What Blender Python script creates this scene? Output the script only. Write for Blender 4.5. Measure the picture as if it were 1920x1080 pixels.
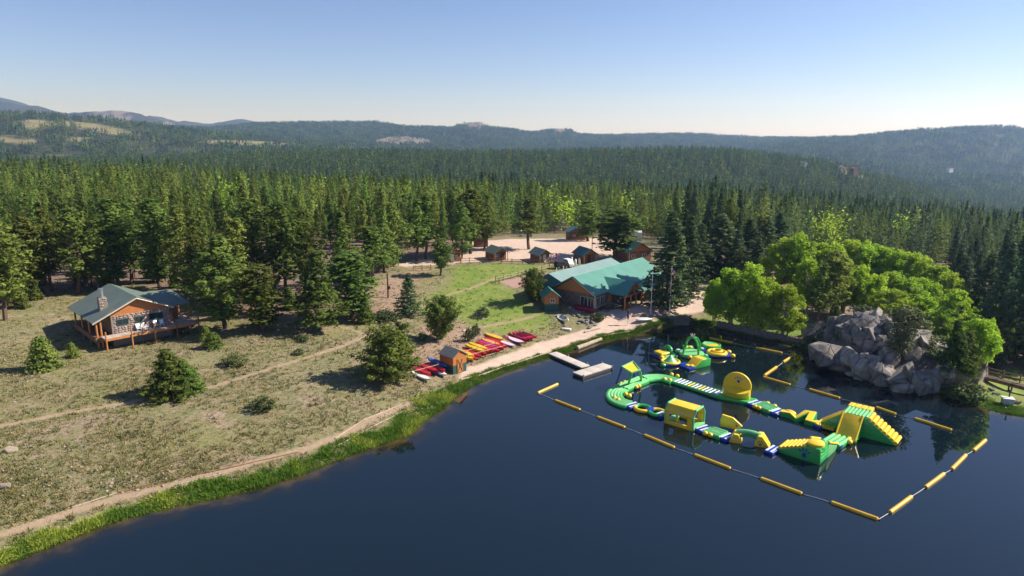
import bpy, bmesh, math, random
import numpy as np
from mathutils import Vector, Matrix

for o in list(bpy.data.objects): bpy.data.objects.remove(o)
scene = bpy.context.scene
COL = scene.collection
R = math.radians

# ------------------------------------------------------------------ camera, sky, sun, exposure
CAM_H, PITCH, FOC = 32.0, R(12.8), 1280.0
cam_d = bpy.data.cameras.new('camera'); cam = bpy.data.objects.new('camera', cam_d); COL.objects.link(cam)
cam.location = (0, 0, CAM_H); cam.rotation_euler = (R(90) - PITCH, 0, 0)
cam_d.sensor_width = 36; cam_d.lens = 36 * FOC / 1920; cam_d.clip_end = 60000; cam_d.clip_start = 0.5
scene.camera = cam

SUN_EL, SUN_AZ = R(38), R(80)            # azimuth measured from +Y towards +X
world = bpy.data.worlds.new('World'); scene.world = world; world.use_nodes = True
wn = world.node_tree; wn.nodes.clear()
sky = wn.nodes.new('ShaderNodeTexSky'); sky.sky_type = 'NISHITA'; sky.sun_disc = False
sky.sun_elevation = SUN_EL; sky.sun_rotation = SUN_AZ; sky.altitude = 1800
sky.air_density = 1.0; sky.dust_density = 0.45; sky.ozone_density = 3.5
bg = wn.nodes.new('ShaderNodeBackground'); bg.inputs[1].default_value = 0.075
wo = wn.nodes.new('ShaderNodeOutputWorld')
tint = wn.nodes.new('ShaderNodeMix'); tint.data_type = 'RGBA'; tint.blend_type = 'MULTIPLY'; tint.inputs[0].default_value = 1.0; tint.inputs[7].default_value = (1.04, 0.95, 1.06, 1)
wn.links.new(sky.outputs[0], tint.inputs[6]); wn.links.new(tint.outputs[2], bg.inputs[0]); wn.links.new(bg.outputs[0], wo.inputs[0])

sun_d = bpy.data.lights.new('sun', 'SUN'); sun_d.energy = 5.0; sun_d.angle = R(0.55); sun_d.color = (1.0, 0.93, 0.82)
sun = bpy.data.objects.new('sun', sun_d); COL.objects.link(sun)
SV = Vector((math.sin(SUN_AZ) * math.cos(SUN_EL), math.cos(SUN_AZ) * math.cos(SUN_EL), math.sin(SUN_EL)))
sun.rotation_euler = SV.to_track_quat('Z', 'Y').to_euler()

vs = scene.view_settings
vs.view_transform = 'Standard'; vs.look = 'None'; vs.exposure = 0.80; vs.gamma = 1.0; vs.use_curve_mapping = False
cy = scene.cycles
cy.max_bounces = 6; cy.diffuse_bounces = 2; cy.glossy_bounces = 3; cy.transmission_bounces = 4
cy.transparent_max_bounces = 8; cy.volume_bounces = 0; cy.use_denoising = True
cy.caustics_reflective = False; cy.caustics_refractive = False

# ------------------------------------------------------------------ pixel <-> world
SP, CP = math.sin(PITCH), math.cos(PITCH)
def P(px, py, z=0.0):
    xc = (px - 960) / FOC; v = (540 - py) / FOC
    d = (xc, CP + v * SP, -SP + v * CP); t = (z - CAM_H) / d[2]
    return Vector((d[0] * t, d[1] * t, z))
def proj(x, y, z):
    dz = z - CAM_H; dep = y * CP - dz * SP; up = y * SP + dz * CP
    return 960 + FOC * x / dep, 540 - FOC * up / dep

# ------------------------------------------------------------------ noise (value fbm, vectorised)
def vnoise(x, y, seed=0):
    xi = np.floor(x).astype(np.int64); yi = np.floor(y).astype(np.int64)
    fx = x - xi; fy = y - yi; fx = fx * fx * (3 - 2 * fx); fy = fy * fy * (3 - 2 * fy)
    def h(a, b):
        n = (a * 374761393 + b * 668265263 + seed * 974711) & 0x7fffffff
        n = ((n ^ (n >> 13)) * 1274126177) & 0x7fffffff
        n = n ^ (n >> 16)
        return (n & 0xffff) / 65535.0
    return (h(xi, yi) * (1 - fx) + h(xi + 1, yi) * fx) * (1 - fy) + (h(xi, yi + 1) * (1 - fx) + h(xi + 1, yi + 1) * fx) * fy
def fbm(x, y, oct=4, seed=0):
    s = 0; a = 0.5; f = 1.0
    for i in range(oct):
        s = s + a * (vnoise(x * f + 17.3 * i, y * f - 9.1 * i, seed + i) - 0.5); a *= 0.5; f *= 2.03
    return s * 2

# ------------------------------------------------------------------ shoreline and height of the ground
SHORE_L = [(-150, 1120), (0, 1058), (67, 1029), (125, 1006), (200, 977), (300, 951), (400, 930), (500, 906), (560, 886), (610, 868), (660, 848),
           (700, 834), (760, 814), (785, 790), (808, 775), (835, 754), (852, 740), (880, 722), (940, 698), (1000, 678), (1030, 668), (1060, 659),
           (1100, 645), (1150, 634), (1200, 624), (1230, 619), (1270, 608), (1310, 607), (1340, 613), (1400, 626), (1460, 638), (1520, 655),
           (1540, 683), (1600, 704), (1660, 724), (1720, 738), (1770, 737), (1800, 748), (1850, 765), (1900, 775), (1940, 780)]
shore = [P(a, b)[:2] for a, b in SHORE_L]
shore = np.array([(-160, -10), (-75, 25)] + [tuple(s) for s in shore] + [(100, 62), (150, 30), (150, -120), (-160, -120)], float)
def poly_dist(x, y, pts, closed=True):
    x = np.asarray(x, float); y = np.asarray(y, float)
    best = np.full(x.shape, 1e18); ins = np.zeros(x.shape, bool)
    n = len(pts)
    for i in range(n if closed else n - 1):
        ax, ay = pts[i]; bx, by = pts[(i + 1) % n]
        ex, ey = bx - ax, by - ay; L = ex * ex + ey * ey + 1e-12
        t = np.clip(((x - ax) * ex + (y - ay) * ey) / L, 0, 1)
        d = (x - ax - t * ex) ** 2 + (y - ay - t * ey) ** 2
        best = np.minimum(best, d)
        c = ((ay > y) != (by > y)) & (x < (bx - ax) * (y - ay) / (by - ay + 1e-18) + ax)
        ins ^= c
    return np.sqrt(best), ins
def sd_shore(x, y):
    d, i = poly_dist(x, y, shore); return np.where(i, -d, d)
def sstep(a, b, x):
    t = np.clip((x - a) / (b - a), 0, 1); return t * t * (3 - 2 * t)

def rowz(Y, row): return CAM_H + Y * np.tan(np.arctan((540 - row) / FOC) - PITCH)
def D(d): k = sorted(d); return np.array(k, float), np.array([d[i] for i in k], float)
LAY = [  # (Y, 'z' heights | 'r' tree-top rows, table by picture column of that direction, tree height)
    (175, 'z', {-600: 5.4, 0: 5.3, 600: 4.4, 900: 3.6, 1150: 3.0, 1350: 1.5, 1500: -0.5, 1700: -6, 1920: -9, 2500: -10}, 0),
    (260, 'z', {-600: 6, 0: 5.0, 300: 4.0, 600: 0.8, 900: -1.5, 1200: -3.5, 1450: -7, 1700: -11, 1920: -14, 2500: -15}, 0),
    (364, 'z', {-600: 5, 0: 2.5, 300: 0.5, 600: -6, 900: -9, 1200: -11, 1450: -15, 1700: -22, 1920: -28, 2500: -30}, 0),
    (610, 'z', {-600: -10, 0: -12, 300: -14, 600: -19, 900: -21, 1200: -23, 1450: -28, 1700: -38, 1920: -54, 2500: -60}, 0),
    (945, 'r', {-600: 300, 0: 300, 300: 292, 420: 284, 600: 280, 900: 278, 1100: 276, 1300: 272, 1400: 278, 1500: 290, 1600: 308, 1700: 335, 1800: 365, 1920: 392, 2500: 400}, 14),
    (1310, 'r', {-600: 290, 0: 292, 300: 290, 600: 288, 900: 297, 1400: 302, 1600: 330, 1700: 345, 1920: 362, 2500: 370}, 12),
    (1900, 'r', {-600: 195, 0: 209, 60: 208, 100: 212, 200: 222, 300: 236, 400: 250, 500: 262, 600: 272, 760: 285, 1000: 290, 1300: 295, 1500: 290, 1600: 292, 1700: 308, 1800: 318, 1920: 322, 2500: 330}, 13),
    (2620, 'r', {-600: 225, 0: 236, 300: 246, 600: 262, 900: 275, 1300: 282, 1430: 275, 1500: 262, 1600: 255, 1700: 243, 1800: 237, 1860: 235, 1920: 241, 2100: 250, 2500: 262}, 13),
    (3780, 'r', {-600: 225, 0: 229, 300: 236, 400: 238, 480: 230, 600: 229, 700: 228, 760: 235, 845: 238, 872: 230, 900: 229, 918: 239, 1000: 249, 1036: 243, 1060: 243, 1085: 251, 1100: 251, 1300: 251, 1480: 258, 1600: 263, 2500: 266}, 12),
    (4600, 'r', {-600: 232, 0: 238, 300: 246, 480: 250, 900: 262, 2500: 275}, 0),
    (5300, 'r', {-600: 172, -100: 184, 0: 191, 60: 196, 130: 203, 200: 207, 270: 213, 300: 226, 330: 238, 420: 255, 600: 266, 2500: 270}, 0),
    (6100, 'r', {-600: 215, 0: 225, 300: 240, 600: 268, 2500: 272}, 0),
    (7200, 'r', {-600: 178, 0: 184, 30: 190, 120: 215, 240: 225, 285: 215, 320: 222, 350: 221, 400: 229, 430: 223, 455: 221, 490: 227, 540: 240, 620: 262, 2500: 270}, 0),
    (8000, 'r', {-600: 262, 2500: 262}, 0)]
LY = np.array([l[0] for l in LAY], float)
def far_h(x, y):
    y = np.maximum(y, 30.0)
    col = 960 + FOC * (x / y) / CP
    tab = []
    for Y, m, d, th in LAY:
        k, v = D(d); t = np.interp(col, k, v)
        tab.append(t if m == 'z' else rowz(Y, t) - th)
    z = tab[0].copy()
    for i in range(len(LAY) - 1):
        s = (y - LY[i]) / (LY[i + 1] - LY[i]); inside = (s > 0) & (s <= 1)
        s = np.clip(s, 0, 1); s2 = 0.5 * s + 0.5 * s * s * (3 - 2 * s)
        z = np.where(inside, tab[i] + (tab[i + 1] - tab[i]) * s2, z)
    z = np.where(y > LY[-1], tab[-1], z)
    amp = np.clip((y - 500) / 900, 0, 1) * np.clip(y * 0.006, 0, 55)
    z = z + amp * fbm(x / 260.0, y / 260.0, 5, 3) * 0.55 + np.clip((y - 4400) / 900, 0, 1) * 70 * (fbm(x / 420.0, y / 420.0, 5, 9)) * sstep(620, 330, col)
    return z
PADS = []        # (x, y, target z, radius)
MOUND = [(50.2, 96.0, 5.4, 6.4, 6.2, -0.5), (56.0, 89.5, 3.2, 6.2, 4.6, -0.3)]
def near_h(x, y):
    d = sd_shore(x, y)
    land = 0.12 + 5.3 * (1 - np.exp(-np.maximum(d, 0) / 42.0)) + 0.22 * sstep(0, 1.6, d)
    col = 960 + FOC * (x / np.maximum(y, 20)) / CP
    right = sstep(1330, 1700, col)
    land = land * (1 - 0.72 * right)
    drop = sstep(58, 78, x) * sstep(3, 16, d) * 7.0
    land = land - drop
    land = land + 0.16 * fbm(x / 7.0, y / 7.0, 4, 5) * sstep(0.5, 6, d)
    for mx, my, mh, ra, rb, an in MOUND:
        ca, sa = math.cos(an), math.sin(an)
        p = ((x - mx) * ca + (y - my) * sa) / ra; q = (-(x - mx) * sa + (y - my) * ca) / rb
        land = land + mh * np.exp(-(p * p + q * q) ** 1.4) * sstep(0.2, 4.0, d)
    bed = -0.25 + 0.16 * d
    return np.where(d > 0, land, np.maximum(bed, -2.5))
def H0(x, y):
    x = np.asarray(x, float); y = np.asarray(y, float)
    w = sstep(135, 210, y)
    w = np.maximum(w, sstep(120, 170, np.abs(x)) * sstep(90, 130, y))
    return near_h(x, y) * (1 - w) + far_h(x, y) * w
def Hgt(x, y):
    x = np.asarray(x, float); y = np.asarray(y, float)
    z = H0(x, y)
    for (px_, py_, dz, r) in PADS:
        g = np.exp(-(((x - px_) ** 2 + (y - py_) ** 2) / (r * r)) ** 2)
        z = z + dz * g * np.where(z > 0, 1, 0)
    return z
HGRID = []
def hz(x, y):
    if HGRID and -170 < x < 170 and 15 < y < 255:
        g = HGRID[0]; a = (x + 172) * 2; b = (y - 14) * 2; i = int(a); j = int(b); a -= i; b -= j
        return float((g[j, i] * (1 - a) + g[j, i + 1] * a) * (1 - b) + (g[j + 1, i] * (1 - a) + g[j + 1, i + 1] * a) * b)
    return float(Hgt(np.array([x]), np.array([y]))[0])
def G(px, py, dz=0.0):
    z = 2.0
    for _ in range(40):
        p = P(px, py, z); z = 0.55 * z + 0.45 * hz(p.x, p.y)
    p = P(px, py, z); return Vector((p.x, p.y, z + dz))
def pad(px, py, zt, r):
    p = P(px, py, zt); cur = hz(p.x, p.y); PADS.append((p.x, p.y, zt - cur, r))
pad(250, 625, 2.95, 13)       # cabin
pad(1085, 572, 2.2, 12)      # lodge front
pad(1170, 545, 2.5, 15)      # lodge back
pad(1230, 588, 1.7, 6)       # flag terrace
pad(1010, 470, 4.2, 22)      # gravel lot
_gx, _gy = np.meshgrid(np.arange(-172, 173, 0.5), np.arange(14, 258, 0.5)); HGRID.append(Hgt(_gx.ravel(), _gy.ravel()).reshape(_gx.shape))

# ------------------------------------------------------------------ materials
MATS = {}
def nd(nt, t, **kw):
    n = nt.nodes.new(t)
    for k, v in kw.items(): setattr(n, k, v)
    return n
def mat(name, c1, c2=None, rough=0.7, scale=3.0, bump=0.0, bscale=None, spec=0.5, metal=0.0, objvar=0.0, trans=0.0, detail=5.0, stretch=None, coat=0.0):
    if name in MATS: return MATS[name]
    m = bpy.data.materials.new(name); m.use_nodes = True; nt = m.node_tree; nt.nodes.clear()
    out = nd(nt, 'ShaderNodeOutputMaterial'); b = nd(nt, 'ShaderNodeBsdfPrincipled')
    b.inputs['Roughness'].default_value = rough; b.inputs['Metallic'].default_value = metal
    b.inputs['Specular IOR Level'].default_value = spec; b.inputs['Coat Weight'].default_value = coat
    c2 = c2 or tuple(x * 0.72 for x in c1)
    tc = nd(nt, 'ShaderNodeTexCoord'); vec = tc.outputs['Object']
    if stretch:
        mp = nd(nt, 'ShaderNodeMapping'); mp.inputs['Scale'].default_value = stretch
        nt.links.new(vec, mp.inputs[0]); vec = mp.outputs[0]
    nz = nd(nt, 'ShaderNodeTexNoise'); nz.inputs['Scale'].default_value = scale; nz.inputs['Detail'].default_value = detail
    nt.links.new(vec, nz.inputs['Vector'])
    rp = nd(nt, 'ShaderNodeValToRGB'); rp.color_ramp.elements[0].position = 0.33; rp.color_ramp.elements[1].position = 0.67
    rp.color_ramp.elements[0].color = (*c2, 1); rp.color_ramp.elements[1].color = (*c1, 1)
    nt.links.new(nz.outputs[0], rp.inputs[0]); colr = rp.outputs[0]
    if objvar:
        oi = nd(nt, 'ShaderNodeObjectInfo'); hs = nd(nt, 'ShaderNodeHueSaturation')
        m1 = nd(nt, 'ShaderNodeMapRange'); m1.inputs[3].default_value = 1 - objvar; m1.inputs[4].default_value = 1 + objvar
        m2 = nd(nt, 'ShaderNodeMapRange'); m2.inputs[3].default_value = 0.5 - 0.09 * objvar; m2.inputs[4].default_value = 0.5 + 0.06 * objvar
        ml = nd(nt, 'ShaderNodeMath', operation='MULTIPLY'); ml.inputs[1].default_value = 7.31
        fr = nd(nt, 'ShaderNodeMath', operation='FRACT')
        nt.links.new(oi.outputs['Random'], m1.inputs[0]); nt.links.new(oi.outputs['Random'], ml.inputs[0])
        nt.links.new(ml.outputs[0], fr.inputs[0]); nt.links.new(fr.outputs[0], m2.inputs[0])
        nt.links.new(m1.outputs[0], hs.inputs['Value']); nt.links.new(m2.outputs[0], hs.inputs['Hue'])
        nt.links.new(colr, hs.inputs['Color']); colr = hs.outputs[0]
    nt.links.new(colr, b.inputs['Base Color'])
    if bump:
        n2 = nd(nt, 'ShaderNodeTexNoise'); n2.inputs['Scale'].default_value = bscale or scale * 4; n2.inputs['Detail'].default_value = 4
        nt.links.new(vec, n2.inputs['Vector'])
        bp = nd(nt, 'ShaderNodeBump'); bp.inputs['Strength'].default_value = bump; bp.inputs['Distance'].default_value = 0.05 if name != 'granite' else 0.18
        nt.links.new(n2.outputs[0], bp.inputs['Height']); nt.links.new(bp.outputs[0], b.inputs['Normal'])
    sh = b.outputs[0]
    if trans:
        tr = nd(nt, 'ShaderNodeBsdfTranslucent'); nt.links.new(colr, tr.inputs[0])
        mx = nd(nt, 'ShaderNodeMixShader'); mx.inputs[0].default_value = trans
        nt.links.new(sh, mx.inputs[1]); nt.links.new(tr.outputs[0], mx.inputs[2]); sh = mx.outputs[0]
    nt.links.new(sh, out.inputs[0]); MATS[name] = m; return m

M = dict(
    pine=mat('pine_needles', (0.190, 0.250, 0.050), (0.105, 0.160, 0.034), 0.6, 0.5, objvar=0.34, trans=0.40, spec=0.06),
    spruce=mat('spruce_needles', (0.105, 0.160, 0.060), (0.058, 0.100, 0.042), 0.6, 0.9, objvar=0.3, trans=0.3, spec=0.06),
    cotton=mat('cottonwood_leaves', (0.42, 0.56, 0.055), (0.27, 0.43, 0.040), 0.7, 0.8, objvar=0.18, trans=0.58, spec=0.08),
    shrub=mat('shrub_leaves', (0.12, 0.16, 0.045), (0.06, 0.09, 0.03), 0.6, 2.0, objvar=0.3, trans=0.25, spec=0.25),
    sparse=mat('pale_needles', (0.15, 0.165, 0.06), (0.085, 0.10, 0.045), 0.7, 1.5, trans=0.2, spec=0.2),
    dead=mat('dead_twigs', (0.24, 0.21, 0.19), (0.14, 0.12, 0.11), 0.9, 3.0),
    bark=mat('bark', (0.16, 0.095, 0.06), (0.07, 0.045, 0.035), 0.9, 4.0, 0.5),
    barkpale=mat('pale_bark', (0.42, 0.38, 0.31), (0.22, 0.19, 0.15), 0.85, 4.0, 0.4),
    rock=None,
    stone=mat('field_stone', (0.46, 0.34, 0.27), (0.26, 0.19, 0.17), 0.85, 3.0, 0.4, objvar=0.35),
    wallstone=mat('wall_stone', (0.25, 0.18, 0.16), (0.14, 0.11, 0.11), 0.9, 2.5, 0.5, objvar=0.25),
    mortar=mat('mortar', (0.26, 0.22, 0.19), None, 0.95, 5.0),
    orange=mat('stained_siding', (0.50, 0.185, 0.045), (0.40, 0.135, 0.035), 0.55, 2.0, 0.25, 8.0, stretch=(1, 1, 6)),
    wood=mat('orange_timber', (0.52, 0.22, 0.065), (0.36, 0.14, 0.045), 0.6, 2.5, 0.2, stretch=(3, 3, 1)),
    brown=mat('brown_logs', (0.26, 0.125, 0.06), (0.15, 0.075, 0.04), 0.7, 2.0, 0.4),
    greywood=mat('weathered_wood', (0.36, 0.31, 0.27), (0.22, 0.19, 0.165), 0.85, 3.0, 0.3, stretch=(6, 1, 1)),
    deck=mat('deck_boards', (0.52, 0.43, 0.38), (0.38, 0.31, 0.28), 0.75, 2.0, 0.2, objvar=0.12),
    log=mat('bleached_log', (0.48, 0.38, 0.29), (0.30, 0.23, 0.17), 0.85, 2.5, 0.4),
    teal=mat('teal_metal_roof', (0.075, 0.25, 0.195), (0.062, 0.21, 0.165), 0.5, 0.5, spec=0.5, stretch=(1, 1, 1)),
    tealgrey=mat('faded_metal_roof', (0.25, 0.36, 0.34), (0.21, 0.32, 0.30), 0.45, 0.4, spec=0.5),
    dgreen=mat('grey_green_metal_roof', (0.150, 0.188, 0.160), (0.125, 0.16, 0.138), 0.45, 0.6, spec=0.5),
    bluegreen=mat('dark_green_roof', (0.045, 0.135, 0.125), (0.035, 0.10, 0.10), 0.5, 0.8),
    shingle=mat('grey_shingle', (0.15, 0.16, 0.165), (0.10, 0.11, 0.115), 0.85, 3.0, 0.4),
    gpaint=mat('green_paint', (0.022, 0.085, 0.07), (0.016, 0.065, 0.055), 0.6, 2.0),
    white=mat('white_paint', (0.78, 0.77, 0.74), (0.66, 0.65, 0.63), 0.5, 2.0),
    trim=mat('pale_trim', (0.62, 0.52, 0.42), (0.5, 0.42, 0.34), 0.6, 2.0),
    darkmetal=mat('dark_metal', (0.05, 0.05, 0.055), None, 0.45, 3.0, metal=0.3),
    steel=mat('brushed_steel', (0.55, 0.56, 0.57), (0.42, 0.43, 0.44), 0.35, 3.0, metal=0.8),
    glass=mat('window_glass', (0.02, 0.035, 0.045), (0.015, 0.025, 0.035), 0.08, 1.0, spec=0.8),
    wgreen=mat('vinyl_green', (0.040, 0.40, 0.075), (0.034, 0.33, 0.065), 0.33, 0.7, 0.35, 2.2, coat=0.15),
    wlight=mat('vinyl_pale_green', (0.20, 0.58, 0.22), (0.17, 0.50, 0.20), 0.35, 0.7, 0.35, 2.2),
    wyellow=mat('vinyl_yellow', (0.86, 0.60, 0.028), (0.76, 0.50, 0.025), 0.35, 0.7, 0.35, 2.2, coat=0.15),
    wblue=mat('vinyl_blue', (0.012, 0.045, 0.34), (0.01, 0.035, 0.26), 0.35, 0.7, 0.3, 2.2),
    wwhite=mat('vinyl_white', (0.68, 0.72, 0.80), (0.58, 0.62, 0.72), 0.35, 0.7, 0.3, 2.2),
    buoy=mat('buoy_yellow', (0.72, 0.42, 0.03), (0.60, 0.33, 0.02), 0.4, 1.5, 0.1),
    rope=mat('white_rope', (0.62, 0.62, 0.60), None, 0.8, 9.0),
    dock=mat('dock_plastic', (0.56, 0.50, 0.44), (0.46, 0.41, 0.36), 0.7, 2.5, 0.2),
    dockside=mat('dock_float', (0.06, 0.06, 0.065), None, 0.6, 3.0),
    kred=mat('kayak_red', (0.56, 0.012, 0.025), (0.46, 0.01, 0.02), 0.32, 1.0, coat=0.2),
    kpink=mat('kayak_crimson', (0.60, 0.03, 0.09), (0.52, 0.02, 0.07), 0.35, 1.0, coat=0.2),
    kyel=mat('kayak_yellow', (0.82, 0.53, 0.01), (0.72, 0.44, 0.01), 0.33, 1.0, coat=0.2),
    kmag=mat('kayak_magenta', (0.46, 0.03, 0.22), (0.38, 0.02, 0.18), 0.35, 1.0, coat=0.2),
    kora=mat('kayak_orange', (0.78, 0.28, 0.03), (0.8, 0.42, 0.03), 0.35, 1.5, coat=0.2),
    kblue=mat('kayak_blue', (0.015, 0.14, 0.50), (0.012, 0.11, 0.42), 0.33, 1.0, coat=0.2),
    kwhite=mat('board_lavender', (0.66, 0.56, 0.66), (0.56, 0.46, 0.58), 0.5, 1.0),
    knavy=mat('canoe_navy', (0.03, 0.035, 0.11), None, 0.4, 1.0),
    seat=mat('black_plastic', (0.025, 0.025, 0.028), None, 0.6, 3.0),
    tarp=mat('crimson_tarp', (0.30, 0.008, 0.035), (0.22, 0.005, 0.025), 0.6, 2.0, 0.4),
    concrete=mat('concrete', (0.50, 0.48, 0.45), (0.40, 0.385, 0.36), 0.85, 3.0, 0.2),
    reed=mat('shore_grass', (0.15, 0.24, 0.028), (0.085, 0.15, 0.02), 0.6, 0.35, trans=0.3, spec=0.25),
    reedy=mat('yellow_shore_grass', (0.27, 0.33, 0.05), (0.17, 0.24, 0.035), 0.6, 0.5, trans=0.3, spec=0.25),
    darkred=mat('red_brown_paint', (0.10, 0.022, 0.03), None, 0.6, 3.0),
    redroof=mat('red_roof', (0.30, 0.05, 0.06), None, 0.6, 1.0),
)
def rock_mat():
    m = bpy.data.materials.new('granite'); m.use_nodes = True; nt = m.node_tree; nt.nodes.clear(); L = nt.links.new
    out = nd(nt, 'ShaderNodeOutputMaterial'); b = nd(nt, 'ShaderNodeBsdfPrincipled'); b.inputs['Roughness'].default_value = 0.9; b.inputs['Specular IOR Level'].default_value = 0.25
    geo = nd(nt, 'ShaderNodeNewGeometry'); mp = nd(nt, 'ShaderNodeMapping'); mp.inputs['Scale'].default_value = (1, 1, 0.5); L(geo.outputs['Position'], mp.inputs[0])
    n1 = nd(nt, 'ShaderNodeTexNoise'); n1.inputs['Scale'].default_value = 0.9; n1.inputs['Detail'].default_value = 10; n1.inputs['Roughness'].default_value = 0.7; L(geo.outputs['Position'], n1.inputs['Vector'])
    wv = nd(nt, 'ShaderNodeMix', data_type='RGBA'); wv.inputs[0].default_value = 0.35; L(mp.outputs[0], wv.inputs[6]); L(n1.outputs['Color'], wv.inputs[7])
    e = nd(nt, 'ShaderNodeTexVoronoi', feature='DISTANCE_TO_EDGE'); e.inputs['Scale'].default_value = 0.62; L(wv.outputs[2], e.inputs['Vector'])
    k = nd(nt, 'ShaderNodeMapRange'); k.inputs[1].default_value = 0.0; k.inputs[2].default_value = 0.05; L(e.outputs['Distance'], k.inputs[0])
    r = nd(nt, 'ShaderNodeValToRGB'); el = r.color_ramp.elements; el[0].position = 0.3; el[0].color = (0.12, 0.11, 0.105, 1); el[1].position = 0.72; el[1].color = (0.40, 0.34, 0.30, 1); q = el.new(0.5); q.color = (0.25, 0.225, 0.20, 1)
    L(n1.outputs[0], r.inputs[0])
    oi = nd(nt, 'ShaderNodeObjectInfo'); vr = nd(nt, 'ShaderNodeMapRange'); vr.inputs[3].default_value = 0.75; vr.inputs[4].default_value = 1.2; L(oi.outputs['Random'], vr.inputs[0])
    h = nd(nt, 'ShaderNodeHueSaturation'); L(r.outputs[0], h.inputs['Color']); L(vr.outputs[0], h.inputs['Value'])
    mx = nd(nt, 'ShaderNodeMix', data_type='RGBA'); mx.inputs[6].default_value = (0.07, 0.063, 0.058, 1); kk = nd(nt, 'ShaderNodeMapRange'); kk.inputs[3].default_value = 0.45; L(k.outputs[0], kk.inputs[0]); L(kk.outputs[0], mx.inputs[0]); L(h.outputs[0], mx.inputs[7]); L(mx.outputs[2], b.inputs['Base Color'])
    ad = nd(nt, 'ShaderNodeMath', operation='ADD'); L(k.outputs[0], ad.inputs[0]); L(n1.outputs[0], ad.inputs[1])
    bp = nd(nt, 'ShaderNodeBump'); bp.inputs['Strength'].default_value = 0.9; bp.inputs['Distance'].default_value = 0.14; L(ad.outputs[0], bp.inputs['Height']); L(bp.outputs[0], b.inputs['Normal']); L(b.outputs[0], out.inputs[0]); return m
M['rock'] = rock_mat()
def attr_mat(name, rough=0.8, trans=0.2, gain=1.0):
    m = bpy.data.materials.new(name); m.use_nodes = True; nt = m.node_tree; nt.nodes.clear()
    out = nd(nt, 'ShaderNodeOutputMaterial'); b = nd(nt, 'ShaderNodeBsdfPrincipled'); b.inputs['Roughness'].default_value = rough
    b.inputs['Specular IOR Level'].default_value = 0.2
    a = nd(nt, 'ShaderNodeAttribute', attribute_name='tint'); nt.links.new(a.outputs['Color'], b.inputs['Base Color'])
    tr = nd(nt, 'ShaderNodeBsdfTranslucent'); nt.links.new(a.outputs['Color'], tr.inputs[0])
    mx = nd(nt, 'ShaderNodeMixShader'); mx.inputs[0].default_value = trans
    nt.links.new(b.outputs[0], mx.inputs[1]); nt.links.new(tr.outputs[0], mx.inputs[2]); nt.links.new(mx.outputs[0], out.inputs[0])
    return m
M['tuft'] = attr_mat('tuft_tint'); M['flagcloth'] = attr_mat('flag_tint', 0.7, 0.3)

# ------------------------------------------------------------------ mesh and object helpers
def np_mesh(name, verts, faces, material=None, smooth=False, tint=None):
    verts = np.asarray(verts, np.float32).reshape(-1, 3); faces = np.asarray(faces, np.int32)
    k = faces.shape[1]; me = bpy.data.meshes.new(name)
    me.vertices.add(len(verts)); me.vertices.foreach_set('co', verts.ravel())
    me.loops.add(faces.size); me.loops.foreach_set('vertex_index', faces.ravel())
    me.polygons.add(len(faces)); me.polygons.foreach_set('loop_start', np.arange(0, faces.size, k, dtype=np.int32))
    me.polygons.foreach_set('loop_total', np.full(len(faces), k, np.int32))
    if smooth: me.polygons.foreach_set('use_smooth', np.ones(len(faces), bool))
    if tint is not None:
        a = me.color_attributes.new('tint', 'FLOAT_COLOR', 'POINT')
        t = np.concatenate([np.asarray(tint, np.float32), np.ones((len(verts), 1), np.float32)], 1); a.data.foreach_set('color', t.ravel())
    me.update(calc_edges=True)
    if material: me.materials.append(material)
    return me
def link(name, me, parent=None, loc=(0, 0, 0), rz=0.0, sc=None, rot=None):
    o = bpy.data.objects.new(name, me); COL.objects.link(o); o.location = loc
    o.rotation_euler = rot if rot is not None else (0, 0, rz)
    if sc is not None: o.scale = (sc, sc, sc) if isinstance(sc, (int, float)) else sc
    if parent: o.parent = parent
    return o
def tag(o, label, cat, group=None, kind=None):
    o['label'] = label; o['category'] = cat
    if group: o['group'] = group
    if kind: o['kind'] = kind
    return o
def thing(name, label, cat, loc=(0, 0, 0), rz=0.0, group=None):
    o = bpy.data.objects.new(name, None); COL.objects.link(o); o.location = loc; o.rotation_euler = (0, 0, rz)
    o.empty_display_size = 0.3
    return tag(o, label, cat, group, 'thing')
def copy_tree(o, parent=None, loc=None, rz=None):
    c = o.copy(); COL.objects.link(c)
    if parent: c.parent = parent
    if loc is not None: c.location = loc
    if rz is not None: c.rotation_euler[2] = rz
    for ch in list(o.children): copy_tree(ch, c)
    return c
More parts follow.
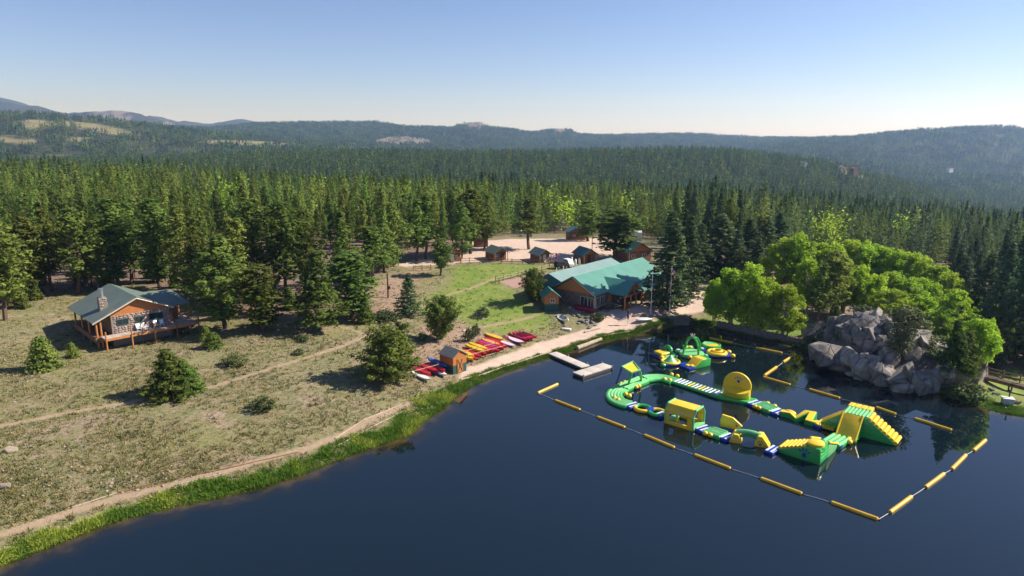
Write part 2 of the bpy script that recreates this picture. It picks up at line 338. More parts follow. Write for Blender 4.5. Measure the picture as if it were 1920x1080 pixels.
class B:
    def __init__(s): s.bm = bmesh.new()
    def _bev(s, vs, bev, seg=2):
        if bev > 0:
            es = list({e for v in vs for e in v.link_edges})
            bmesh.ops.bevel(s.bm, geom=es, offset=bev, segments=seg, affect='EDGES', profile=0.6, clamp_overlap=True)
    def box(s, x0, x1, y0, y1, z0, z1, bev=0.0, seg=2, mtx=None):
        vs = [s.bm.verts.new(Vector(p)) for p in [(x0, y0, z0), (x1, y0, z0), (x1, y1, z0), (x0, y1, z0), (x0, y0, z1), (x1, y0, z1), (x1, y1, z1), (x0, y1, z1)]]
        for f in [(3, 2, 1, 0), (4, 5, 6, 7), (0, 1, 5, 4), (1, 2, 6, 5), (2, 3, 7, 6), (3, 0, 4, 7)]: s.bm.faces.new([vs[i] for i in f])
        if mtx:
            for v in vs: v.co = mtx @ v.co
        s._bev(vs, bev, seg); return s
    def prism(s, poly, y0, y1, bev=0.0, seg=2, axis='y'):
        """poly of (x, z) swept along y (or of (y, z) swept along x)"""
        f = (lambda a, b, t: (a, t, b)) if axis == 'y' else ((lambda a, b, t: (t, a, b)) if axis == 'x' else (lambda a, b, t: (a, b, t)))
        A = [s.bm.verts.new(f(a, b, y0)) for a, b in poly]; C = [s.bm.verts.new(f(a, b, y1)) for a, b in poly]
        n = len(poly); s.bm.faces.new(A); s.bm.faces.new(C[::-1])
        for i in range(n): s.bm.faces.new([A[i], C[i], C[(i + 1) % n], A[(i + 1) % n]])
        s._bev(A + C, bev, seg); return s
    def poly(s, pts, thick=0.0):
        A = [s.bm.verts.new(p) for p in pts]
        fc = s.bm.faces.new(A)
        if thick:
            fc.normal_update(); n = fc.normal.copy()
            C = [s.bm.verts.new(Vector(p) - n * thick) for p in pts]; k = len(pts); s.bm.faces.new(C[::-1])
            for i in range(k): s.bm.faces.new([A[i], C[i], C[(i + 1) % k], A[(i + 1) % k]])
        return s
    def tube(s, pts, r, n=10, closed=False, caps=True, taper=None):
        pts = [Vector(p) for p in pts]; k = len(pts); rings = []
        for i, p in enumerate(pts):
            a = pts[(i - 1) % k] if (closed or i > 0) else p; b = pts[(i + 1) % k] if (closed or i < k - 1) else p
            t = (b - a).normalized(); up = Vector((0, 0, 1)) if abs(t.z) < 0.95 else Vector((1, 0, 0))
            u = t.cross(up).normalized(); w = u.cross(t)
            rr = r if taper is None else r * (1 + (taper - 1) * i / max(1, k - 1))
            if isinstance(r, (list, tuple)): rr = r[i]
            rings.append([s.bm.verts.new(p + (u * math.cos(2 * math.pi * j / n) + w * math.sin(2 * math.pi * j / n)) * rr) for j in range(n)])
        for i in range(k if closed else k - 1):
            A, C = rings[i], rings[(i + 1) % k]
            for j in range(n): s.bm.faces.new([A[j], A[(j + 1) % n], C[(j + 1) % n], C[j]])
        if caps and not closed: s.bm.faces.new(rings[0][::-1]); s.bm.faces.new(rings[-1])
        return s
    def lathe(s, prof, n=24, c=(0, 0, 0)):
        c = Vector(c); rings = []
        for r, z in prof:
            rings.append([s.bm.verts.new(c + Vector((max(r, 1e-4) * math.cos(2 * math.pi * j / n), max(r, 1e-4) * math.sin(2 * math.pi * j / n), z))) for j in range(n)])
        for A, C in zip(rings, rings[1:]):
            for j in range(n): s.bm.faces.new([A[j], A[(j + 1) % n], C[(j + 1) % n], C[j]])
        s.bm.faces.new(rings[0][::-1]); s.bm.faces.new(rings[-1]); return s
    def ball(s, c, r, n=10, sc=(1, 1, 1)):
        m = Matrix.Translation(Vector(c)) @ Matrix.Diagonal((*[r * k for k in sc], 1))
        bmesh.ops.create_uvsphere(s.bm, u_segments=n, v_segments=max(5, n // 2 + 1), radius=1, matrix=m); return s
    def mesh(s, name, m, smooth=35):
        bmesh.ops.recalc_face_normals(s.bm, faces=s.bm.faces)
        me = bpy.data.meshes.new(name); s.bm.to_mesh(me); s.bm.free()
        if smooth:
            me.shade_smooth(); me.set_sharp_from_angle(angle=R(smooth))
        if m: me.materials.append(M[m] if isinstance(m, str) else m)
        return me
    def obj(s, name, m, parent=None, loc=(0, 0, 0), rz=0.0, smooth=35, **kw):
        return link(name, s.mesh(name, m, smooth), parent, loc, rz, **kw)
# ------------------------------------------------------------------ the ground: one sheet from the lake to the horizon
def gpoly(pts): return [tuple(G(a, b)[:2]) for a, b in pts]
SAND = gpoly([(862, 713), (858, 706), (872, 690), (905, 680), (960, 660), (1002, 645), (1060, 628), (1110, 614), (1128, 600), (1112, 588), (1140, 578), (1180, 581), (1200, 564), (1226, 560),
              (1290, 538), (1332, 545), (1322, 582), (1255, 592), (1190, 590), (1236, 606), (1228, 612), (1150, 627), (1075, 648), (1032, 661), (940, 690)])
LOT = gpoly([(842, 476), (890, 453), (960, 448), (1180, 448), (1205, 470), (1165, 492), (1095, 482), (1062, 503), (1045, 491), (960, 488), (930, 490), (860, 493), (760, 500), (740, 496)])
PINK = gpoly([(936, 528), (985, 517), (1028, 511), (1012, 531), (962, 540)])
SOIL = gpoly([(765, 700), (752, 650), (795, 612), (850, 602), (925, 626), (965, 642), (885, 682), (850, 702)])
SOIL2 = gpoly([(690, 600), (690, 545), (740, 515), (790, 505), (770, 560), (730, 600)])
LUSH = [gpoly([(770, 580), (830, 540), (850, 500), (930, 494), (1040, 500), (1000, 512), (935, 525), (1005, 575), (1035, 598), (1010, 620), (950, 632), (880, 612), (845, 590)]),
        gpoly([(1190, 605), (1290, 603), (1345, 612), (1300, 608), (1235, 618)]), gpoly([(1785, 745), (1830, 722), (1910, 738), (1925, 765), (1880, 772)]),
        gpoly([(1120, 590), (1130, 600), (1095, 590)]), gpoly([(1330, 604), (1345, 575), (1500, 575), (1560, 640), (1420, 622)]), gpoly([(1835, 735), (1845, 690), (1930, 690), (1960, 760)])]
TRAILS = [([(-150, 830), (0, 800), (120, 775), (230, 757), (310, 742), (400, 725), (480, 700), (560, 676), (640, 650), (690, 628), (730, 606), (790, 575), (840, 553), (885, 540), (930, 522)], 0.36),
          ([(-150, 1045), (0, 1003), (60, 985), (130, 960), (200, 940), (300, 915), (400, 890), (500, 860), (580, 840), (640, 815), (700, 785), (760, 760), (800, 742)], 0.48),
          ([(860, 628), (900, 614), (960, 603), (1010, 590)], 0.32), ([(690, 628), (640, 612), (560, 612)], 0.3)]
TRAILS = [(gpoly(t), w) for t, w in TRAILS]
FB_C = np.array([-400, -200, 0, 90, 150, 200, 300, 370, 410, 520, 600, 650, 690, 740, 800, 850, 890, 930, 1000, 1180, 1240, 1290, 1340, 1420, 1500, 1600, 1700, 1760, 1800, 1840, 1880, 1920, 2100, 2500], float)
FB_R = np.array([640, 610, 578, 560, 545, 535, 540, 562, 592, 602, 592, 572, 530, 500, 482, 470, 453, 446, 441, 441, 455, 486, 498, 480, 480, 490, 510, 540, 575, 612, 655, 690, 720, 740], float)

u = np.linspace(-1.12, 1.12, 620)
Ys = [22.0]
while Ys[-1] < 8600:
    y_ = Ys[-1]; Ys.append(y_ + max(0.30, min(0.0058 * y_, 0.7) if y_ < 200 else 0.0125 * y_))
Ys = np.array(Ys); nU, nY = len(u), len(Ys)
GX = (u[None, :] * Ys[:, None]).ravel(); GY = np.repeat(Ys, nU)
GZ = Hgt(GX, GY)
gpx, gpy = proj(GX, GY, GZ)
near = GY < 230
def mask_poly(poly, soft=0.5, jit=0.6):
    m = np.zeros(len(GX)); d, i = poly_dist(GX[near], GY[near], poly); d = np.where(i, d, -d) + jit * fbm(GX[near] / 1.3, GY[near] / 1.3, 3, 21)
    m[near] = sstep(-soft, soft, d); return m
sand = np.maximum(mask_poly(SAND, 0.35, 0.5), mask_poly(LOT, 0.8, 1.6)); pink = mask_poly(PINK, 0.3, 0.3)
soil = np.maximum(mask_poly(SOIL, 1.5, 2.5), mask_poly(SOIL2, 2.0, 3.0))
lush = np.zeros(len(GX))
for pl in LUSH: lush = np.maximum(lush, mask_poly(pl, 2.2, 2.0))
path = np.zeros(len(GX))
for pl, w in TRAILS:
    d, _ = poly_dist(GX[near], GY[near], pl, False); d = d + 0.35 * fbm(GX[near] / 0.8, GY[near] / 0.8, 3, 33)
    path[near] = np.maximum(path[near], sstep(w + 0.25, w - 0.2, d))
sdn = np.full(len(GX), 999.0); sdn[near] = sd_shore(GX[near], GY[near])
mud = sstep(1.0, 0.1, sdn) * near
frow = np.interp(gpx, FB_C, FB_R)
floor_ = np.maximum(sstep(-6, 14, frow - gpy + 10 * fbm(GX / 6, GY / 6, 3, 41)), mask_poly(gpoly([(1345, 560), (1420, 470), (1620, 455), (1800, 500), (1900, 600), (1990, 720), (1850, 712), (1770, 640), (1560, 630)]), 2.0)) * (1 - mask_poly(LOT, 0.8))  # forest floor; its right end also paints in shade under the conifers
far_m = sstep(150, 420, GY)
def pix_ell(px, py, cx, cy_, rx, ry, rot=0.0):
    c, s = math.cos(rot), math.sin(rot); a = (px - cx) * c + (py - cy_) * s; b = -(px - cx) * s + (py - cy_) * c
    return (a / rx) ** 2 + (b / ry) ** 2
# grassy openings and bare rock on the far hillsides (places on those hills, found by the direction they are seen in)
def meadow_f(px, py, y):
    m = np.zeros(np.shape(px))
    for cx, cy_, rx, ry, rot in [(70, 233, 45, 9, 0.02), (185, 241, 75, 8, 0.16), (470, 270, 95, 6, 0.04), (555, 274, 22, 5, 0), (110, 296, 60, 5, 0), (30, 262, 40, 7, 0.1), (150, 262, 25, 5, 0)]:
        m = np.maximum(m, sstep(1.25, 0.7, pix_ell(px, py, cx, cy_, rx, ry, rot)))
    return m * sstep(1150, 1320, y) * sstep(3000, 2600, y)
def rockfar_f(px, py, y):
    m = np.zeros(np.shape(px))
    for cx, cy_, rx, ry, y0, y1 in [(755, 268, 55, 9, 1500, 4200), (888, 236, 22, 6, 3000, 4200), (1050, 246, 12, 4, 3000, 4200), (1625, 325, 28, 16, 600, 1250), (1715, 328, 20, 12, 600, 1250), (1735, 345, 16, 10, 600, 1250)]:
        m = np.maximum(m, sstep(1.3, 0.7, pix_ell(px, py, cx, cy_, rx, ry)) * ((y > y0) & (y < y1)))
    return m
meadow = meadow_f(gpx, gpy, GY)
rockm = np.maximum(rockfar_f(gpx, gpy, GY), sstep(4650, 4800, GY) * sstep(0.0, 0.15, fbm(GX / 120, GY / 260, 4, 77)) * sstep(5700, 5500, GY) * sstep(90, 160, gpx))
for mx, my, mh, ra, rb, an in MOUND: rockm = np.maximum(rockm, sstep(1.3, 0.6, ((GX - mx) / (ra * 1.15)) ** 2 + ((GY - my) / (rb * 1.3)) ** 2))
GZ = GZ + rockfar_f(gpx, gpy, GY) * (4 + 14 * np.abs(fbm(GX / 25, GY / 25, 3, 61))) * np.clip(GY / 2500, 0.25, 1.4)
idx = np.arange(nU * nY).reshape(nY, nU)
gf = np.stack([idx[:-1, :-1], idx[:-1, 1:], idx[1:, 1:], idx[1:, :-1]], -1).reshape(-1, 4)
gme = np_mesh('ground', np.stack([GX, GY, GZ], 1), gf, smooth=True)
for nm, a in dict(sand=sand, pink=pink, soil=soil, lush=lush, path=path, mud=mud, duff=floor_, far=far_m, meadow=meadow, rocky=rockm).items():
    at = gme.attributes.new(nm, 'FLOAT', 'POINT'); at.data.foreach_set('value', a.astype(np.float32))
def ground_mat():
    m = bpy.data.materials.new('ground_cover'); m.use_nodes = True; nt = m.node_tree; nt.nodes.clear(); L = nt.links.new
    out = nd(nt, 'ShaderNodeOutputMaterial'); b = nd(nt, 'ShaderNodeBsdfPrincipled'); b.inputs['Roughness'].default_value = 0.95
    b.inputs['Specular IOR Level'].default_value = 0.15
    geo = nd(nt, 'ShaderNodeNewGeometry')
    def noise(sc, det=6, rough=0.6):
        n = nd(nt, 'ShaderNodeTexNoise'); n.inputs['Scale'].default_value = sc; n.inputs['Detail'].default_value = det; n.inputs['Roughness'].default_value = rough
        L(geo.outputs['Position'], n.inputs['Vector']); return n.outputs[0]
    def ramp(fac, stops):
        r = nd(nt, 'ShaderNodeValToRGB'); e = r.color_ramp.elements
        while len(e) < len(stops): e.new(0.5)
        for k, (p, c) in enumerate(stops): e[k].position = p; e[k].color = (*c, 1)
        L(fac, r.inputs[0]); return r.outputs[0]
    def mix(fac, a, c):
        x = nd(nt, 'ShaderNodeMix', data_type='RGBA'); L(fac, x.inputs[0]); L(a, x.inputs[6]); L(c, x.inputs[7]); return x.outputs[2]
    def at(n): a = nd(nt, 'ShaderNodeAttribute', attribute_name=n); return a.outputs['Fac']
    def mul(a, c):
        x = nd(nt, 'ShaderNodeMath', operation='MULTIPLY', use_clamp=True); L(a, x.inputs[0])
        if isinstance(c, float): x.inputs[1].default_value = c
        else: L(c, x.inputs[1])
        return x.outputs[0]
    big, mid, fine = noise(0.055, 5), noise(0.34, 7, 0.7), noise(2.2, 7, 0.75)
    dry = ramp(mid, [(0.28, (0.36, 0.245, 0.19)), (0.40, (0.27, 0.20, 0.135)), (0.48, (0.205, 0.185, 0.085)), (0.57, (0.135, 0.15, 0.06)), (0.68, (0.185, 0.185, 0.125))])
    dry2 = ramp(fine, [(0.38, (0.07, 0.07, 0.04)), (0.48, (0.17, 0.155, 0.09)), (0.60, (0.35, 0.275, 0.20))])
    col = nd(nt, 'ShaderNodeMix', data_type='RGBA'); col.inputs[0].default_value = 0.5; L(dry, col.inputs[6]); L(dry2, col.inputs[7]); c = col.outputs[2]
    bigw = ramp(big, [(0.42, (0, 0, 0)), (0.62, (1, 1, 1))])
    gol = ramp(fine, [(0.3, (0.17, 0.155, 0.06)), (0.7, (0.26, 0.225, 0.095))])
    c = mix(mul(bigw, 0.32), c, gol)
    patch = ramp(noise(0.13, 6, 0.65), [(0.50, (0, 0, 0)), (0.60, (1, 1, 1))]); c = mix(mul(patch, 0.42), c, ramp(fine, [(0.3, (0.115, 0.135, 0.045)), (0.65, (0.24, 0.235, 0.085))]))
    bare = ramp(noise(0.21, 7, 0.7), [(0.56, (0, 0, 0)), (0.64, (1, 1, 1))]); c = mix(mul(bare, 0.7), c, ramp(fine, [(0.3, (0.23, 0.165, 0.125)), (0.65, (0.40, 0.295, 0.235))]))
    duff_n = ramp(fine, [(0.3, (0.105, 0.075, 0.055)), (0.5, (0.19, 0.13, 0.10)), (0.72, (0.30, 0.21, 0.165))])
    gap_shade_f = ramp(mid, [(0.3, (0.030, 0.036, 0.018)), (0.7, (0.060, 0.065, 0.032))])  # far floor coloured dark so gaps between the trees look shaded
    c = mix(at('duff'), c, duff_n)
    c = mix(at('far'), c, gap_shade_f)
    c = mix(at('meadow'), c, ramp(noise(0.03, 6), [(0.3, (0.16, 0.15, 0.07)), (0.7, (0.25, 0.22, 0.11))]))
    c = mix(at('lush'), c, ramp(mid, [(0.28, (0.30, 0.24, 0.10)), (0.42, (0.20, 0.23, 0.06)), (0.6, (0.135, 0.205, 0.035)), (0.75, (0.18, 0.25, 0.05))]))
    c = mix(at('soil'), c, ramp(fine, [(0.3, (0.20, 0.135, 0.095)), (0.6, (0.36, 0.25, 0.18)), (0.75, (0.42, 0.31, 0.24))]))
    c = mix(at('rocky'), c, ramp(noise(0.5, 8, 0.7), [(0.3, (0.10, 0.09, 0.075)), (0.65, (0.235, 0.195, 0.165))]))
    c = mix(at('path'), c, ramp(fine, [(0.3, (0.28, 0.20, 0.135)), (0.7, (0.39, 0.29, 0.20))]))
    c = mix(at('sand'), c, ramp(noise(0.9, 8, 0.65), [(0.3, (0.47, 0.35, 0.275)), (0.7, (0.58, 0.445, 0.36))]))
    c = mix(at('pink'), c, ramp(fine, [(0.3, (0.33, 0.20, 0.17)), (0.7, (0.40, 0.26, 0.22))]))
    c = mix(at('mud'), c, ramp(fine, [(0.3, (0.08, 0.06, 0.035)), (0.7, (0.15, 0.115, 0.06))]))
    L(c, b.inputs['Base Color'])
    bp = nd(nt, 'ShaderNodeBump'); bp.inputs['Strength'].default_value = 0.7; bp.inputs['Distance'].default_value = 0.12
    L(fine, bp.inputs['Height']); L(bp.outputs[0], b.inputs['Normal']); L(b.outputs[0], out.inputs[0]); return m
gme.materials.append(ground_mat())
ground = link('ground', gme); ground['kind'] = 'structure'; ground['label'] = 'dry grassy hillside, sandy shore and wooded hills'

# ------------------------------------------------------------------ the lake
wx = np.concatenate([np.linspace(-160, -60, 12), np.linspace(-58, 100, 160), np.linspace(104, 160, 10)]); wy = np.concatenate([np.linspace(-110, 20, 12), np.linspace(22, 118, 110)])
WX, WY = np.meshgrid(wx, wy); wi = np.arange(WX.size).reshape(WX.shape)
wf = np.stack([wi[:-1, :-1], wi[:-1, 1:], wi[1:, 1:], wi[1:, :-1]], -1).reshape(-1, 4)
wd = -sd_shore(WX.ravel(), WY.ravel())
keep = (wd.reshape(WX.shape) > -4.0); kf = keep[:-1, :-1] | keep[1:, 1:] | keep[:-1, 1:] | keep[1:, :-1]
wme = np_mesh('lake_water', np.stack([WX.ravel(), WY.ravel(), np.zeros(WX.size)], 1), wf[kf.ravel()], smooth=True)
a_ = wme.attributes.new('shallow', 'FLOAT', 'POINT'); a_.data.foreach_set('value', (np.clip(1 - wd / 4.5, 0, 1)).astype(np.float32))
def water_mat():
    m = bpy.data.materials.new('lake_water'); m.use_nodes = True; nt = m.node_tree; nt.nodes.clear(); L = nt.links.new
    out = nd(nt, 'ShaderNodeOutputMaterial'); b = nd(nt, 'ShaderNodeBsdfPrincipled'); b.inputs['Roughness'].default_value = 0.015; b.inputs['IOR'].default_value = 1.60
    geo = nd(nt, 'ShaderNodeNewGeometry')
    at = nd(nt, 'ShaderNodeAttribute', attribute_name='shallow')
    n1 = nd(nt, 'ShaderNodeTexNoise'); n1.inputs['Scale'].default_value = 0.5; n1.inputs['Detail'].default_value = 6; L(geo.outputs['Position'], n1.inputs['Vector'])
    sb = nd(nt, 'ShaderNodeMath', operation='MULTIPLY_ADD'); L(n1.outputs[0], sb.inputs[0]); sb.inputs[1].default_value = 1.1; sb.inputs[2].default_value = -0.55
    ad = nd(nt, 'ShaderNodeMath', operation='ADD', use_clamp=True); L(at.outputs['Fac'], ad.inputs[0]); L(sb.outputs[0], ad.inputs[1])
    rp = nd(nt, 'ShaderNodeValToRGB'); e = rp.color_ramp.elements; e[0].position = 0.25; e[0].color = (0.0040, 0.0100, 0.0155, 1); e[1].position = 1.0; e[1].color = (0.085, 0.058, 0.024, 1)
    k = e.new(0.62); k.color = (0.014, 0.014, 0.009, 1)
    L(ad.outputs[0], rp.inputs[0]); L(rp.outputs[0], b.inputs['Base Color'])
    n2 = nd(nt, 'ShaderNodeTexNoise'); n2.inputs['Scale'].default_value = 1.6; n2.inputs['Detail'].default_value = 3; L(geo.outputs['Position'], n2.inputs['Vector'])
    n3 = nd(nt, 'ShaderNodeTexNoise'); n3.inputs['Scale'].default_value = 0.05; n3.inputs['Detail'].default_value = 2; L(geo.outputs['Position'], n3.inputs['Vector'])
    st = nd(nt, 'ShaderNodeMapRange'); st.inputs[1].default_value = 0.35; st.inputs[2].default_value = 0.7; st.inputs[3].default_value = 0.004; st.inputs[4].default_value = 0.035
    L(n3.outputs[0], st.inputs[0])
    bp = nd(nt, 'ShaderNodeBump'); bp.inputs['Distance'].default_value = 0.25; L(st.outputs[0], bp.inputs['Strength']); L(n2.outputs[0], bp.inputs['Height'])
    L(bp.outputs[0], b.inputs['Normal'])
    rr_ = nd(nt, 'ShaderNodeMapRange'); rr_.inputs[1].default_value = 0.4; rr_.inputs[2].default_value = 0.68; rr_.inputs[3].default_value = 0.01; rr_.inputs[4].default_value = 0.075; L(n3.outputs[0], rr_.inputs[0]); L(rr_.outputs[0], b.inputs['Roughness'])
    L(b.outputs[0], out.inputs[0]); return m
wme.materials.append(water_mat())
lake = link('lake', wme); lake['kind'] = 'structure'; lake['label'] = 'calm dark blue lake'

# ------------------------------------------------------------------ foliage meshes
def quads(c, sx, sy, rng, nrm=None, tilt=1.0):
    """one small leaf-spray quad at every centre c, roughly facing nrm"""
    n = len(c); d = rng.normal(size=(n, 3)) * tilt
    if nrm is not None: d = d + nrm
    d /= np.linalg.norm(d, axis=1, keepdims=True) + 1e-9
    r = rng.normal(size=(n, 3)); a = np.cross(d, r); a /= np.linalg.norm(a, axis=1, keepdims=True) + 1e-9; b = np.cross(d, a)
    sx = (np.asarray(sx) * rng.uniform(0.7, 1.3, n))[:, None]; sy = (np.asarray(sy) * rng.uniform(0.7, 1.3, n))[:, None]
    v = np.stack([c - a * sx, c - b * sy * 0.8, c + a * sx, c + b * sy], 1).reshape(-1, 3)
    return v, np.arange(4 * n).reshape(n, 4)
def conifer(name, seed, h=13.0, rad=2.5, base=0.22, dens=1.0, kind='pine', q=(0.21, 0.115), mat_='pine', per=17):
    rng = np.random.default_rng(seed); C = []; N = []; bb = B(); top = h
    lean = rng.normal(0, 0.012, 2)
    axis = lambda z: np.array([lean[0] * z + 0.12 * math.sin(z * 0.5 + seed), lean[1] * z + 0.12 * math.cos(z * 0.43 + seed), z])
    zs = np.linspace(0, h * 0.97, 9); bb.tube([axis(z) for z in zs], [max(0.015, 0.145 * (h / 13) * (1 - z / h) ** 0.85 + 0.012) for z in zs], 7)
    z = h * base; k = 0; limbs = []
    while z < h * 0.985:
        t = (z / h - base) / (1 - base)
        if kind == 'pine': prof = (1 - t) ** 0.62 * min(1, 0.55 + 2.2 * t) * (0.82 + 0.30 * math.sin(seed + 5 * t))
        elif kind == 'round': prof = math.sqrt(max(0, 1 - (2 * t - 0.80) ** 2 / 1.6)) * (0.85 + 0.25 * math.sin(seed * 2 + 7 * t))
        else: prof = (1 - t) ** 0.88 * min(1, 0.75 + 2 * t)
        nb = int(rng.integers(4, 7))
        for j in range(nb):
            if kind == 'pine' and rng.random() < 0.13: continue
            an = 2 * math.pi * (j / nb + 0.37 * k) + rng.normal(0, 0.25); L = rad * prof * rng.uniform(0.55, 1.18) + 0.12
            rise = (0.34 if kind != 'spruce' else -0.18) * L * rng.uniform(0.5, 1.3) + (0.5 * t * L if kind != 'spruce' else 0.25 * t * L)
            o = axis(z); e = o + np.array([math.cos(an) * L, math.sin(an) * L, rise])
            if L > 0.7 and (k + j) % 2 == 0: limbs.append((o, e))
            m = max(1, int(round(L / 0.55)))
            for s in range(m):
                f = (s + 0.7 + rng.uniform(-0.2, 0.2)) / m
                if f < 0.30 and m > 2: continue
                p = o + (e - o) * min(f, 1.05); p[2] += -0.10 * f * (1 - f) * L
                w = (0.36 if kind != 'spruce' else 0.30) * (1.12 - 0.4 * f) * (0.55 + 0.45 * min(1, L / 1.2))
                cnt = max(3, int(per * dens * rng.uniform(0.7, 1.3)))
                pp = p + rng.normal(size=(cnt, 3)) * np.array([w, w, w * (0.95 if kind != 'spruce' else 0.5)]) * 0.72
                C.append(pp); N.append((pp - p) * 1.6 / w + np.array([math.cos(an) * 0.5, math.sin(an) * 0.5, 0.75]))
        z += h * 0.036 * rng.uniform(0.75, 1.3) * (1.0 if kind != 'spruce' else 0.85); k += 1
    tip = axis(h * 0.97) + rng.normal(size=(10, 3)) * np.array([0.10, 0.10, 0.32]); C.append(tip); N.append(np.tile([0, 0, 0.6], (10, 1)))
    for o, e in limbs: bb.tube([o, o + (e - o) * 0.9], [0.05, 0.014], 4, caps=False)
    C = np.concatenate(C); N = np.concatenate(N)
    v, f = quads(C, q[0], q[1], rng, N, 0.75)
    return np_mesh(name + '_crown', v, f, M[mat_]), bb.mesh(name + '_trunk', 'bark')
def broadleaf(name, seed, h=12.0, rad=4.0, n=3400, base=0.16, mat_='cotton', q=0.27, bark='barkpale', stems=1):
    rng = np.random.default_rng(seed); bb = B(); C = []; N = []
    ct = []
    for i in range(110):
        d = rng.normal(size=3); d /= np.linalg.norm(d); rr = rng.uniform(0.25, 1.0) ** 0.55
        zc = h * (base + (1 - base) * 0.5); p = np.array([d[0] * rad * rr, d[1] * rad * rr, zc + d[2] * h * (1 - base) * 0.46 * rr])
        p[:2] *= 1.0 - 0.55 * max(0, (p[2] / h - 0.5)) / 0.5; ct.append((p, rng.uniform(0.45, 1.05) * rad * 0.24))
    for p, r in ct:
        m = int(n / len(ct) * rng.uniform(0.7, 1.3)); d = rng.normal(size=(m, 3)); d /= np.linalg.norm(d, axis=1, keepdims=True)
        rr = rng.uniform(0.5, 1.08, m)[:, None]; C.append(p + d * rr * r * np.array([1.0, 1.0, 0.95])); N.append(d * 0.9 + np.array([0, 0, 0.45]))
    for s in range(stems):
        ox = rng.normal(0, 0.03 * h, 2) if stems > 1 else np.zeros(2); pts = [np.array([ox[0] * (1 + z), ox[1] * (1 + z), z * h * 0.8]) for z in np.linspace(0, 1, 6)]
        bb.tube(pts, [0.20 * h / 12 * (1 - 0.85 * i / 5) for i in range(6)], 7)
        for i in range(10):
            p, r = ct[int(rng.integers(len(ct)))]; o = pts[1] + (pts[4] - pts[1]) * rng.uniform(0, 1)
            bb.tube([o, (o + p) / 2 + np.array([0, 0, -0.012 * h]), p], [0.0062 * h, 0.0042 * h, 0.0012 * h], 5, caps=False)
    v, f = quads(np.concatenate(C), q, q * 0.8, rng, np.concatenate(N), 0.8)
    return np_mesh(name + '_crown', v, f, M[mat_]), bb.mesh(name + '_trunk', bark)
def deadtree(name, seed, h=9.0):
    rng = np.random.default_rng(seed); bb = B(); bb.tube([(0, 0, 0), (0.1, 0, h * 0.5), (0.05, 0.1, h)], [0.15, 0.09, 0.015], 6)
    cr = B()
    for i in range(90):
        z = h * rng.uniform(0.25, 0.97); an = rng.uniform(0, 6.28); L = (1 - z / h) * 2.3 * rng.uniform(0.4, 1.1) + 0.25
        e = np.array([math.cos(an) * L, math.sin(an) * L, z + L * rng.uniform(-0.25, 0.35)]); o = np.array([0.05, 0, z])
        cr.tube([o, (o + e) / 2 + np.array([0, 0, -0.08]), e], [0.035, 0.025, 0.008], 4, caps=False)
        for s in range(3):
            f = rng.uniform(0.4, 0.95); q = o + (e - o) * f; g = q + rng.normal(size=3) * 0.28 * (0.5 + L * 0.3)
            cr.tube([q, g], [0.016, 0.006], 3, caps=False)
    return cr.mesh(name + '_crown', 'dead'), bb.mesh(name + '_trunk', 'dead')

PINES = [conifer('pine', 10 + i, 13.0, r, b, 1.0, 'pine') for i, (r, b) in enumerate([(2.3, .15), (2.1, .22), (2.6, .13), (1.9, .24), (2.4, .10), (2.2, .32), (2.8, .2)])]
ROUND = [conifer('round_pine', 40 + i, 8.0, 3.3, 0.1, 1.25, 'round', (0.20, 0.11)) for i in range(2)]
BUSHP = [conifer('bushy_pine', 50 + i, 6.0, 2.5, 0.05, 1.2, 'spruce', (0.17, 0.095)) for i in range(2)]
YOUNG = [conifer('young_pine', 60 + i, 3.0, 0.95, 0.08, 0.8, 'spruce', (0.12, 0.07)) for i in range(2)]
SPRUCE = [conifer('spruce', 70 + i, 16.0, r, 0.07, 0.85, 'spruce', (0.24, 0.13), 'spruce') for i, r in enumerate([2.9, 2.5, 3.3])]
SPARSE = [conifer('pale_pine', 80, 5.5, 2.0, 0.1, 0.75, 'round', (0.16, 0.09), 'sparse')]
COTTON = [broadleaf('cottonwood', 90 + i, 12.0, 4.0, 11500, 0.10, stems=2 + 2 * (i % 2), q=0.175) for i in range(4)]
SHRUB = [broadleaf('shrub', 100 + i, 1.3, 0.85, 900, 0.0, 'shrub', 0.075, 'bark', 3) for i in range(2)]
DEAD = [deadtree('dead_tree', 110)]
HGT = {id(PINES): 13.0, id(ROUND): 8.0, id(BUSHP): 6.0, id(YOUNG): 3.0, id(SPRUCE): 16.0, id(SPARSE): 5.5, id(COTTON): 12.0, id(SHRUB): 1.3, id(DEAD): 9.0}
rnd = random.Random(5)
TREES = []
def tree(kind, var, x, y, h, label, cat='tree', group=None, name=None, wf=1.0, z=None):
    cm, tm = kind[var % len(kind)]; s = h / HGT[id(kind)]; z = hz(x, y) - 0.08 if z is None else z
    nm = name or tm.name.rsplit('_trunk', 1)[0]
    if '.' in nm: nm = nm.split('.')[0]
    t = thing(nm, label, cat, (x, y, z), rnd.uniform(0, 6.28), group); t.scale = (s * wf, s * wf, s)
    link('crown', cm, t); link('trunk', tm, t); TREES.append((x, y, h)); return t
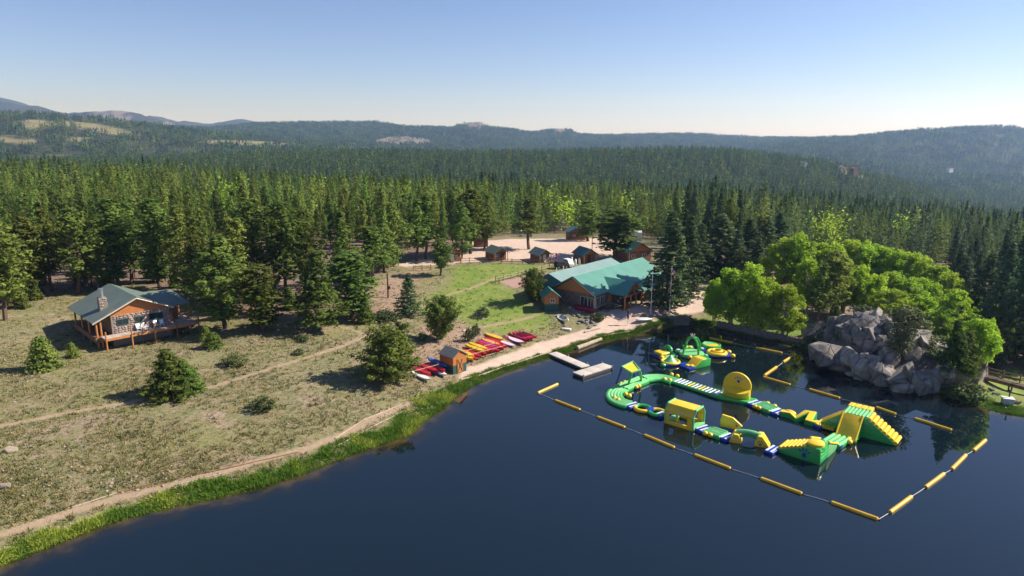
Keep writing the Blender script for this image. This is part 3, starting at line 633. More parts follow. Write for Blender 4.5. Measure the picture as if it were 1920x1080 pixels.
def tree_px(kind, var, px, py, pytop, label, group=None, name=None, wpx=None, cat='tree', zb=None):
    p = G(px, py) if zb is None else P(px, py, zb)
    dep = p.y * CP - (p.z - CAM_H) * SP; h = (py - pytop) / FOC * dep / 0.965; wf = 1.0
    # refine the height so that the tip stands where it is seen
    lo, hi = 0.3, 60.0
    for _ in range(40):
        mid_ = (lo + hi) / 2
        if proj(p.x, p.y, p.z + mid_)[1] > pytop: lo = mid_
        else: hi = mid_
    h = lo
    if wpx:
        cm = kind[var % len(kind)][0]; s = h / HGT[id(kind)]
        key = '_w'; vs_ = np.empty(len(cm.vertices) * 3, np.float32); cm.vertices.foreach_get('co', vs_); vs_ = vs_.reshape(-1, 3)
        w0 = (np.percentile(vs_[:, 0], 98) - np.percentile(vs_[:, 0], 2)) * s
        wf = (wpx / FOC * dep) / w0
    return tree(kind, var, p.x, p.y, h, label, cat, group, name, wf, p.z - 0.08)
# ------------------------------------------------------------------ single trees that can be told apart
T = tree_px
T(PINES, 2, 420, 616, 440, 'large pine with a dark trunk just beside the stone cabin deck', wpx=100)
T(PINES, 0, 494, 622, 498, 'pine with low boughs, second tree from the stone cabin deck', wpx=66)
T(PINES, 5, 482, 556, 372, 'tall pine with a bare dark lower trunk behind the front trees', wpx=76)
T(PINES, 4, 598, 618, 468, 'full pine at the front edge of the woods above the footpath', wpx=88)
T(PINES, 0, 662, 600, 474, 'broad pine leaning over the rocky slope at the edge of the woods', wpx=76)
T(YOUNG, 0, 687, 606, 556, 'spindly young pine standing alone on the rocky slope', wpx=26)
T(SPRUCE, 0, 767, 592, 512, 'lone pointed pine on the slope below the utility post', name='pine', wpx=44)
T(ROUND, 0, 826, 638, 560, 'round-topped pine with visible trunk above the kayak shed', wpx=62)
T(ROUND, 1, 730, 714, 622, 'wide dark bushy pine between the shore trail and the red kayaks', wpx=92)
T(PINES, 3, 757, 696, 603, 'slim pine rising behind the wide bushy pine by the kayaks', wpx=44)
T(BUSHP, 0, 320, 738, 653, 'dense dark bushy pine alone on the open hillside beside the trail', wpx=84)
T(BUSHP, 1, 350, 736, 672, 'smaller bushy pine pressed against the dense one on the hillside', wpx=52)
T(YOUNG, 1, 82, 692, 630, 'small pine on the grass left of the stone cabin', wpx=44)
T(YOUNG, 0, 137, 670, 641, 'knee-high young pine in the grass below the cabin corner', wpx=22)
T(YOUNG, 1, 398, 652, 622, 'pair-topped young pine under the cabin deck end', wpx=30)
T(YOUNG, 0, 385, 640, 612, 'small young pine at the cabin deck post', wpx=20)
T(PINES, 1, 828, 517, 446, 'dark pine growing at the rail fence beside the green meadow', wpx=36)
T(PINES, 5, 697, 527, 425, 'pine with a thick bare trunk above the utility post', wpx=60)
T(ROUND, 0, 998, 566, 507, 'round pine standing between the rail fence and the lodge', wpx=46)
T(SPRUCE, 1, 1252, 580, 392, 'tall dark spruce whose shadow falls on the lodge roof', wpx=72)
T(SPRUCE, 0, 1290, 556, 402, 'dark spruce behind the flag, next to the tallest spruce', wpx=62)
T(SPRUCE, 2, 1348, 512, 398, 'wide dark spruce in front of the pointed grey roof', wpx=84)
T(PINES, 5, 993, 467, 368, 'pine with a tall bare trunk at the middle of the gravel lot', wpx=50)
T(PINES, 6, 1158, 484, 392, 'broad pine with a forked trunk right of the gravel lot', wpx=78)
T(PINES, 1, 880, 476, 352, 'tall pine beside the orange cabin at the left end of the lot', wpx=58)
T(PINES, 3, 908, 470, 365, 'dark-stemmed pine behind the blue-roofed small cabin', wpx=42)
T(PINES, 0, 1103, 452, 376, 'pine next to the bare pole at the back of the lot', wpx=40)
T(PINES, 2, 865, 486, 378, 'pine overhanging the leftmost small cabin', wpx=46)
T(DEAD, 0, 185, 545, 470, 'bare grey dead tree leaning over the cabin chimney', wpx=30)
T(DEAD, 0, 215, 540, 432, 'grey dead pine standing behind the cabin roof', wpx=26)
T(DEAD, 0, 8, 540, 430, 'pale dead trunk at the left edge of the woods', wpx=24)
T(PINES, 6, 14, 600, 408, 'full green pine at the far left edge of the clearing', wpx=70)
T(PINES, 1, 66, 560, 400, 'pine at the far left between the edge tree and the cabin woods', wpx=58)
for k, (a, b, t, w) in enumerate([(150, 552, 388, 62), (100, 548, 380, 56), (250, 534, 380, 58), (300, 542, 372, 54), (345, 548, 384, 60), (375, 566, 402, 56), (540, 560, 380, 60), (575, 545, 392, 54), (640, 560, 398, 56), (450, 570, 410, 52), (225, 540, 372, 54)]):
    T(PINES, k * 2 + 1, a, b, t, 'green pine in the first rows of woods behind the stone cabin', 'pines lining the woods behind the cabin', wpx=w)
for k, (a, b, t, w) in enumerate([(740, 500, 380, 50), (780, 490, 372, 52), (720, 510, 390, 48), (800, 486, 366, 46)]):
    T(PINES, k + 2, a, b, t, 'pine at the edge of the woods above the green meadow', 'pines above the green meadow', wpx=w)
r9 = random.Random(9)
for k in range(34):
    a = r9.uniform(10, 700); b = np.interp(a, FB_C, FB_R) + r9.uniform(-22, 10)
    if 110 < a < 385 and b > 548: continue
    hp_ = r9.uniform(26, 74); T(YOUNG if hp_ < 45 else PINES, k, a, b, b - hp_, 'smaller pine in the loose fringe of the left woods', 'small pines fringing the left woods', wpx=hp_ * r9.uniform(0.42, 0.6))
# conifers and small pines about the rock
T(SPARSE, 0, 1688, 664, 584, 'pale wispy pine growing out of the middle of the rock outcrop', name='pine', wpx=54, zb=3.4)
T(PINES, 1, 1560, 600, 468, 'dark pine standing left of the rock outcrop top', wpx=58)
T(PINES, 3, 1530, 606, 492, 'dark pine between the small cottonwood and the rock', wpx=48)
T(BUSHP, 0, 1562, 632, 572, 'small dark conifer on the shoreward foot of the rock', wpx=36, zb=1.6)
T(PINES, 4, 1510, 560, 452, 'dark conifer among the cottonwoods', wpx=46)
T(PINES, 2, 1708, 612, 536, 'dark round-crowned pine behind the rock outcrop', wpx=54)
T(BUSHP, 1, 1786, 690, 598, 'dark conifer on the right shoulder of the rock', wpx=46, zb=3.2)
T(BUSHP, 0, 1810, 700, 620, 'grey-green conifer next to the bright bush on the rock', wpx=44, zb=2.4)
for k, (a, b, t, w) in enumerate([(1868, 640, 452, 62), (1905, 668, 440, 70), (1836, 610, 470, 54), (1900, 600, 430, 60), (1935, 690, 470, 70), (1800, 585, 478, 52), (1858, 690, 560, 44), (1925, 640, 500, 60)]):
    T(SPRUCE, k, a, b, t, 'tall dark spruce standing over the walkway at the right edge', 'spruces over the walkway', wpx=w)
for k, (a, b, t, w) in enumerate([(1400, 512, 408, 56), (1432, 500, 402, 54), (1378, 524, 430, 44), (1456, 496, 396, 50), (1310, 524, 418, 46), (1418, 530, 446, 42)]):
    T(SPRUCE, k + 1, a, b, t, 'dark spruce between the pointed roof and the green grove', 'spruces left of the green grove', wpx=w)
# cottonwoods
CW = [(1400, 622, 486, 74, 'tallest bright cottonwood at the water beside the sandy terrace'), (1366, 616, 496, 62, 'cottonwood at the water leaning over the end of the sandy terrace'), (1338, 604, 520, 44, 'slim cottonwood closest to the flagpoles'),
      (1472, 634, 528, 58, 'small yellow-green cottonwood in front of the dark pines by the wall'), (1430, 628, 512, 54, 'pale-stemmed cottonwood in the middle of the waterside wall'), (1632, 604, 510, 60, 'yellow-green cottonwood just above the rock crest'),
      (1722, 632, 546, 66, 'light green cottonwood behind the right half of the rock')]
for k, (a, b, t, w, lb) in enumerate(CW): T(COTTON, k, a, b, t, lb, wpx=w)
for k, (a, b, t, w) in enumerate([(1462, 552, 440, 60), (1492, 556, 433, 64), (1524, 552, 446, 58), (1552, 560, 448, 62), (1582, 556, 442, 60), (1612, 566, 450, 60), (1642, 566, 452, 60), (1668, 574, 460, 58), (1696, 578, 468, 58), (1722, 588, 478, 56), (1748, 594, 490, 54), (1770, 604, 504, 50),
                                  (1575, 590, 486, 56), (1608, 596, 494, 54), (1660, 602, 502, 56), (1690, 612, 512, 56), (1716, 606, 516, 50), (1744, 622, 528, 52), (1510, 584, 476, 50)]):
    T(COTTON, k + 1, a, b, t, 'light green cottonwood within the dense grove above the rock', 'cottonwoods of the dense grove', wpx=w)
T(COTTON, 1, 1822, 692, 590, 'bright green bush tree on the right end of the rock', wpx=62, zb=2.2)
T(COTTON, 2, 1848, 690, 594, 'upright bright sapling tree at the right end of the rock', wpx=30, zb=1.8)
T(COTTON, 3, 1884, 680, 610, 'slender light green sapling above the wooden walkway', wpx=26)
T(COTTON, 0, 1828, 590, 548, 'small light green tree lit among the dark right-hand conifers', wpx=30)
T(COTTON, 0, 1762, 648, 572, 'light green tree between the rock and the dark right-hand conifers', wpx=66)
T(COTTON, 2, 1786, 622, 540, 'green tree rising behind the right shoulder of the rock', wpx=60)
T(COTTON, 1, 1668, 592, 540, 'yellow-green bush tree on the crest behind the pale pine', wpx=60, zb=4.2)
for k_, (a, b, t, w, z_) in enumerate([(1615, 590, 570, 40, 5.6), (1640, 604, 586, 40, 5.4), (1730, 640, 618, 48, 3.8), (1750, 668, 648, 44, 2.8), (1664, 668, 650, 36, 2.2), (1718, 618, 594, 50, 4.2), (1606, 640, 624, 28, 3.4), (1660, 622, 602, 44, 4.8), (1696, 640, 620, 36, 3.8), (1770, 650, 628, 44, 3.0), (1830, 668, 646, 40, 2.4), (1545, 640, 622, 30, 1.6)]):
    T(SHRUB, k_, a, b, t, 'olive green shrub rooted in a joint of the rock outcrop', 'shrubs rooted in the rock outcrop', wpx=w, name='shrub', cat='shrub', zb=z_)
# shrubs
SH = [(442, 684, 662, 40, 'grey-green shrub alone in the grass below the cabin deck'), (494, 768, 742, 44, 'dark shrub with pale twigs between the trail and the shore'),
      (1652, 640, 626, 30, 'olive shrub on the rock below the pale pine'), (1580, 640, 622, 34, 'yellow shrub on the left face of the rock'),
      (1520, 642, 628, 30, 'yellow-green bush at the end of the waterside wall'), (1815, 752, 716, 56, 'leafy green bush between the rock and the grassy point'),
      (1790, 748, 728, 30, 'low bush at the waterline below the rock'), (905, 595, 574, 26, 'dark bush on the meadow beside the white boulder'),
      (880, 640, 612, 18, 'slim bush above the kayak rack'), (892, 630, 606, 16, 'small pine-like bush beside the fallen logs'),
      (725, 600, 580, 50, 'bushy clump at the head of the footpath'), (560, 665, 652, 18, 'low bush in the grass above the trail'), (568, 640, 628, 20, 'green tuft bush under the front pines'),
      (1122, 600, 584, 26, 'green bush by the rock garden in front of the lodge'), (792, 640, 622, 22, 'bush in the shadow of the round-topped pine'), (395, 648, 634, 26, 'shrub beside the young pines at the deck')]
for k, (a, b, t, w, lb) in enumerate(SH): T(SHRUB, k, a, b, t, lb, wpx=w, name='shrub', cat='shrub', zb=(3.6 if lb.startswith(('olive',)) else (2.8 if 'left face' in lb else None)))

# ------------------------------------------------------------------ the woods: the nearest as single trees, the rest as one mass
rng = np.random.default_rng(11)
def in_poly(x, y, pl): return poly_dist(x, y, pl)[1]
CLEAR = [(G(250, 590), 9.5), (G(1120, 530), 19), (G(1195, 500), 8), (G(640, 505), 4), (G(465, 500), 4), (G(850, 480), 5), (G(923, 480), 5), (G(1010, 480), 5), (G(1100, 480), 5), (G(1320, 490), 5)]
def candidates(y0, y1, area, umax=0.98):
    n = int(umax * (y1 * y1 - y0 * y0) / area)
    y = np.sqrt(rng.uniform(y0 * y0, y1 * y1, n)); x = rng.uniform(-umax, umax, n) * y; return x, y
def thin(x, y, dmin):
    cell = {}; keep = np.zeros(len(x), bool)
    for i in range(len(x)):
        a, b = int(x[i] // dmin), int(y[i] // dmin); ok = True
        for da in (-1, 0, 1):
            for db in (-1, 0, 1):
                for j in cell.get((a + da, b + db), ()):
                    if (x[i] - x[j]) ** 2 + (y[i] - y[j]) ** 2 < dmin * dmin: ok = False
        if ok: keep[i] = True; cell.setdefault((a, b), []).append(i)
    return x[keep], y[keep]
LOTS = [LOT, SAND]
def forest_filter(x, y):
    z = Hgt(x, y); px, py = proj(x, y, z)
    ok = (py < np.interp(px, FB_C, FB_R) - 2)
    nr = y < 240
    sd = np.full(len(x), 99.0); sd[nr] = sd_shore(x[nr], y[nr]); ok &= sd > 3
    for pl in LOTS:
        d, i = poly_dist(x[nr], y[nr], pl); t = np.ones(len(x), bool); t[nr] = ~(i | (d < 2.0)); ok &= t
    for c, r in CLEAR: ok &= ((x - c.x) ** 2 + (y - c.y) ** 2) > r * r
    m = meadow_f(px, py, y); rk = rockfar_f(px, py, y)
    ok &= rng.random(len(x)) > np.maximum(m * 0.97, rk * 0.8)
    thinned = (px < 420) & (y > 1150) & (y < 2300)
    ok &= rng.random(len(x)) < np.where(y > 250, 0.80 + 0.9 * fbm(x / 22, y / 22, 3, 66), 1.0)
    ok &= ~(thinned & (rng.random(len(x)) < 0.25 + 0.45 * (fbm(x / 90, y / 90, 3, 8) > 0.12)))
    return ok, z, px, py
x, y = candidates(60, 250, 7.0)
d0, _ = thin(x, y, 4.0); x, y = thin(x, y, 4.0)
ok, z, px, py = forest_filter(x, y)
for (tx, ty, th) in TREES: ok &= ((x - tx) ** 2 + (y - ty) ** 2) > 2.8 ** 2
gap = fbm(x / 16.0, y / 16.0, 3, 55); ok &= ~((gap > 0.10) & (y < 165))
ok &= ~((px > 1395) & (px < 1780) & (py > 500) & (py < 640))          # the cottonwood grove
x, y, z, px, py = x[ok], y[ok], z[ok], px[ok], py[ok]
order = np.argsort(y + 0.10 * np.abs(x)); x, y, z, px, py = x[order], y[order], z[order], px[order], py[order]
NS = max(0, 292 - sum(1 for t in TREES) + 30)
vis = (px > -40) & (px < 1960); sel = np.zeros(len(x), bool); sel[np.where(vis)[0][:NS]] = True
for i in np.where(sel)[0]:
    if px[i] > 1740: kind, lb, gr = SPRUCE, 'dark shaded conifer on the slope at the far right behind the rock', 'dark conifers on the right slope'
    elif px[i] > 1240: kind, lb, gr = (SPRUCE if rnd.random() < 0.6 else PINES), 'dark conifer behind the lodge and the cottonwood grove', 'conifers behind the lodge and the grove'
    elif px[i] > 840: kind, lb, gr = PINES, 'pine in the woods at the back of the gravel lot', 'pines behind the gravel lot'
    elif px[i] > 560: kind, lb, gr = PINES, 'pine in the woods between the footpath and the green meadow', 'pines in the middle woods'
    else: kind, lb, gr = PINES, 'pine deep in the woods behind the stone cabin', 'pines deep in the cabin woods'
    hh = (rnd.uniform(8.0, 14.5) if kind is PINES else rnd.uniform(11, 18))
    tree(kind, rnd.randrange(9), x[i], y[i], hh, lb, 'tree', gr, z=z[i] - 0.1, wf=rnd.uniform(0.8, 1.1))
rest = ~sel

def low_conifer(name, seed, n=70, q=(0.7, 0.42), h=13.0, rad=2.5, mat_='pine', base=0.12):
    r = np.random.default_rng(seed); t = r.uniform(0, 1, n) ** 1.25; an = r.uniform(0, 6.283, n)
    rr = rad * (1 - t) ** 0.75 * r.uniform(0.35, 1.05, n) * (0.85 + 0.3 * np.sin(9 * t + seed)) + 0.05
    c = np.stack([np.cos(an) * rr, np.sin(an) * rr, h * (base + (1 - base) * t)], 1)
    nr_ = np.stack([np.cos(an) * 0.9, np.sin(an) * 0.9, np.full(n, 0.6)], 1)
    s = (0.55 + 0.6 * (1 - t)); v, f = quads(c, q[0] * s, q[1] * s, r, nr_, 0.55)
    tip = np.array([[-0.22, 0, h * 0.84], [0, -0.2, h * 0.84], [0.22, 0, h * 0.84], [0, 0, h * 1.0]], float)
    tip2 = tip[:, [1, 0, 2]]
    v = np.concatenate([v, tip, tip2]); f = np.concatenate([f, np.arange(len(v) - 8, len(v)).reshape(2, 4)])
    return np_mesh(name, v, f, M[mat_])
def low_cluster(name, seed, mat_, k=9, sp=11.0):
    r = np.random.default_rng(seed); V = []; F = []; o = 0
    for i in range(k):
        cx, cy_ = r.uniform(-sp, sp, 2); h = r.uniform(11, 21); n = 22; t = r.uniform(0, 1, n); an = r.uniform(0, 6.283, n)
        rr = 2.8 * (1 - t) ** 0.8 * r.uniform(0.5, 1.05, n); c = np.stack([cx + np.cos(an) * rr, cy_ + np.sin(an) * rr, h * (0.08 + 0.9 * t)], 1)
        v, f = quads(c, 1.25 * (1.15 - t * 0.7), 0.85 * (1.15 - t * 0.7), r, np.stack([np.cos(an), np.sin(an), np.full(n, 0.7)], 1), 0.5)
        tip = np.array([[cx - 1.1, cy_, h * 0.68], [cx, cy_ - 0.9, h * 0.68], [cx + 1.1, cy_, h * 0.68], [cx, cy_, h * 1.02]])
        v = np.concatenate([v, tip]); f = np.concatenate([f, np.arange(len(v) - 4, len(v)).reshape(1, 4)])
        V.append(v); F.append(f + o); o += len(v)
    return np_mesh(name, np.concatenate(V), np.concatenate(F), M[mat_])
def forest(name, label, protos, X, Y, Z, S, I):
    """one mass of trees: points on the ground, each drawn as one of the tree meshes"""
    pc = bpy.data.collections.new(name + '_kinds')
    for k, me in enumerate(protos): pc.objects.link(bpy.data.objects.new('%s_kind_%02d' % (name, k), me))
    me = bpy.data.meshes.new(name); me.vertices.add(len(X)); me.vertices.foreach_set('co', np.stack([X, Y, Z], 1).astype(np.float32).ravel())
    a = me.attributes.new('pick', 'INT', 'POINT'); a.data.foreach_set('value', I.astype(np.int32))
    a = me.attributes.new('turn', 'FLOAT_VECTOR', 'POINT'); t = np.zeros((len(X), 3), np.float32); t[:, 2] = rng.uniform(0, 6.28, len(X)); a.data.foreach_set('vector', t.ravel())
    a = me.attributes.new('size', 'FLOAT_VECTOR', 'POINT'); a.data.foreach_set('vector', S.astype(np.float32).ravel())
    o = link(name, me); o['kind'] = 'stuff'; o['label'] = label; o['category'] = 'forest'
    ng = bpy.data.node_groups.new(name, 'GeometryNodeTree'); ng.interface.new_socket('Geometry', in_out='INPUT', socket_type='NodeSocketGeometry'); ng.interface.new_socket('Geometry', in_out='OUTPUT', socket_type='NodeSocketGeometry')
    gi = nd(ng, 'NodeGroupInput'); go = nd(ng, 'NodeGroupOutput'); mp = nd(ng, 'GeometryNodeMeshToPoints'); ip = nd(ng, 'GeometryNodeInstanceOnPoints')
    ci = nd(ng, 'GeometryNodeCollectionInfo'); ci.inputs[0].default_value = pc; ci.inputs[1].default_value = True; ci.inputs[2].default_value = True
    def na(nm, dt): n = nd(ng, 'GeometryNodeInputNamedAttribute', data_type=dt); n.inputs[0].default_value = nm; return n.outputs[0]
    L = ng.links.new; L(gi.outputs[0], mp.inputs[0]); L(mp.outputs[0], ip.inputs['Points']); L(ci.outputs[0], ip.inputs['Instance']); ip.inputs['Pick Instance'].default_value = True
    L(na('pick', 'INT'), ip.inputs['Instance Index']); L(na('turn', 'FLOAT_VECTOR'), ip.inputs['Rotation']); L(na('size', 'FLOAT_VECTOR'), ip.inputs['Scale']); L(ip.outputs[0], go.inputs[0])
    md = o.modifiers.new('trees', 'NODES'); md.node_group = ng; return o
def sizes(n, lo, hi, wlo=0.9, whi=1.2):
    s = rng.uniform(lo, hi, n); w = s * rng.uniform(wlo, whi, n); return np.stack([w, w, s], 1)
# horizon kept per picture column so that slopes wholly hidden behind nearer woods stay empty
def seen(x, y, z, px, margin=18.0):
    t = (z + 14 - CAM_H) / y; c = np.clip(((px + 400) / 20).astype(int), 0, 135); o = np.argsort(y); hor = np.full(136, -9.0); ok = np.zeros(len(x), bool)
    for i in o:
        k = c[i]; ok[i] = t[i] > hor[k] - margin / 1280.0
        tt = (z[i] + 8 - CAM_H) / y[i]
        if tt > hor[k]: hor[k] = tt
    return ok
NEARP = [low_conifer('near_pine_%d' % i, 200 + i, 460, (0.34, 0.20), rad=r) for i, r in enumerate([2.4, 2.1, 2.8, 2.0])] + [low_conifer('near_spruce_%d' % i, 210 + i, 460, (0.34, 0.19), 15.0, r, 'spruce', 0.05) for i, r in enumerate([2.5, 2.9])]
NEARP += [np_mesh('near_aspen', *quads(np.concatenate([np.array([0, 0, 6.5]) + d_ for d_ in [rng.normal(size=(420, 3)) * np.array([1.5, 1.5, 2.3])]]), 0.3, 0.22, rng), M['cotton']), DEAD[0][0]]
I = np.where(px > 1240, rng.integers(2, 6, len(x)), np.where(px > 840, rng.integers(0, 5, len(x)), rng.integers(0, 4, len(x))))
x2, y2 = candidates(250, 430, 22.0); ok, z2, px2, py2 = forest_filter(x2, y2); x2, y2, z2, px2 = x2[ok], y2[ok], z2[ok], px2[ok]
I2 = np.where(px2 > 1200, rng.integers(2, 6, len(x2)), rng.integers(0, 5, len(x2)))
X = np.concatenate([x[rest], x2]); Y = np.concatenate([y[rest], y2]); Z = np.concatenate([z[rest], z2]) - 0.1; I = np.concatenate([I[rest], I2])
sp_ = rng.random(len(I)); I = np.where(sp_ < 0.025, 6, np.where(sp_ < 0.055, 7, I))
forest('pine_forest', 'dense green pine forest on the flat land behind the camp', NEARP, X, Y, Z, sizes(len(X), 0.5, 1.35, 1.15, 1.6), I)
MIDP = [low_conifer('mid_pine_%d' % i, 220 + i, 46, (0.95, 0.55), 13.0, r, m_, 0.05) for i, (r, m_) in enumerate([(2.4, 'spruce'), (2.1, 'pine'), (2.7, 'spruce'), (2.2, 'spruce')])]
x, y = candidates(430, 1320, 26.0); ok, z, px, py = forest_filter(x, y); x, y, z, px = x[ok], y[ok], z[ok], px[ok]
ok = seen(x, y, z, px); x, y, z = x[ok], y[ok], z[ok]
forest('ridge_forest', 'dark green conifer forest covering the low middle ridge', MIDP, x, y, z, sizes(len(x), 0.55, 1.25, 1.0, 1.6), rng.integers(0, 4, len(x)))
FARP = [low_cluster('far_wood_%d' % i, 240 + i, m_) for i, m_ in enumerate(['spruce', 'spruce', 'pine', 'spruce'])]
x, y = candidates(1320, 4300, 420.0); ok, z, px, py = forest_filter(x, y); x, y, z, px = x[ok], y[ok], z[ok], px[ok]
ok = seen(x, y, z, px, 26.0); x, y, z = x[ok], y[ok], z[ok]
forest('hill_forest', 'hazy conifer woods on the far hills', FARP, x, y, z - 1.0, sizes(len(x), 0.85, 1.2, 1.1, 1.5), rng.integers(0, 4, len(x)))
print('FOREST', len(X), len(x))

# ------------------------------------------------------------------ ground cover
def blades(c, hgt, wid, lean, per, rng, tint):
    n = len(c) * per; p = np.repeat(c, per, 0); hh = np.repeat(hgt, per) * rng.uniform(0.6, 1.15, n); ww = np.repeat(wid, per) if np.ndim(wid) else np.full(n, wid)
    an = rng.uniform(0, 6.283, n); sp = np.repeat(lean, per) if np.ndim(lean) else np.full(n, lean)
    off = rng.normal(size=(n, 2)) * sp[:, None] * 0.45; b = p.copy(); b[:, :2] += off; b[:, 2] -= 0.03
    dx, dy = np.cos(an) * ww, np.sin(an) * ww; tipd = off * 0.9 + rng.normal(size=(n, 2)) * sp[:, None] * 0.35
    v = np.stack([b + np.stack([dx, dy, 0 * dx], 1), b - np.stack([dx, dy, 0 * dx], 1), b + np.stack([tipd[:, 0], tipd[:, 1], hh], 1)], 1).reshape(-1, 3)
    t = np.repeat(np.repeat(tint, per, 0) * rng.uniform(0.75, 1.25, (n, 1)), 3, 0); return v, np.arange(3 * n).reshape(n, 3), t
# sage and bunch grass on the hillside
pool = [P(rng.uniform(-120, 1060), r_, 2.0) for r_ in (1020 - (1020 - 470) * rng.random(80000) ** 0.9)]
sx = np.array([p.x for p in pool]); sy = np.array([p.y for p in pool]); sz = Hgt(sx, sy); spx, spy = proj(sx, sy, sz)
dS = sd_shore(sx, sy); ok = (dS > 1.2) & (spy > np.interp(spx, FB_C, FB_R) - 35)
for pl in [SAND, LOT, PINK]: ok &= ~in_poly(sx, sy, pl)
for pl, w in TRAILS: ok &= poly_dist(sx, sy, pl, False)[0] > w + 0.1
inl = in_poly(sx, sy, LUSH[0]); ok &= ~(inl & (rng.random(len(sx)) < 0.5)); clump = fbm(sx / 5, sy / 5, 4, 14); ok &= rng.random(len(sx)) < 0.58 + 0.9 * clump
ok &= ((sx - G(250, 590).x) ** 2 + (sy - G(250, 590).y) ** 2) > 36
sx, sy, sz, clump, inl = sx[ok], sy[ok], sz[ok], clump[ok], inl[ok]
ty = rng.random(len(sx)); pal = np.array([[0.20, 0.185, 0.09], [0.29, 0.25, 0.09], [0.42, 0.31, 0.145], [0.17, 0.175, 0.06], [0.30, 0.27, 0.20]])
ki = np.select([ty < 0.28, ty < 0.55, ty < 0.74, ty < 0.93], [0, 1, 2, 3], 4); tint = pal[ki]; tint[inl] = np.array([0.15, 0.22, 0.04])
sc = rng.uniform(0.09, 0.25, len(sx)) * (1 + 0.5 * (ki == 3)); v, f, t = blades(np.stack([sx, sy, sz], 1), sc * 1.1, sc * 0.22, sc * 1.0, 7, rng, tint)
sg = link('sagebrush', np_mesh('sagebrush', v, f, M['tuft'], tint=t)); sg['kind'] = 'stuff'; sg['label'] = 'low sage and dry bunch grass on the hillside'; sg['category'] = 'grass'
# lush grass along the water
SHG = [P(a, b)[:2] for a, b in SHORE_L[1:]]
def along(pts, n):
    pts = np.array(pts, float); L = np.linalg.norm(np.diff(pts, axis=0), axis=1); cum = np.concatenate([[0], np.cumsum(L)]); s = rng.uniform(0, cum[-1], n)
    i = np.clip(np.searchsorted(cum, s) - 1, 0, len(L) - 1); t = (s - cum[i]) / L[i]; d = (pts[i + 1] - pts[i]) / L[i][:, None]
    return pts[i] + (pts[i + 1] - pts[i]) * t[:, None], np.stack([-d[:, 1], d[:, 0]], 1)
p0, nn = along(SHG, 17000); pxs = proj(p0[:, 0], p0[:, 1], np.zeros(len(p0)))[0]
widt = np.interp(pxs, [0, 130, 180, 260, 500, 600, 750, 800, 860, 870, 1020, 1035, 1045, 1060, 1100, 1230, 1300, 1520, 1530, 1760, 1790, 1920], [1.3, 1.5, 1.0, 1.8, 2.6, 3.0, 3.0, 3.4, 3.4, 1.2, 1.0, 0.1, 1.2, 1.0, 1.2, 1.8, 2.2, 1.8, 0.0, 0.0, 2.6, 2.2])
widt = widt * (0.62 + 0.9 * fbm(p0[:, 0] / 3.5, p0[:, 1] / 3.5, 3, 95) + 0.25 * rng.random(len(p0))); off = rng.random(len(p0)) ** 0.8 * np.maximum(widt, 0.15); noise_ = fbm(p0[:, 0] / 1.5, p0[:, 1] / 1.5, 3, 91); off = np.where(rng.random(len(p0)) < 0.3, -rng.random(len(p0)) * 0.35, off)
gx = p0[:, 0] + nn[:, 0] * (off - 0.1); gy = p0[:, 1] + nn[:, 1] * (off - 0.1); ok = (widt > 0.05) & (noise_ > -0.6); gx, gy, pxs, off = gx[ok], gy[ok], pxs[ok], off[ok]
gz = np.maximum(Hgt(gx, gy), -0.05); yel = sstep(0.05, 0.3, fbm(gx / 2.2, gy / 2.2, 3, 92)) * (pxs < 900)
yel = np.maximum(yel, ((pxs > 60) & (pxs < 200)) * 0.8)
tint = np.array([0.125, 0.225, 0.024])[None] * (1 - yel[:, None]) + np.array([0.32, 0.39, 0.055])[None] * yel[:, None]
hh = rng.uniform(0.18, 0.58, len(gx)) * (0.8 + 1.0 * np.clip(fbm(gx / 1.2, gy / 1.2, 3, 96), -0.4, 0.6)) * np.where(pxs > 870, 0.72, 1.0) * np.where((pxs > 70) & (pxs < 190), 1.5, 1.0)
v, f, t = blades(np.stack([gx, gy, gz], 1), hh, 0.045, 0.30, 9, rng, tint)
sg = link('shore_grass', np_mesh('shore_grass', v, f, M['tuft'], tint=t)); sg['kind'] = 'stuff'; sg['label'] = 'lush green grass and reeds along the waterline'; sg['category'] = 'grass'
# small stones scattered on the slope
def boulder_mesh(name, seed, sub=3, planes=16, noise=0.05, m='rock', flat=0.8):
    r = np.random.default_rng(seed); bm = bmesh.new(); bmesh.ops.create_icosphere(bm, subdivisions=sub, radius=1)
    n = r.normal(size=(planes, 3)); n /= np.linalg.norm(n, axis=1, keepdims=True); dd = r.uniform(0.52, 0.98, planes)
    for v_ in bm.verts:
        d = np.array(v_.co); d /= np.linalg.norm(d); q = n @ d; rad = 1.15
        for a, b in zip(q, dd):
            if a > 0.05: rad = min(rad, b / a)
        rad *= 1 + noise * (math.sin(d[0] * 9 + seed) * math.sin(d[1] * 8 + 2 * seed) + 0.6 * math.sin(d[2] * 17 + d[0] * 13 + seed) + 0.4 * math.sin(d[1] * 31 + d[2] * 23))
        v_.co = Vector(d * rad)
    me = bpy.data.meshes.new(name); bm.to_mesh(me); bm.free(); me.shade_smooth(); me.set_sharp_from_angle(angle=R(26)); me.materials.append(M[m]); return me
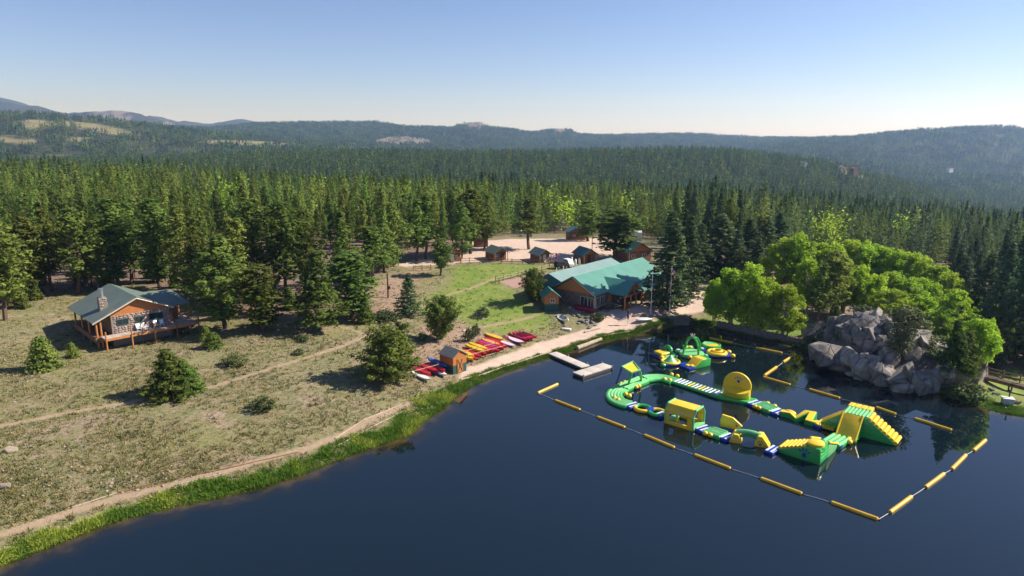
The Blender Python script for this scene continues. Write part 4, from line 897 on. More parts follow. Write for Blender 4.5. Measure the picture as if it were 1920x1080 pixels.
def crag_mesh(name, seed, n=18, m='rock', bev=0.05):
    r = np.random.default_rng(seed); bm = bmesh.new()
    for k in range(n):
        d = r.normal(size=3); d /= np.abs(d).max(); d = np.sign(d) * np.abs(d) ** 0.8; bm.verts.new(Vector(d * r.uniform(0.62, 0.95)))
    bmesh.ops.convex_hull(bm, input=bm.verts); bmesh.ops.delete(bm, geom=[v for v in bm.verts if not v.link_faces], context='VERTS')
    bmesh.ops.dissolve_limit(bm, angle_limit=R(16), verts=bm.verts, edges=bm.edges); bmesh.ops.bevel(bm, geom=list(bm.edges), offset=bev, segments=2, affect='EDGES', clamp_overlap=True)
    bmesh.ops.triangulate(bm, faces=bm.faces); bmesh.ops.recalc_face_normals(bm, faces=bm.faces)
    me = bpy.data.meshes.new(name); bm.to_mesh(me); bm.free(); me.shade_smooth(); me.set_sharp_from_angle(angle=R(20)); me.materials.append(M[m]); return me
PEB = [boulder_mesh('pebble_%d' % i, 300 + i, 1, 9) for i in range(3)]
def stones(name, label, pts, sz_, m):
    V = []; F = []; o = 0
    for (X_, Y_), s in zip(pts, sz_):
        me = PEB[rnd.randrange(3)]; c = np.empty(len(me.vertices) * 3, np.float32); me.vertices.foreach_get('co', c); c = c.reshape(-1, 3) * s * np.array([1, 1, 0.6]) * rng.uniform(0.7, 1.2, 3)
        a = rng.uniform(0, 6.28); c = np.stack([c[:, 0] * math.cos(a) - c[:, 1] * math.sin(a), c[:, 0] * math.sin(a) + c[:, 1] * math.cos(a), c[:, 2]], 1) + np.array([X_, Y_, hz(X_, Y_) + s * 0.15])
        fc = np.empty(len(me.polygons) * 3, np.int32); me.polygons.foreach_get('vertices', fc); V.append(c); F.append(fc.reshape(-1, 3) + o); o += len(c)
    g = link(name, np_mesh(name, np.concatenate(V), np.concatenate(F), M[m])); g['kind'] = 'stuff'; g['label'] = label; g['category'] = 'stones'
ps = []
for _ in range(420):
    c = rnd.choice([(60, 870, 120, 60), (830, 655, 60, 35), (300, 800, 300, 80), (620, 640, 60, 25), (500, 640, 60, 12), (860, 630, 50, 20), (750, 770, 50, 20), (240, 900, 150, 30), (40, 690, 60, 30)])
    q = G(c[0] + rnd.gauss(0, c[2] * 0.6), c[1] + rnd.gauss(0, c[3] * 0.6))
    if sd_shore(np.array([q.x]), np.array([q.y]))[0] > 1: ps.append((q.x, q.y))
stones('scattered_stones', 'small pale stones scattered over the dry slope', ps, [rnd.uniform(0.06, 0.2) for _ in ps], 'stone')
# ------------------------------------------------------------------ rock outcrop
rnd = random.Random(21)
BOULD = [crag_mesh('boulder_%d' % i, 400 + i, 12 + i, bev=0.035) for i in range(7)]
orc = G(1660, 690); outcrop = thing('rock_outcrop', 'grey craggy granite outcrop rising from the lake beside the grassy point', 'rock outcrop', (0, 0, 0))
def bould(x, y, z, sx, sy, sz, parent=outcrop, rz=None, nm='boulder', var=None):
    link(nm, BOULD[rnd.randrange(7) if var is None else var], parent, (x, y, z), sc=(sx, sy, sz), rot=(0.18 + rnd.uniform(-0.14, 0.14), -0.16 + rnd.uniform(-0.14, 0.14), (-0.62 + rnd.uniform(-0.22, 0.22) + math.pi / 2 * rnd.randrange(4)) if rz is None else rz))
for (a, b, w, h) in [(1532, 662, 26, 24), (1559, 672, 50, 42), (1598, 680, 30, 44), (1626, 696, 38, 50), (1655, 702, 36, 40), (1690, 702, 40, 56), (1724, 710, 42, 54), (1768, 712, 46, 52), (1745, 722, 36, 40), (1800, 700, 34, 50), (1834, 712, 26, 40), (1820, 690, 26, 34), (1700, 730, 40, 30), (1668, 716, 30, 30), (1606, 700, 26, 22), (1578, 690, 26, 20)]:
    # waterline under each block, then its own size
    base_row = np.interp(a, [1516, 1540, 1600, 1660, 1720, 1790, 1840], [660, 690, 708, 728, 741, 738, 722]); p = P(a, base_row, 0); dep = p.y * CP + CAM_H * SP
    wv = w / FOC * dep; hv = h / FOC * dep; zt = (base_row - b) / FOC * dep * 0.9
    bk = 0.9 + 0.35 * zt; bould(p.x + 0.25 * bk, p.y + bk, zt, wv * 0.78, wv * 0.8, hv * 0.72)
for k in range(190):
    mx, my, mh, ra, rb, an = MOUND[0 if rnd.random() < 0.6 else 1]; rr = rnd.random() ** 0.5 * 1.25; th = rnd.uniform(0, 6.283)
    a, b = rr * math.cos(th), rr * math.sin(th)
    X_ = mx + a * ra * math.cos(an) - b * rb * math.sin(an); Y_ = my + a * ra * math.sin(an) + b * rb * math.cos(an)
    if sd_shore(np.array([X_]), np.array([Y_]))[0] < 0.6: continue
    s = rnd.uniform(0.5, 1.0) if rnd.random() < 0.4 else rnd.uniform(1.1, 2.3)
    bould(X_, Y_, hz(X_, Y_) - s * 0.1, s, s * rnd.uniform(0.55, 0.95), s * rnd.uniform(0.6, 1.15))
for a, b, s, lb in [(893, 592, 0.55, 'white boulder resting on the green meadow'), (905, 598, 0.4, 'flat pale rock below the white meadow boulder'), (22, 846, 0.5, 'pinkish boulder at the left edge of the slope'), (10, 915, 0.45, 'pale rock low at the left edge above the shore path')]:
    p = G(a, b); o = link('boulder', crag_mesh('boulder_pale', 450 + a % 9, 18, 'concrete' if a > 800 else 'stone'), None, (p.x, p.y, p.z + s * 0.25), rz=a, sc=(s * 1.3, s, s * 0.75)); tag(o, lb, 'boulder')
rg = thing('rock_garden', 'grey rock heap with driftwood in front of the lodge', 'rock heap', (0, 0, 0))
for k in range(46):
    t = rnd.random(); p = G(1076 + 34 * t + rnd.gauss(0, 6), 578 + 34 * t + rnd.gauss(0, 5)); s = rnd.uniform(0.18, 0.6); bould(p.x, p.y, p.z + 0.05, s * 1.2, s, s * 0.6, rg, nm='rock')

# ------------------------------------------------------------------ buildings
def tex_stone(name, c1, c2, mor, sc):
    m = bpy.data.materials.new(name); m.use_nodes = True; nt = m.node_tree; nt.nodes.clear(); L = nt.links.new
    out = nd(nt, 'ShaderNodeOutputMaterial'); b = nd(nt, 'ShaderNodeBsdfPrincipled'); b.inputs['Roughness'].default_value = 0.9
    tc = nd(nt, 'ShaderNodeTexCoord'); v = nd(nt, 'ShaderNodeTexVoronoi'); v.inputs['Scale'].default_value = sc; e = nd(nt, 'ShaderNodeTexVoronoi', feature='DISTANCE_TO_EDGE'); e.inputs['Scale'].default_value = sc
    L(tc.outputs['Object'], v.inputs['Vector']); L(tc.outputs['Object'], e.inputs['Vector'])
    r = nd(nt, 'ShaderNodeValToRGB'); r.color_ramp.elements[0].color = (*c2, 1); r.color_ramp.elements[1].color = (*c1, 1); L(v.outputs['Color'], r.inputs[0])
    k = nd(nt, 'ShaderNodeMapRange'); k.inputs[1].default_value = 0.02; k.inputs[2].default_value = 0.07; L(e.outputs['Distance'], k.inputs[0])
    mx = nd(nt, 'ShaderNodeMix', data_type='RGBA'); mx.inputs[6].default_value = (*mor, 1); L(k.outputs[0], mx.inputs[0]); L(r.outputs[0], mx.inputs[7]); L(mx.outputs[2], b.inputs['Base Color'])
    bp = nd(nt, 'ShaderNodeBump'); bp.inputs['Strength'].default_value = 0.8; bp.inputs['Distance'].default_value = 0.06; L(k.outputs[0], bp.inputs['Height']); L(bp.outputs[0], b.inputs['Normal']); L(b.outputs[0], out.inputs[0]); return m
M['lodgestone'] = tex_stone('lodge_stone', (0.24, 0.17, 0.13), (0.10, 0.08, 0.07), (0.10, 0.09, 0.08), 2.6)
STONE = [boulder_mesh('stone_%d' % i, 500 + i, 1, 9, 0.02, 'stone') for i in range(5)]
WSTONE = [boulder_mesh('wall_stone_%d' % i, 520 + i, 1, 9, 0.02, 'wallstone') for i in range(4)]
def window(parent, x, y, z, w, h, face='y', mat_='white', name='window'):
    """pane set in a frame; face 'y' looks along -y, 'x' along -x"""
    f = B(); t = 0.07
    for (a0, a1, c0, c1) in [(-w / 2, w / 2, -h / 2, -h / 2 + t), (-w / 2, w / 2, h / 2 - t, h / 2), (-w / 2, -w / 2 + t, -h / 2 + t, h / 2 - t), (w / 2 - t, w / 2, -h / 2 + t, h / 2 - t), (-t / 2, t / 2, -h / 2 + t, h / 2 - t)]:
        f.box(a0, a1, -0.05, 0.03, c0, c1)
    o = f.obj(name, mat_, parent, (x, y, z), 0 if face == 'y' else (-math.pi / 2 if face == 'x' else math.pi / 2), smooth=0)
    B().box(-w / 2 + t * 0.6, w / 2 - t * 0.6, -0.015, 0.02, -h / 2 + t * 0.6, h / 2 - t * 0.6).obj('pane', 'glass', o, smooth=0); return o
def slab(pts, th): return B().poly(pts, th)
def roof_pair(parent, xl, xr, xm, zl, zr, zm, y0, y1, m, th=0.14, ribs=True, name='roof'):
    """two sloping sheets along y with raised seams and a ridge cap"""
    for s, (xe, ze) in enumerate(((xl, zl), (xr, zr))):
        q = [(xm, y0, zm), (xe, y0, ze), (xe, y1, ze), (xm, y1, zm)]
        q = q if s == 0 else q[::-1]
        b = slab(q, th)
        if ribs:
            n = int((y1 - y0) / 0.6)
            for i in range(n + 1):
                yy = y0 + 0.03 + (y1 - y0 - 0.06) * i / n; b.tube([(xm, yy, zm + 0.012), (xe, yy, ze + 0.012)], 0.022, 4)
        b.obj(name, m, parent, smooth=0)
    B().tube([(xm, y0 - 0.02, zm + 0.01), (xm, y1 + 0.02, zm + 0.01)], 0.09, 6).obj('ridge_cap', m, parent)

# the stone-fronted cabin on the left
o_ = P(197, 637, 4.65); CZ = 3.1; cab = thing('log_cabin', 'cabin with stone front, orange gable and grey-green roof on the left hillside', 'cabin', (o_.x, o_.y, CZ), R(45.5))
F = 1.55
B().box(1.55, 9.2, 2.1, 13.4, -0.6, F + 2.45).obj('wall', 'brown', cab, smooth=0)
B().prism([(1.55, F + 2.45), (9.2, F + 2.45), (9.2, F + 2.6), (4.9, F + 4.62), (1.55, F + 3.1)], 2.08, 13.42).obj('gable_wall', 'orange', cab, smooth=0)
fw = B().box(1.5, 9.25, 1.98, 2.1, -0.3, F + 2.55).obj('stone_wall', 'mortar', cab, smooth=0)
xs = 1.62; row = 0; z = F + 0.05
WIN = [(2.9, F + 1.55, 1.5, 0.8), (5.0, F + 1.55, 1.0, 0.8), (7.3, F + 1.6, 1.9, 0.9)]
while z < F + 2.5:
    xs = 1.62 + rnd.uniform(0, 0.2); hh = rnd.uniform(0.24, 0.36)
    while xs < 9.1:
        ww = rnd.uniform(0.3, 0.62); cx = xs + ww / 2
        if not any(abs(cx - wx_) < ww_ / 2 + ww * 0.35 and abs(z + hh / 2 - wz) < wh / 2 + hh * 0.35 for wx_, wz, ww_, wh in WIN):
            link('stone', STONE[rnd.randrange(5)], fw, (cx, 1.96, z + hh / 2), sc=(ww * 0.56, 0.10, hh * 0.56), rot=(0, rnd.uniform(-0.3, 0.3), 0))
        xs += ww
    z += hh * 0.97
for wx_, wz, ww_, wh in WIN: window(cab, wx_, 1.93, wz, ww_, wh, mat_='gpaint')
roof_pair(cab, -0.9, 9.7, 4.9, F + 2.05, F + 2.55, F + 4.75, 1.5, 14.0, 'dgreen')
# rakes
for xe, ze in ((-0.9, F + 2.05), (9.7, F + 2.55)): B().tube([(4.9, 1.46, F + 4.66), (xe, 1.46, ze - 0.08)], 0.09, 4).obj('rake_board', 'trim', cab, smooth=0)
# side wing
wing = [(9.0, 11.9)]
B().poly([(4.9, 6.6, F + 4.5), (11.4, 6.6, F + 4.1), (12.3, 2.1, F + 2.55), (9.0, 1.9, F + 2.62)][::-1], 0.12).obj('wing_roof', 'dgreen', cab, smooth=0)
B().poly([(4.9, 6.62, F + 4.5), (11.4, 6.62, F + 4.1), (12.3, 11, F + 2.5), (8.0, 11, F + 2.6)], 0.12).obj('wing_roof', 'dgreen', cab, smooth=0)
B().box(9.25, 11.2, 4.6, 10.5, -0.6, F + 2.5).obj('wing_wall', 'brown', cab, smooth=0)
for px_, py_ in ((9.6, 2.5), (12.0, 2.6), (12.0, 6.4)): B().tube([(px_, py_, F - 1.6), (px_, py_, F + 2.5)], 0.12, 8).obj('post', 'wood', cab)
for px_, py_ in ((0.2, 2.2), (-0.3, 2.3), (-0.4, 5.5), (-0.4, 9.0), (-0.4, 12.5)): B().tube([(px_, py_, F - 1.7), (px_, py_, F + 2.35)], 0.13, 8).obj('post', 'wood', cab)
B().box(-0.6, 1.5, 2.1, 13.0, F - 0.9, F - 0.1).obj('side_porch', 'brown', cab, smooth=0)
ch = B().box(0.95, 1.95, 4.3, 5.2, F + 2.2, F + 4.85).obj('chimney', 'mortar', cab, smooth=0)
for k in range(44):
    s = rnd.randrange(3); zc = F + 3.0 + 1.75 * rnd.random(); sw = rnd.uniform(0.13, 0.2)
    loc = (0.95 + rnd.random(), 4.28, zc) if s == 0 else ((1.97, 4.3 + 0.9 * rnd.random(), zc) if s == 1 else (0.93, 4.3 + 0.9 * rnd.random(), zc))
    link('stone', STONE[k % 5], ch, loc, sc=(sw if s == 0 else 0.08, 0.08 if s == 0 else sw, sw * 0.75))
B().tube([(1.45, 4.75, F + 4.8), (1.45, 4.75, F + 6.0)], 0.26, 12).tube([(1.45, 4.75, F + 6.0), (1.45, 4.75, F + 6.14)], 0.34, 12).obj('flue', 'steel', cab)
B().poly([(1.6, 5.35, F + 3.27), (0.9, 5.35, F + 2.96), (0.9, 6.3, F + 2.96), (1.6, 6.3, F + 3.27)][::-1], 0.02).obj('roof_patch', 'teal', cab, smooth=0)
# deck
pl = B().box(0, 12.4, 0.0, 2.0, 0, 0.001); pl.bm.free()
plm = B().box(0, 12.45, -0.068, 0.068, -0.02, 0.03).mesh('plank', 'deck', 0)
dk = B().box(0.03, 12.42, 0.03, 1.95, F - 0.2, F - 0.03).obj('deck', 'brown', cab, smooth=0)
for i in range(13): link('plank', plm, dk, (0, 0.1 + i * 0.148, F + 0.0))
pl2 = B().box(-0.068, 0.068, 2.0, 5.8, -0.02, 0.03).mesh('plank_side', 'deck', 0)
B().box(9.3, 12.42, 1.98, 5.8, F - 0.2, F - 0.03).obj('side_deck', 'brown', cab, smooth=0)
for i in range(20): link('plank', pl2, dk, (9.42 + i * 0.155, 0, F))
B().box(-0.05, 12.5, -0.08, 0.0, F - 0.28, F + 0.06).obj('rim_beam', 'wood', cab, smooth=0)
for i, xx in enumerate((0.1, 3.3, 6.3, 9.3, 12.4)):
    B().tube([(xx, -0.12, F - 3.2), (xx, -0.12, F + (1.05 if i < 3 else 0.9))], 0.105, 8).obj('deck_post', 'wood' if i < 3 else 'brown', cab)
for (xa, ya, xb, yb) in ((9.3, -0.1, 12.4, -0.1), (12.4, -0.1, 12.4, 5.6)):
    for zz in (0.85, 0.45): B().tube([(xa, ya, F + zz), (xb, yb, F + zz)], 0.05, 6).obj('rail', 'greywood', cab)
def wpt(fr, x, y, z=0):
    m = Matrix.Translation(fr.location) @ Matrix.Rotation(fr.rotation_euler[2], 4, 'Z'); return m @ Vector((x, y, z))
def chair(loc, rz, m, label, group=None):
    t = thing('deck_chair', label, 'chair', loc, rz, group)
    B().box(-0.27, 0.27, -0.3, 0.25, 0.33, 0.39, 0.015).obj('seat', m, t)
    B().box(-0.27, 0.27, -0.03, 0.03, 0, 0.62, 0.015).obj('backrest', m, t, (0, 0.25, 0.36), rot=(-0.35, 0, 0))
    for sx_ in (-0.25, 0.25):
        for sy_ in (-0.27, 0.24): B().box(sx_ - 0.025, sx_ + 0.025, sy_ - 0.025, sy_ + 0.025, 0, 0.36 if sy_ > 0 else 0.56).obj('leg', m, t, smooth=0)
        B().box(sx_ - 0.05, sx_ + 0.05, -0.32, 0.3, 0.56, 0.6).obj('armrest', m, t, smooth=0)
for xx, m, lb in ((4.7, 'white', 'white chair on the cabin deck nearest the big stone window'), (5.4, 'white', 'white chair second along the cabin deck'), (7.0, 'steel', 'grey-blue chair on the shaded part of the cabin deck'), (7.8, 'steel', 'grey-blue chair farthest along the cabin deck')):
    w_ = wpt(cab, xx, 1.35); chair((w_.x, w_.y, CZ + F + 0.03), R(45.5) + rnd.uniform(-0.3, 0.3), m, lb)

# the lodge
LZ = 2.05; lod = thing('lodge', 'large lodge with teal metal roofs, stone walls and timber porch gable', 'lodge', (7.5 * 1.4545, 80 * 1.4545, LZ), R(-40))
E_, K_ = 2.9, 5.55        # eave and ridge above the floor
B().box(-4.3, 4.3, 0, 23, -1.2, E_ - 0.05).obj('wall', 'lodgestone', lod, smooth=0)
B().prism([(-4.3, E_ - 0.05), (4.3, E_ - 0.05), (0, K_ - 0.16)], -0.02, 23).obj('gable_wall', 'orange', lod, smooth=0)
B().box(-4.5, 4.5, -0.08, 0.0, E_ - 0.18, E_ - 0.02).obj('gable_beam', 'brown', lod, smooth=0)
roof_pair(lod, -4.75, 4.75, 0, E_ - 0.05, E_ - 0.05, K_, -0.6, 23.6, 'teal', 0.16)
for xe in (-4.75, 4.75): B().tube([(0, -0.64, K_ - 0.1), (xe, -0.64, E_ - 0.14)], 0.10, 4).obj('rake_board', 'trim' if xe > 0 else 'brown', lod, smooth=0)
B().box(-10.2, -4.35, 0.6, 20.6, -1.2, E_).obj('rear_wall', 'brown', lod, smooth=0)
b = B().poly([(-5.7, 0.0, K_ - 0.2), (-5.7, 21, K_ - 0.2), (-2.7, 21, E_ + 1.25), (-2.7, 0.0, E_ + 1.25)][::-1], 0.1)
for i in range(35): b.tube([(-5.7, 0.05 + i * 0.615, K_ - 0.19), (-2.7, 0.05 + i * 0.615, E_ + 1.26)], 0.02, 4)
b.obj('rear_roof', 'tealgrey', lod, smooth=0)
B().poly([(-5.7, 0.0, K_ - 0.2), (-5.7, 21, K_ - 0.2), (-10.8, 21, E_ - 0.1), (-10.8, 0.0, E_ - 0.1)], 0.12).obj('rear_roof', 'teal', lod, smooth=0)
B().prism([(-10.1, E_), (-4.4, E_), (-5.7, K_ - 0.4)], 20.4, 20.55).obj('rear_gable', 'brown', lod, smooth=0)
B().poly([(-5.7, -0.02, K_ - 0.25), (-2.8, -0.02, E_ + 1.2), (-4.55, -1.2, E_ + 0.05), (-8.2, -1.6, E_ + 0.05), (-8.6, -0.02, E_ + 1.0)][::-1], 0.08).obj('hip_roof', 'bluegreen', lod, smooth=0)  # darker green than the other slopes: shade of this plane is in the colour
B().box(-8.2, -4.4, -0.9, 0.55, -1.2, E_ - 0.1).obj('hip_wall', 'lodgestone', lod, smooth=0)
for i, yy in enumerate((2.5, 4.6, 7.5)): B().tube([(-5.75, yy, K_ - 0.4), (-5.75, yy, K_ + 0.45)], 0.09, 8).obj('vent_pipe', 'white', lod)
# windows of the stone gable wall and of the long front
for wx_, ww_ in ((2.15, 1.5), (3.55, 1.2)): window(lod, wx_, -0.06, 1.5, ww_, 1.7, mat_='trim')
for yy in (0.9, 2.2, 8.8, 11.2, 13.6, 16.0): window(lod, 4.36, yy, 1.5, 1.1, 1.7, 'X', 'trim')
B().box(4.3, 4.4, 4.2, 5.3, 0, 2.1).obj('door', 'wood', lod, smooth=0)
# porch with a timber truss
pk, pe, pw = 4.62, 2.55, 3.1
for s in (-1, 1):
    q = [(1.75, 6.7, pk), (8.2, 6.7, pk), (8.2, 6.7 + s * pw, pe), (4.7, 6.7 + s * pw, pe + 0.02), (4.0, 6.7 + s * pw * 0.86, pe + 0.29)]
    b = slab(q if s < 0 else q[::-1], 0.12)
    b.obj('porch_roof', 'teal' if s > 0 else 'tealgrey', lod, smooth=0) if False else b.obj('porch_roof', 'teal', lod, smooth=0)
tr = B()
for s in (-1, 1):
    tr.tube([(8.12, 6.7, pk - 0.14), (8.12, 6.7 + s * (pw + 0.05), pe - 0.12)], 0.14, 6)
    tr.tube([(8.05, 6.7, pe + 0.1), (8.05, 6.7 + s * 1.15, pk - 0.95)], 0.09, 6)
tr.tube([(8.05, 6.7, pe - 0.1), (8.05, 6.7, pk - 0.2)], 0.12, 6).tube([(8.08, 6.7 - pw, pe - 0.1), (8.08, 6.7 + pw, pe - 0.1)], 0.15, 6)
tr.obj('truss', 'wood', lod)
for yy in (3.8, 5.8, 7.6, 9.6): B().tube([(7.95, yy, -1.0), (7.95, yy, pe - 0.1)], 0.15, 8).obj('porch_post', 'wood', lod)
for za in (0.95, 0.6, 0.25): B().tube([(7.95, 3.8, za), (7.95, 5.8, za)], 0.07, 6).obj('porch_rail', 'wood', lod)
B().box(4.3, 8.2, 3.5, 9.9, -1.0, 0.0).obj('porch_floor', 'deck', lod, smooth=0)
B().poly([(4.7, 9.9, E_ - 0.12), (4.7, 19, E_ - 0.12), (7.6, 19, 2.15), (7.6, 9.9, 2.15)], 0.1).obj('side_porch_roof', 'teal', lod, smooth=0)
for yy in (11.2, 13.6, 16.2, 18.6): B().tube([(7.3, yy, -1.0), (7.3, yy, 2.2)], 0.13, 8).obj('porch_post', 'wood', lod)
B().box(4.3, 4.5, -0.2, 3.3, -0.6, 0.0).obj('sill_wall', 'lodgestone', lod, smooth=0)
B().tube([(4.55, -0.35, -1.0), (4.55, -0.35, E_ - 0.1)], 0.1, 8).obj('corner_post', 'trim', lod)

def gable_house(name, label, cat, corner, rz, w, d, hw, hr, wall='brown', roof='bluegreen', lower=None, over=0.35, door=None, win=None, gable='orange', z0=-0.8, group=None, porch=0.0, ribs=False):
    """front wall along +x from the corner, looking along -y; ridge along y"""
    t = thing(name, label, cat, corner, rz, group)
    if lower: B().box(0, w, 0, d, z0, lower).obj('base_wall', 'gpaint', t, smooth=0); B().box(-0.01, w + 0.01, -0.01, d + 0.01, lower, hw).obj('wall', wall, t, smooth=0)
    else: B().box(0, w, 0, d, z0, hw).obj('wall', wall, t, smooth=0)
    B().prism([(-0.01, hw), (w + 0.01, hw), (w / 2, hr - 0.12)], 0.0, d).obj('gable_wall', gable, t, smooth=0)
    roof_pair(t, -over, w + over, w / 2, hw - over * (hr - hw) / (w / 2), hw - over * (hr - hw) / (w / 2), hr, -over - porch, d + over, roof, 0.09, ribs)
    if porch:
        for xx in (0.08, w - 0.08): B().tube([(xx, -porch, z0), (xx, -porch, hw + 0.02)], 0.07, 6).obj('porch_post', 'wood', t)
    if door:
        dx, dw, dh, dm = door; dr = B().box(dx, dx + dw, -0.06, -0.012, 0.05, dh).obj('door', dm, t, smooth=0)
        B().ball((dx + dw * 0.85, -0.08, dh * 0.5), 0.035, 6).obj('handle', 'darkmetal', dr)
        if dm == 'orange':
            fr = B()
            for a0, a1, c0, c1 in ((dx, dx + dw, 0.05, 0.15), (dx, dx + dw, dh - 0.1, dh), (dx, dx + 0.1, 0.15, dh - 0.1), (dx + dw - 0.1, dx + dw, 0.15, dh - 0.1)): fr.box(a0, a1, -0.09, -0.061, c0, c1)
            fr.obj('door_frame', 'wood', dr, smooth=0)
            fr = B().tube([(dx + 0.1, -0.075, 0.15), (dx + dw - 0.1, -0.075, dh - 0.1)], 0.05, 4).tube([(dx + dw - 0.1, -0.08, 0.15), (dx + 0.1, -0.08, dh - 0.1)], 0.05, 4); fr.obj('door_brace', 'brown', dr, smooth=0)
    for wn_ in (win or []): window(t, *wn_)
    return t
c_ = P(850, 702, 0.75)
gable_house('boat_shed', 'small orange and green shed with X-braced door between the kayak racks', 'shed', (c_.x, c_.y, 0.75), R(46), 2.35, 2.7, 2.3, 3.05, 'orange', 'shingle', 1.15, 0.14, (0.7, 0.95, 1.95, 'orange'))
c_ = G(1021, 585)
gable_house('garden_shed', 'small orange and green shed with a white window beside the lodge', 'shed', (c_.x, c_.y, c_.z), R(9), 2.45, 2.9, 2.75, 3.7, 'orange', 'teal', 1.35, 0.35, None, [(1.4, -0.03, 1.95, 0.75, 0.7)])
for (a, b, rz, w, d, hw, hr, nm, lb, rf, kw) in [
    (924, 490, 27, 3.3, 3.9, 2.0, 3.0, 'camp_cabin', 'small log cabin with green roof left of the gravel lot, behind the rail fence', 'dgreen', dict(door=(1.9, 0.8, 1.8, 'darkred'), win=[(0.9, -0.03, 1.2, 0.7, 0.6)], porch=0.9)),
    (1009, 493, 27, 2.9, 3.7, 1.9, 2.9, 'camp_cabin', 'small log cabin with a white door in front of the gravel lot', 'dgreen', dict(door=(1.25, 0.75, 1.75, 'white'), win=[(0.65, -0.03, 1.15, 0.6, 0.5)], porch=0.7)),
    (1091, 494, 24, 3.4, 3.9, 2.0, 3.2, 'camp_cabin', 'small blue-roofed cabin just behind the lodge roof', 'bluegreen', dict(door=(1.4, 0.8, 1.8, 'darkred'), porch=0.8)),
    (838, 492, 25, 3.2, 3.6, 1.9, 2.9, 'camp_cabin', 'small cabin with a white door half hidden behind the meadow pine', 'redroof', dict(door=(0.9, 0.8, 1.75, 'white'), win=[(2.3, -0.03, 1.2, 0.6, 0.6)], porch=0.7)),
    (1176, 493, 22, 6.2, 6.5, 2.5, 4.4, 'camp_cabin', 'larger orange-gabled cabin with dark blue-green roof above the lodge', 'bluegreen', dict(win=[(1.5, -0.03, 1.4, 1.0, 0.8), (4.4, -0.03, 1.4, 1.0, 0.8)], porch=0.6)),
    (632, 512, 20, 4.2, 4.5, 2.2, 3.4, 'camp_cabin', 'orange cabin glimpsed between the trunks of the middle woods', 'bluegreen', dict(win=[(1.2, -0.03, 1.2, 0.8, 0.6)], porch=0.7)),
    (893, 464, 15, 3.0, 3.2, 2.6, 3.8, 'camp_cabin', 'tall orange hut behind the pines at the left of the lot', 'bluegreen', dict()),
    (1068, 450, 10, 4.6, 4.2, 2.2, 3.2, 'camp_cabin', 'blue-roofed cabin behind the pines at the back of the lot', 'bluegreen', dict(win=[(1.2, -0.03, 1.2, 0.8, 0.6)]))]:
    c_ = G(a, b); gable_house(nm, lb, 'cabin', (c_.x, c_.y, c_.z), R(rz), w, d, hw, hr, 'brown', rf, **kw)
# pavilion with a pointed roof
c_ = G(1322, 502); pv = thing('pavilion', 'open pavilion with a pointed grey roof behind the spruces', 'pavilion', c_)
B().lathe([(3.0, 2.3), (2.95, 2.45), (1.2, 3.9), (0.05, 5.2), (0.01, 5.25)], 8).obj('roof', 'tealgrey', pv, smooth=0)
for k in range(8): an = k * math.pi / 4; B().tube([(2.5 * math.cos(an), 2.5 * math.sin(an), -0.3), (2.5 * math.cos(an), 2.5 * math.sin(an), 2.4)], 0.09, 6).obj('post', 'brown', pv)
# houses far off on the ridge
for (a, b, Yd, w, d, hw, hr, wl, rf, lb) in [(1583, 318, 870, 11, 6, 3.2, 5.0, 'trim', 'shingle', 'pale-walled house at the top of the far rocky knoll'), (1608, 320, 850, 8, 5, 2.6, 4.2, 'brown', 'redroof', 'red-roofed house above the rock slabs of the far knoll'),
                                             (1512, 308, 880, 6, 4, 2.6, 4, 'white', 'tealgrey', 'white house among the trees on the far ridge'), (1790, 319, 1700, 13, 9, 4, 7, 'white', 'redroof', 'lone white house on the hazy hillside at the far right')]:
    xx = (a - 960) / FOC * CP * Yd * 1.0; zz = hz(xx, Yd); zt = rowz(Yd, b); zz = max(zz, zt)
    h_ = gable_house('hill_house', lb, 'house', (xx, Yd, zz), R(20), w, d, hw, hr, wl, rf, z0=-6, win=[(w * 0.25, -0.03, hw * 0.55, 2.0, 1.6), (w * 0.7, -0.03, hw * 0.55, 2.0, 1.6)])
# ------------------------------------------------------------------ floating water park
def fr(a, b, z=0.0):
    A = P(a[0], a[1], z); C = P(b[0], b[1], z); d = C - A; return A, math.atan2(d.y, d.x), d.length
def paw(parent, mtx, s, m='wblue'):
    """foot emblem: a pad with four toes, laid flat in its own x-z plane"""
    b = B()
    def ell(cx, cz, rx, rz_, an):
        b.bm.faces.new([b.bm.verts.new((cx + rx * math.cos(t) * math.cos(an) - rz_ * math.sin(t) * math.sin(an), 0, cz + rx * math.cos(t) * math.sin(an) + rz_ * math.sin(t) * math.cos(an))) for t in [k * math.pi / 7 for k in range(14)]])
    ell(0, -0.22 * s, 0.22 * s, 0.26 * s, 0)
    for k, an in enumerate((-0.95, -0.32, 0.32, 0.95)): ell(math.sin(an) * 0.52 * s, -0.12 * s + math.cos(an) * 0.50 * s, 0.075 * s, 0.20 * s, -an)
    o = b.obj('emblem', m, parent, smooth=0); o.matrix_local = mtx; return o
def word(parent, txt, size, loc, rot, m='wwhite'):
    c = bpy.data.curves.new('lettering', 'FONT'); c.body = txt; c.size = size; c.align_x = 'CENTER'; c.align_y = 'CENTER'; c.extrude = 0.004
    tmp = bpy.data.objects.new('tmp', c); me = bpy.data.meshes.new_from_object(tmp); bpy.data.objects.remove(tmp); me.materials.clear(); me.materials.append(M[m])
    return link('lettering', me, parent, loc, rot=rot)
def bumpers(t, pts, r=0.27):
    for (x_, y_) in pts:
        b = B(); b.ball((x_, y_, 0.30), r, 12, (1.15, 1, 0.95)); b.obj('bumper', 'wyellow', t)
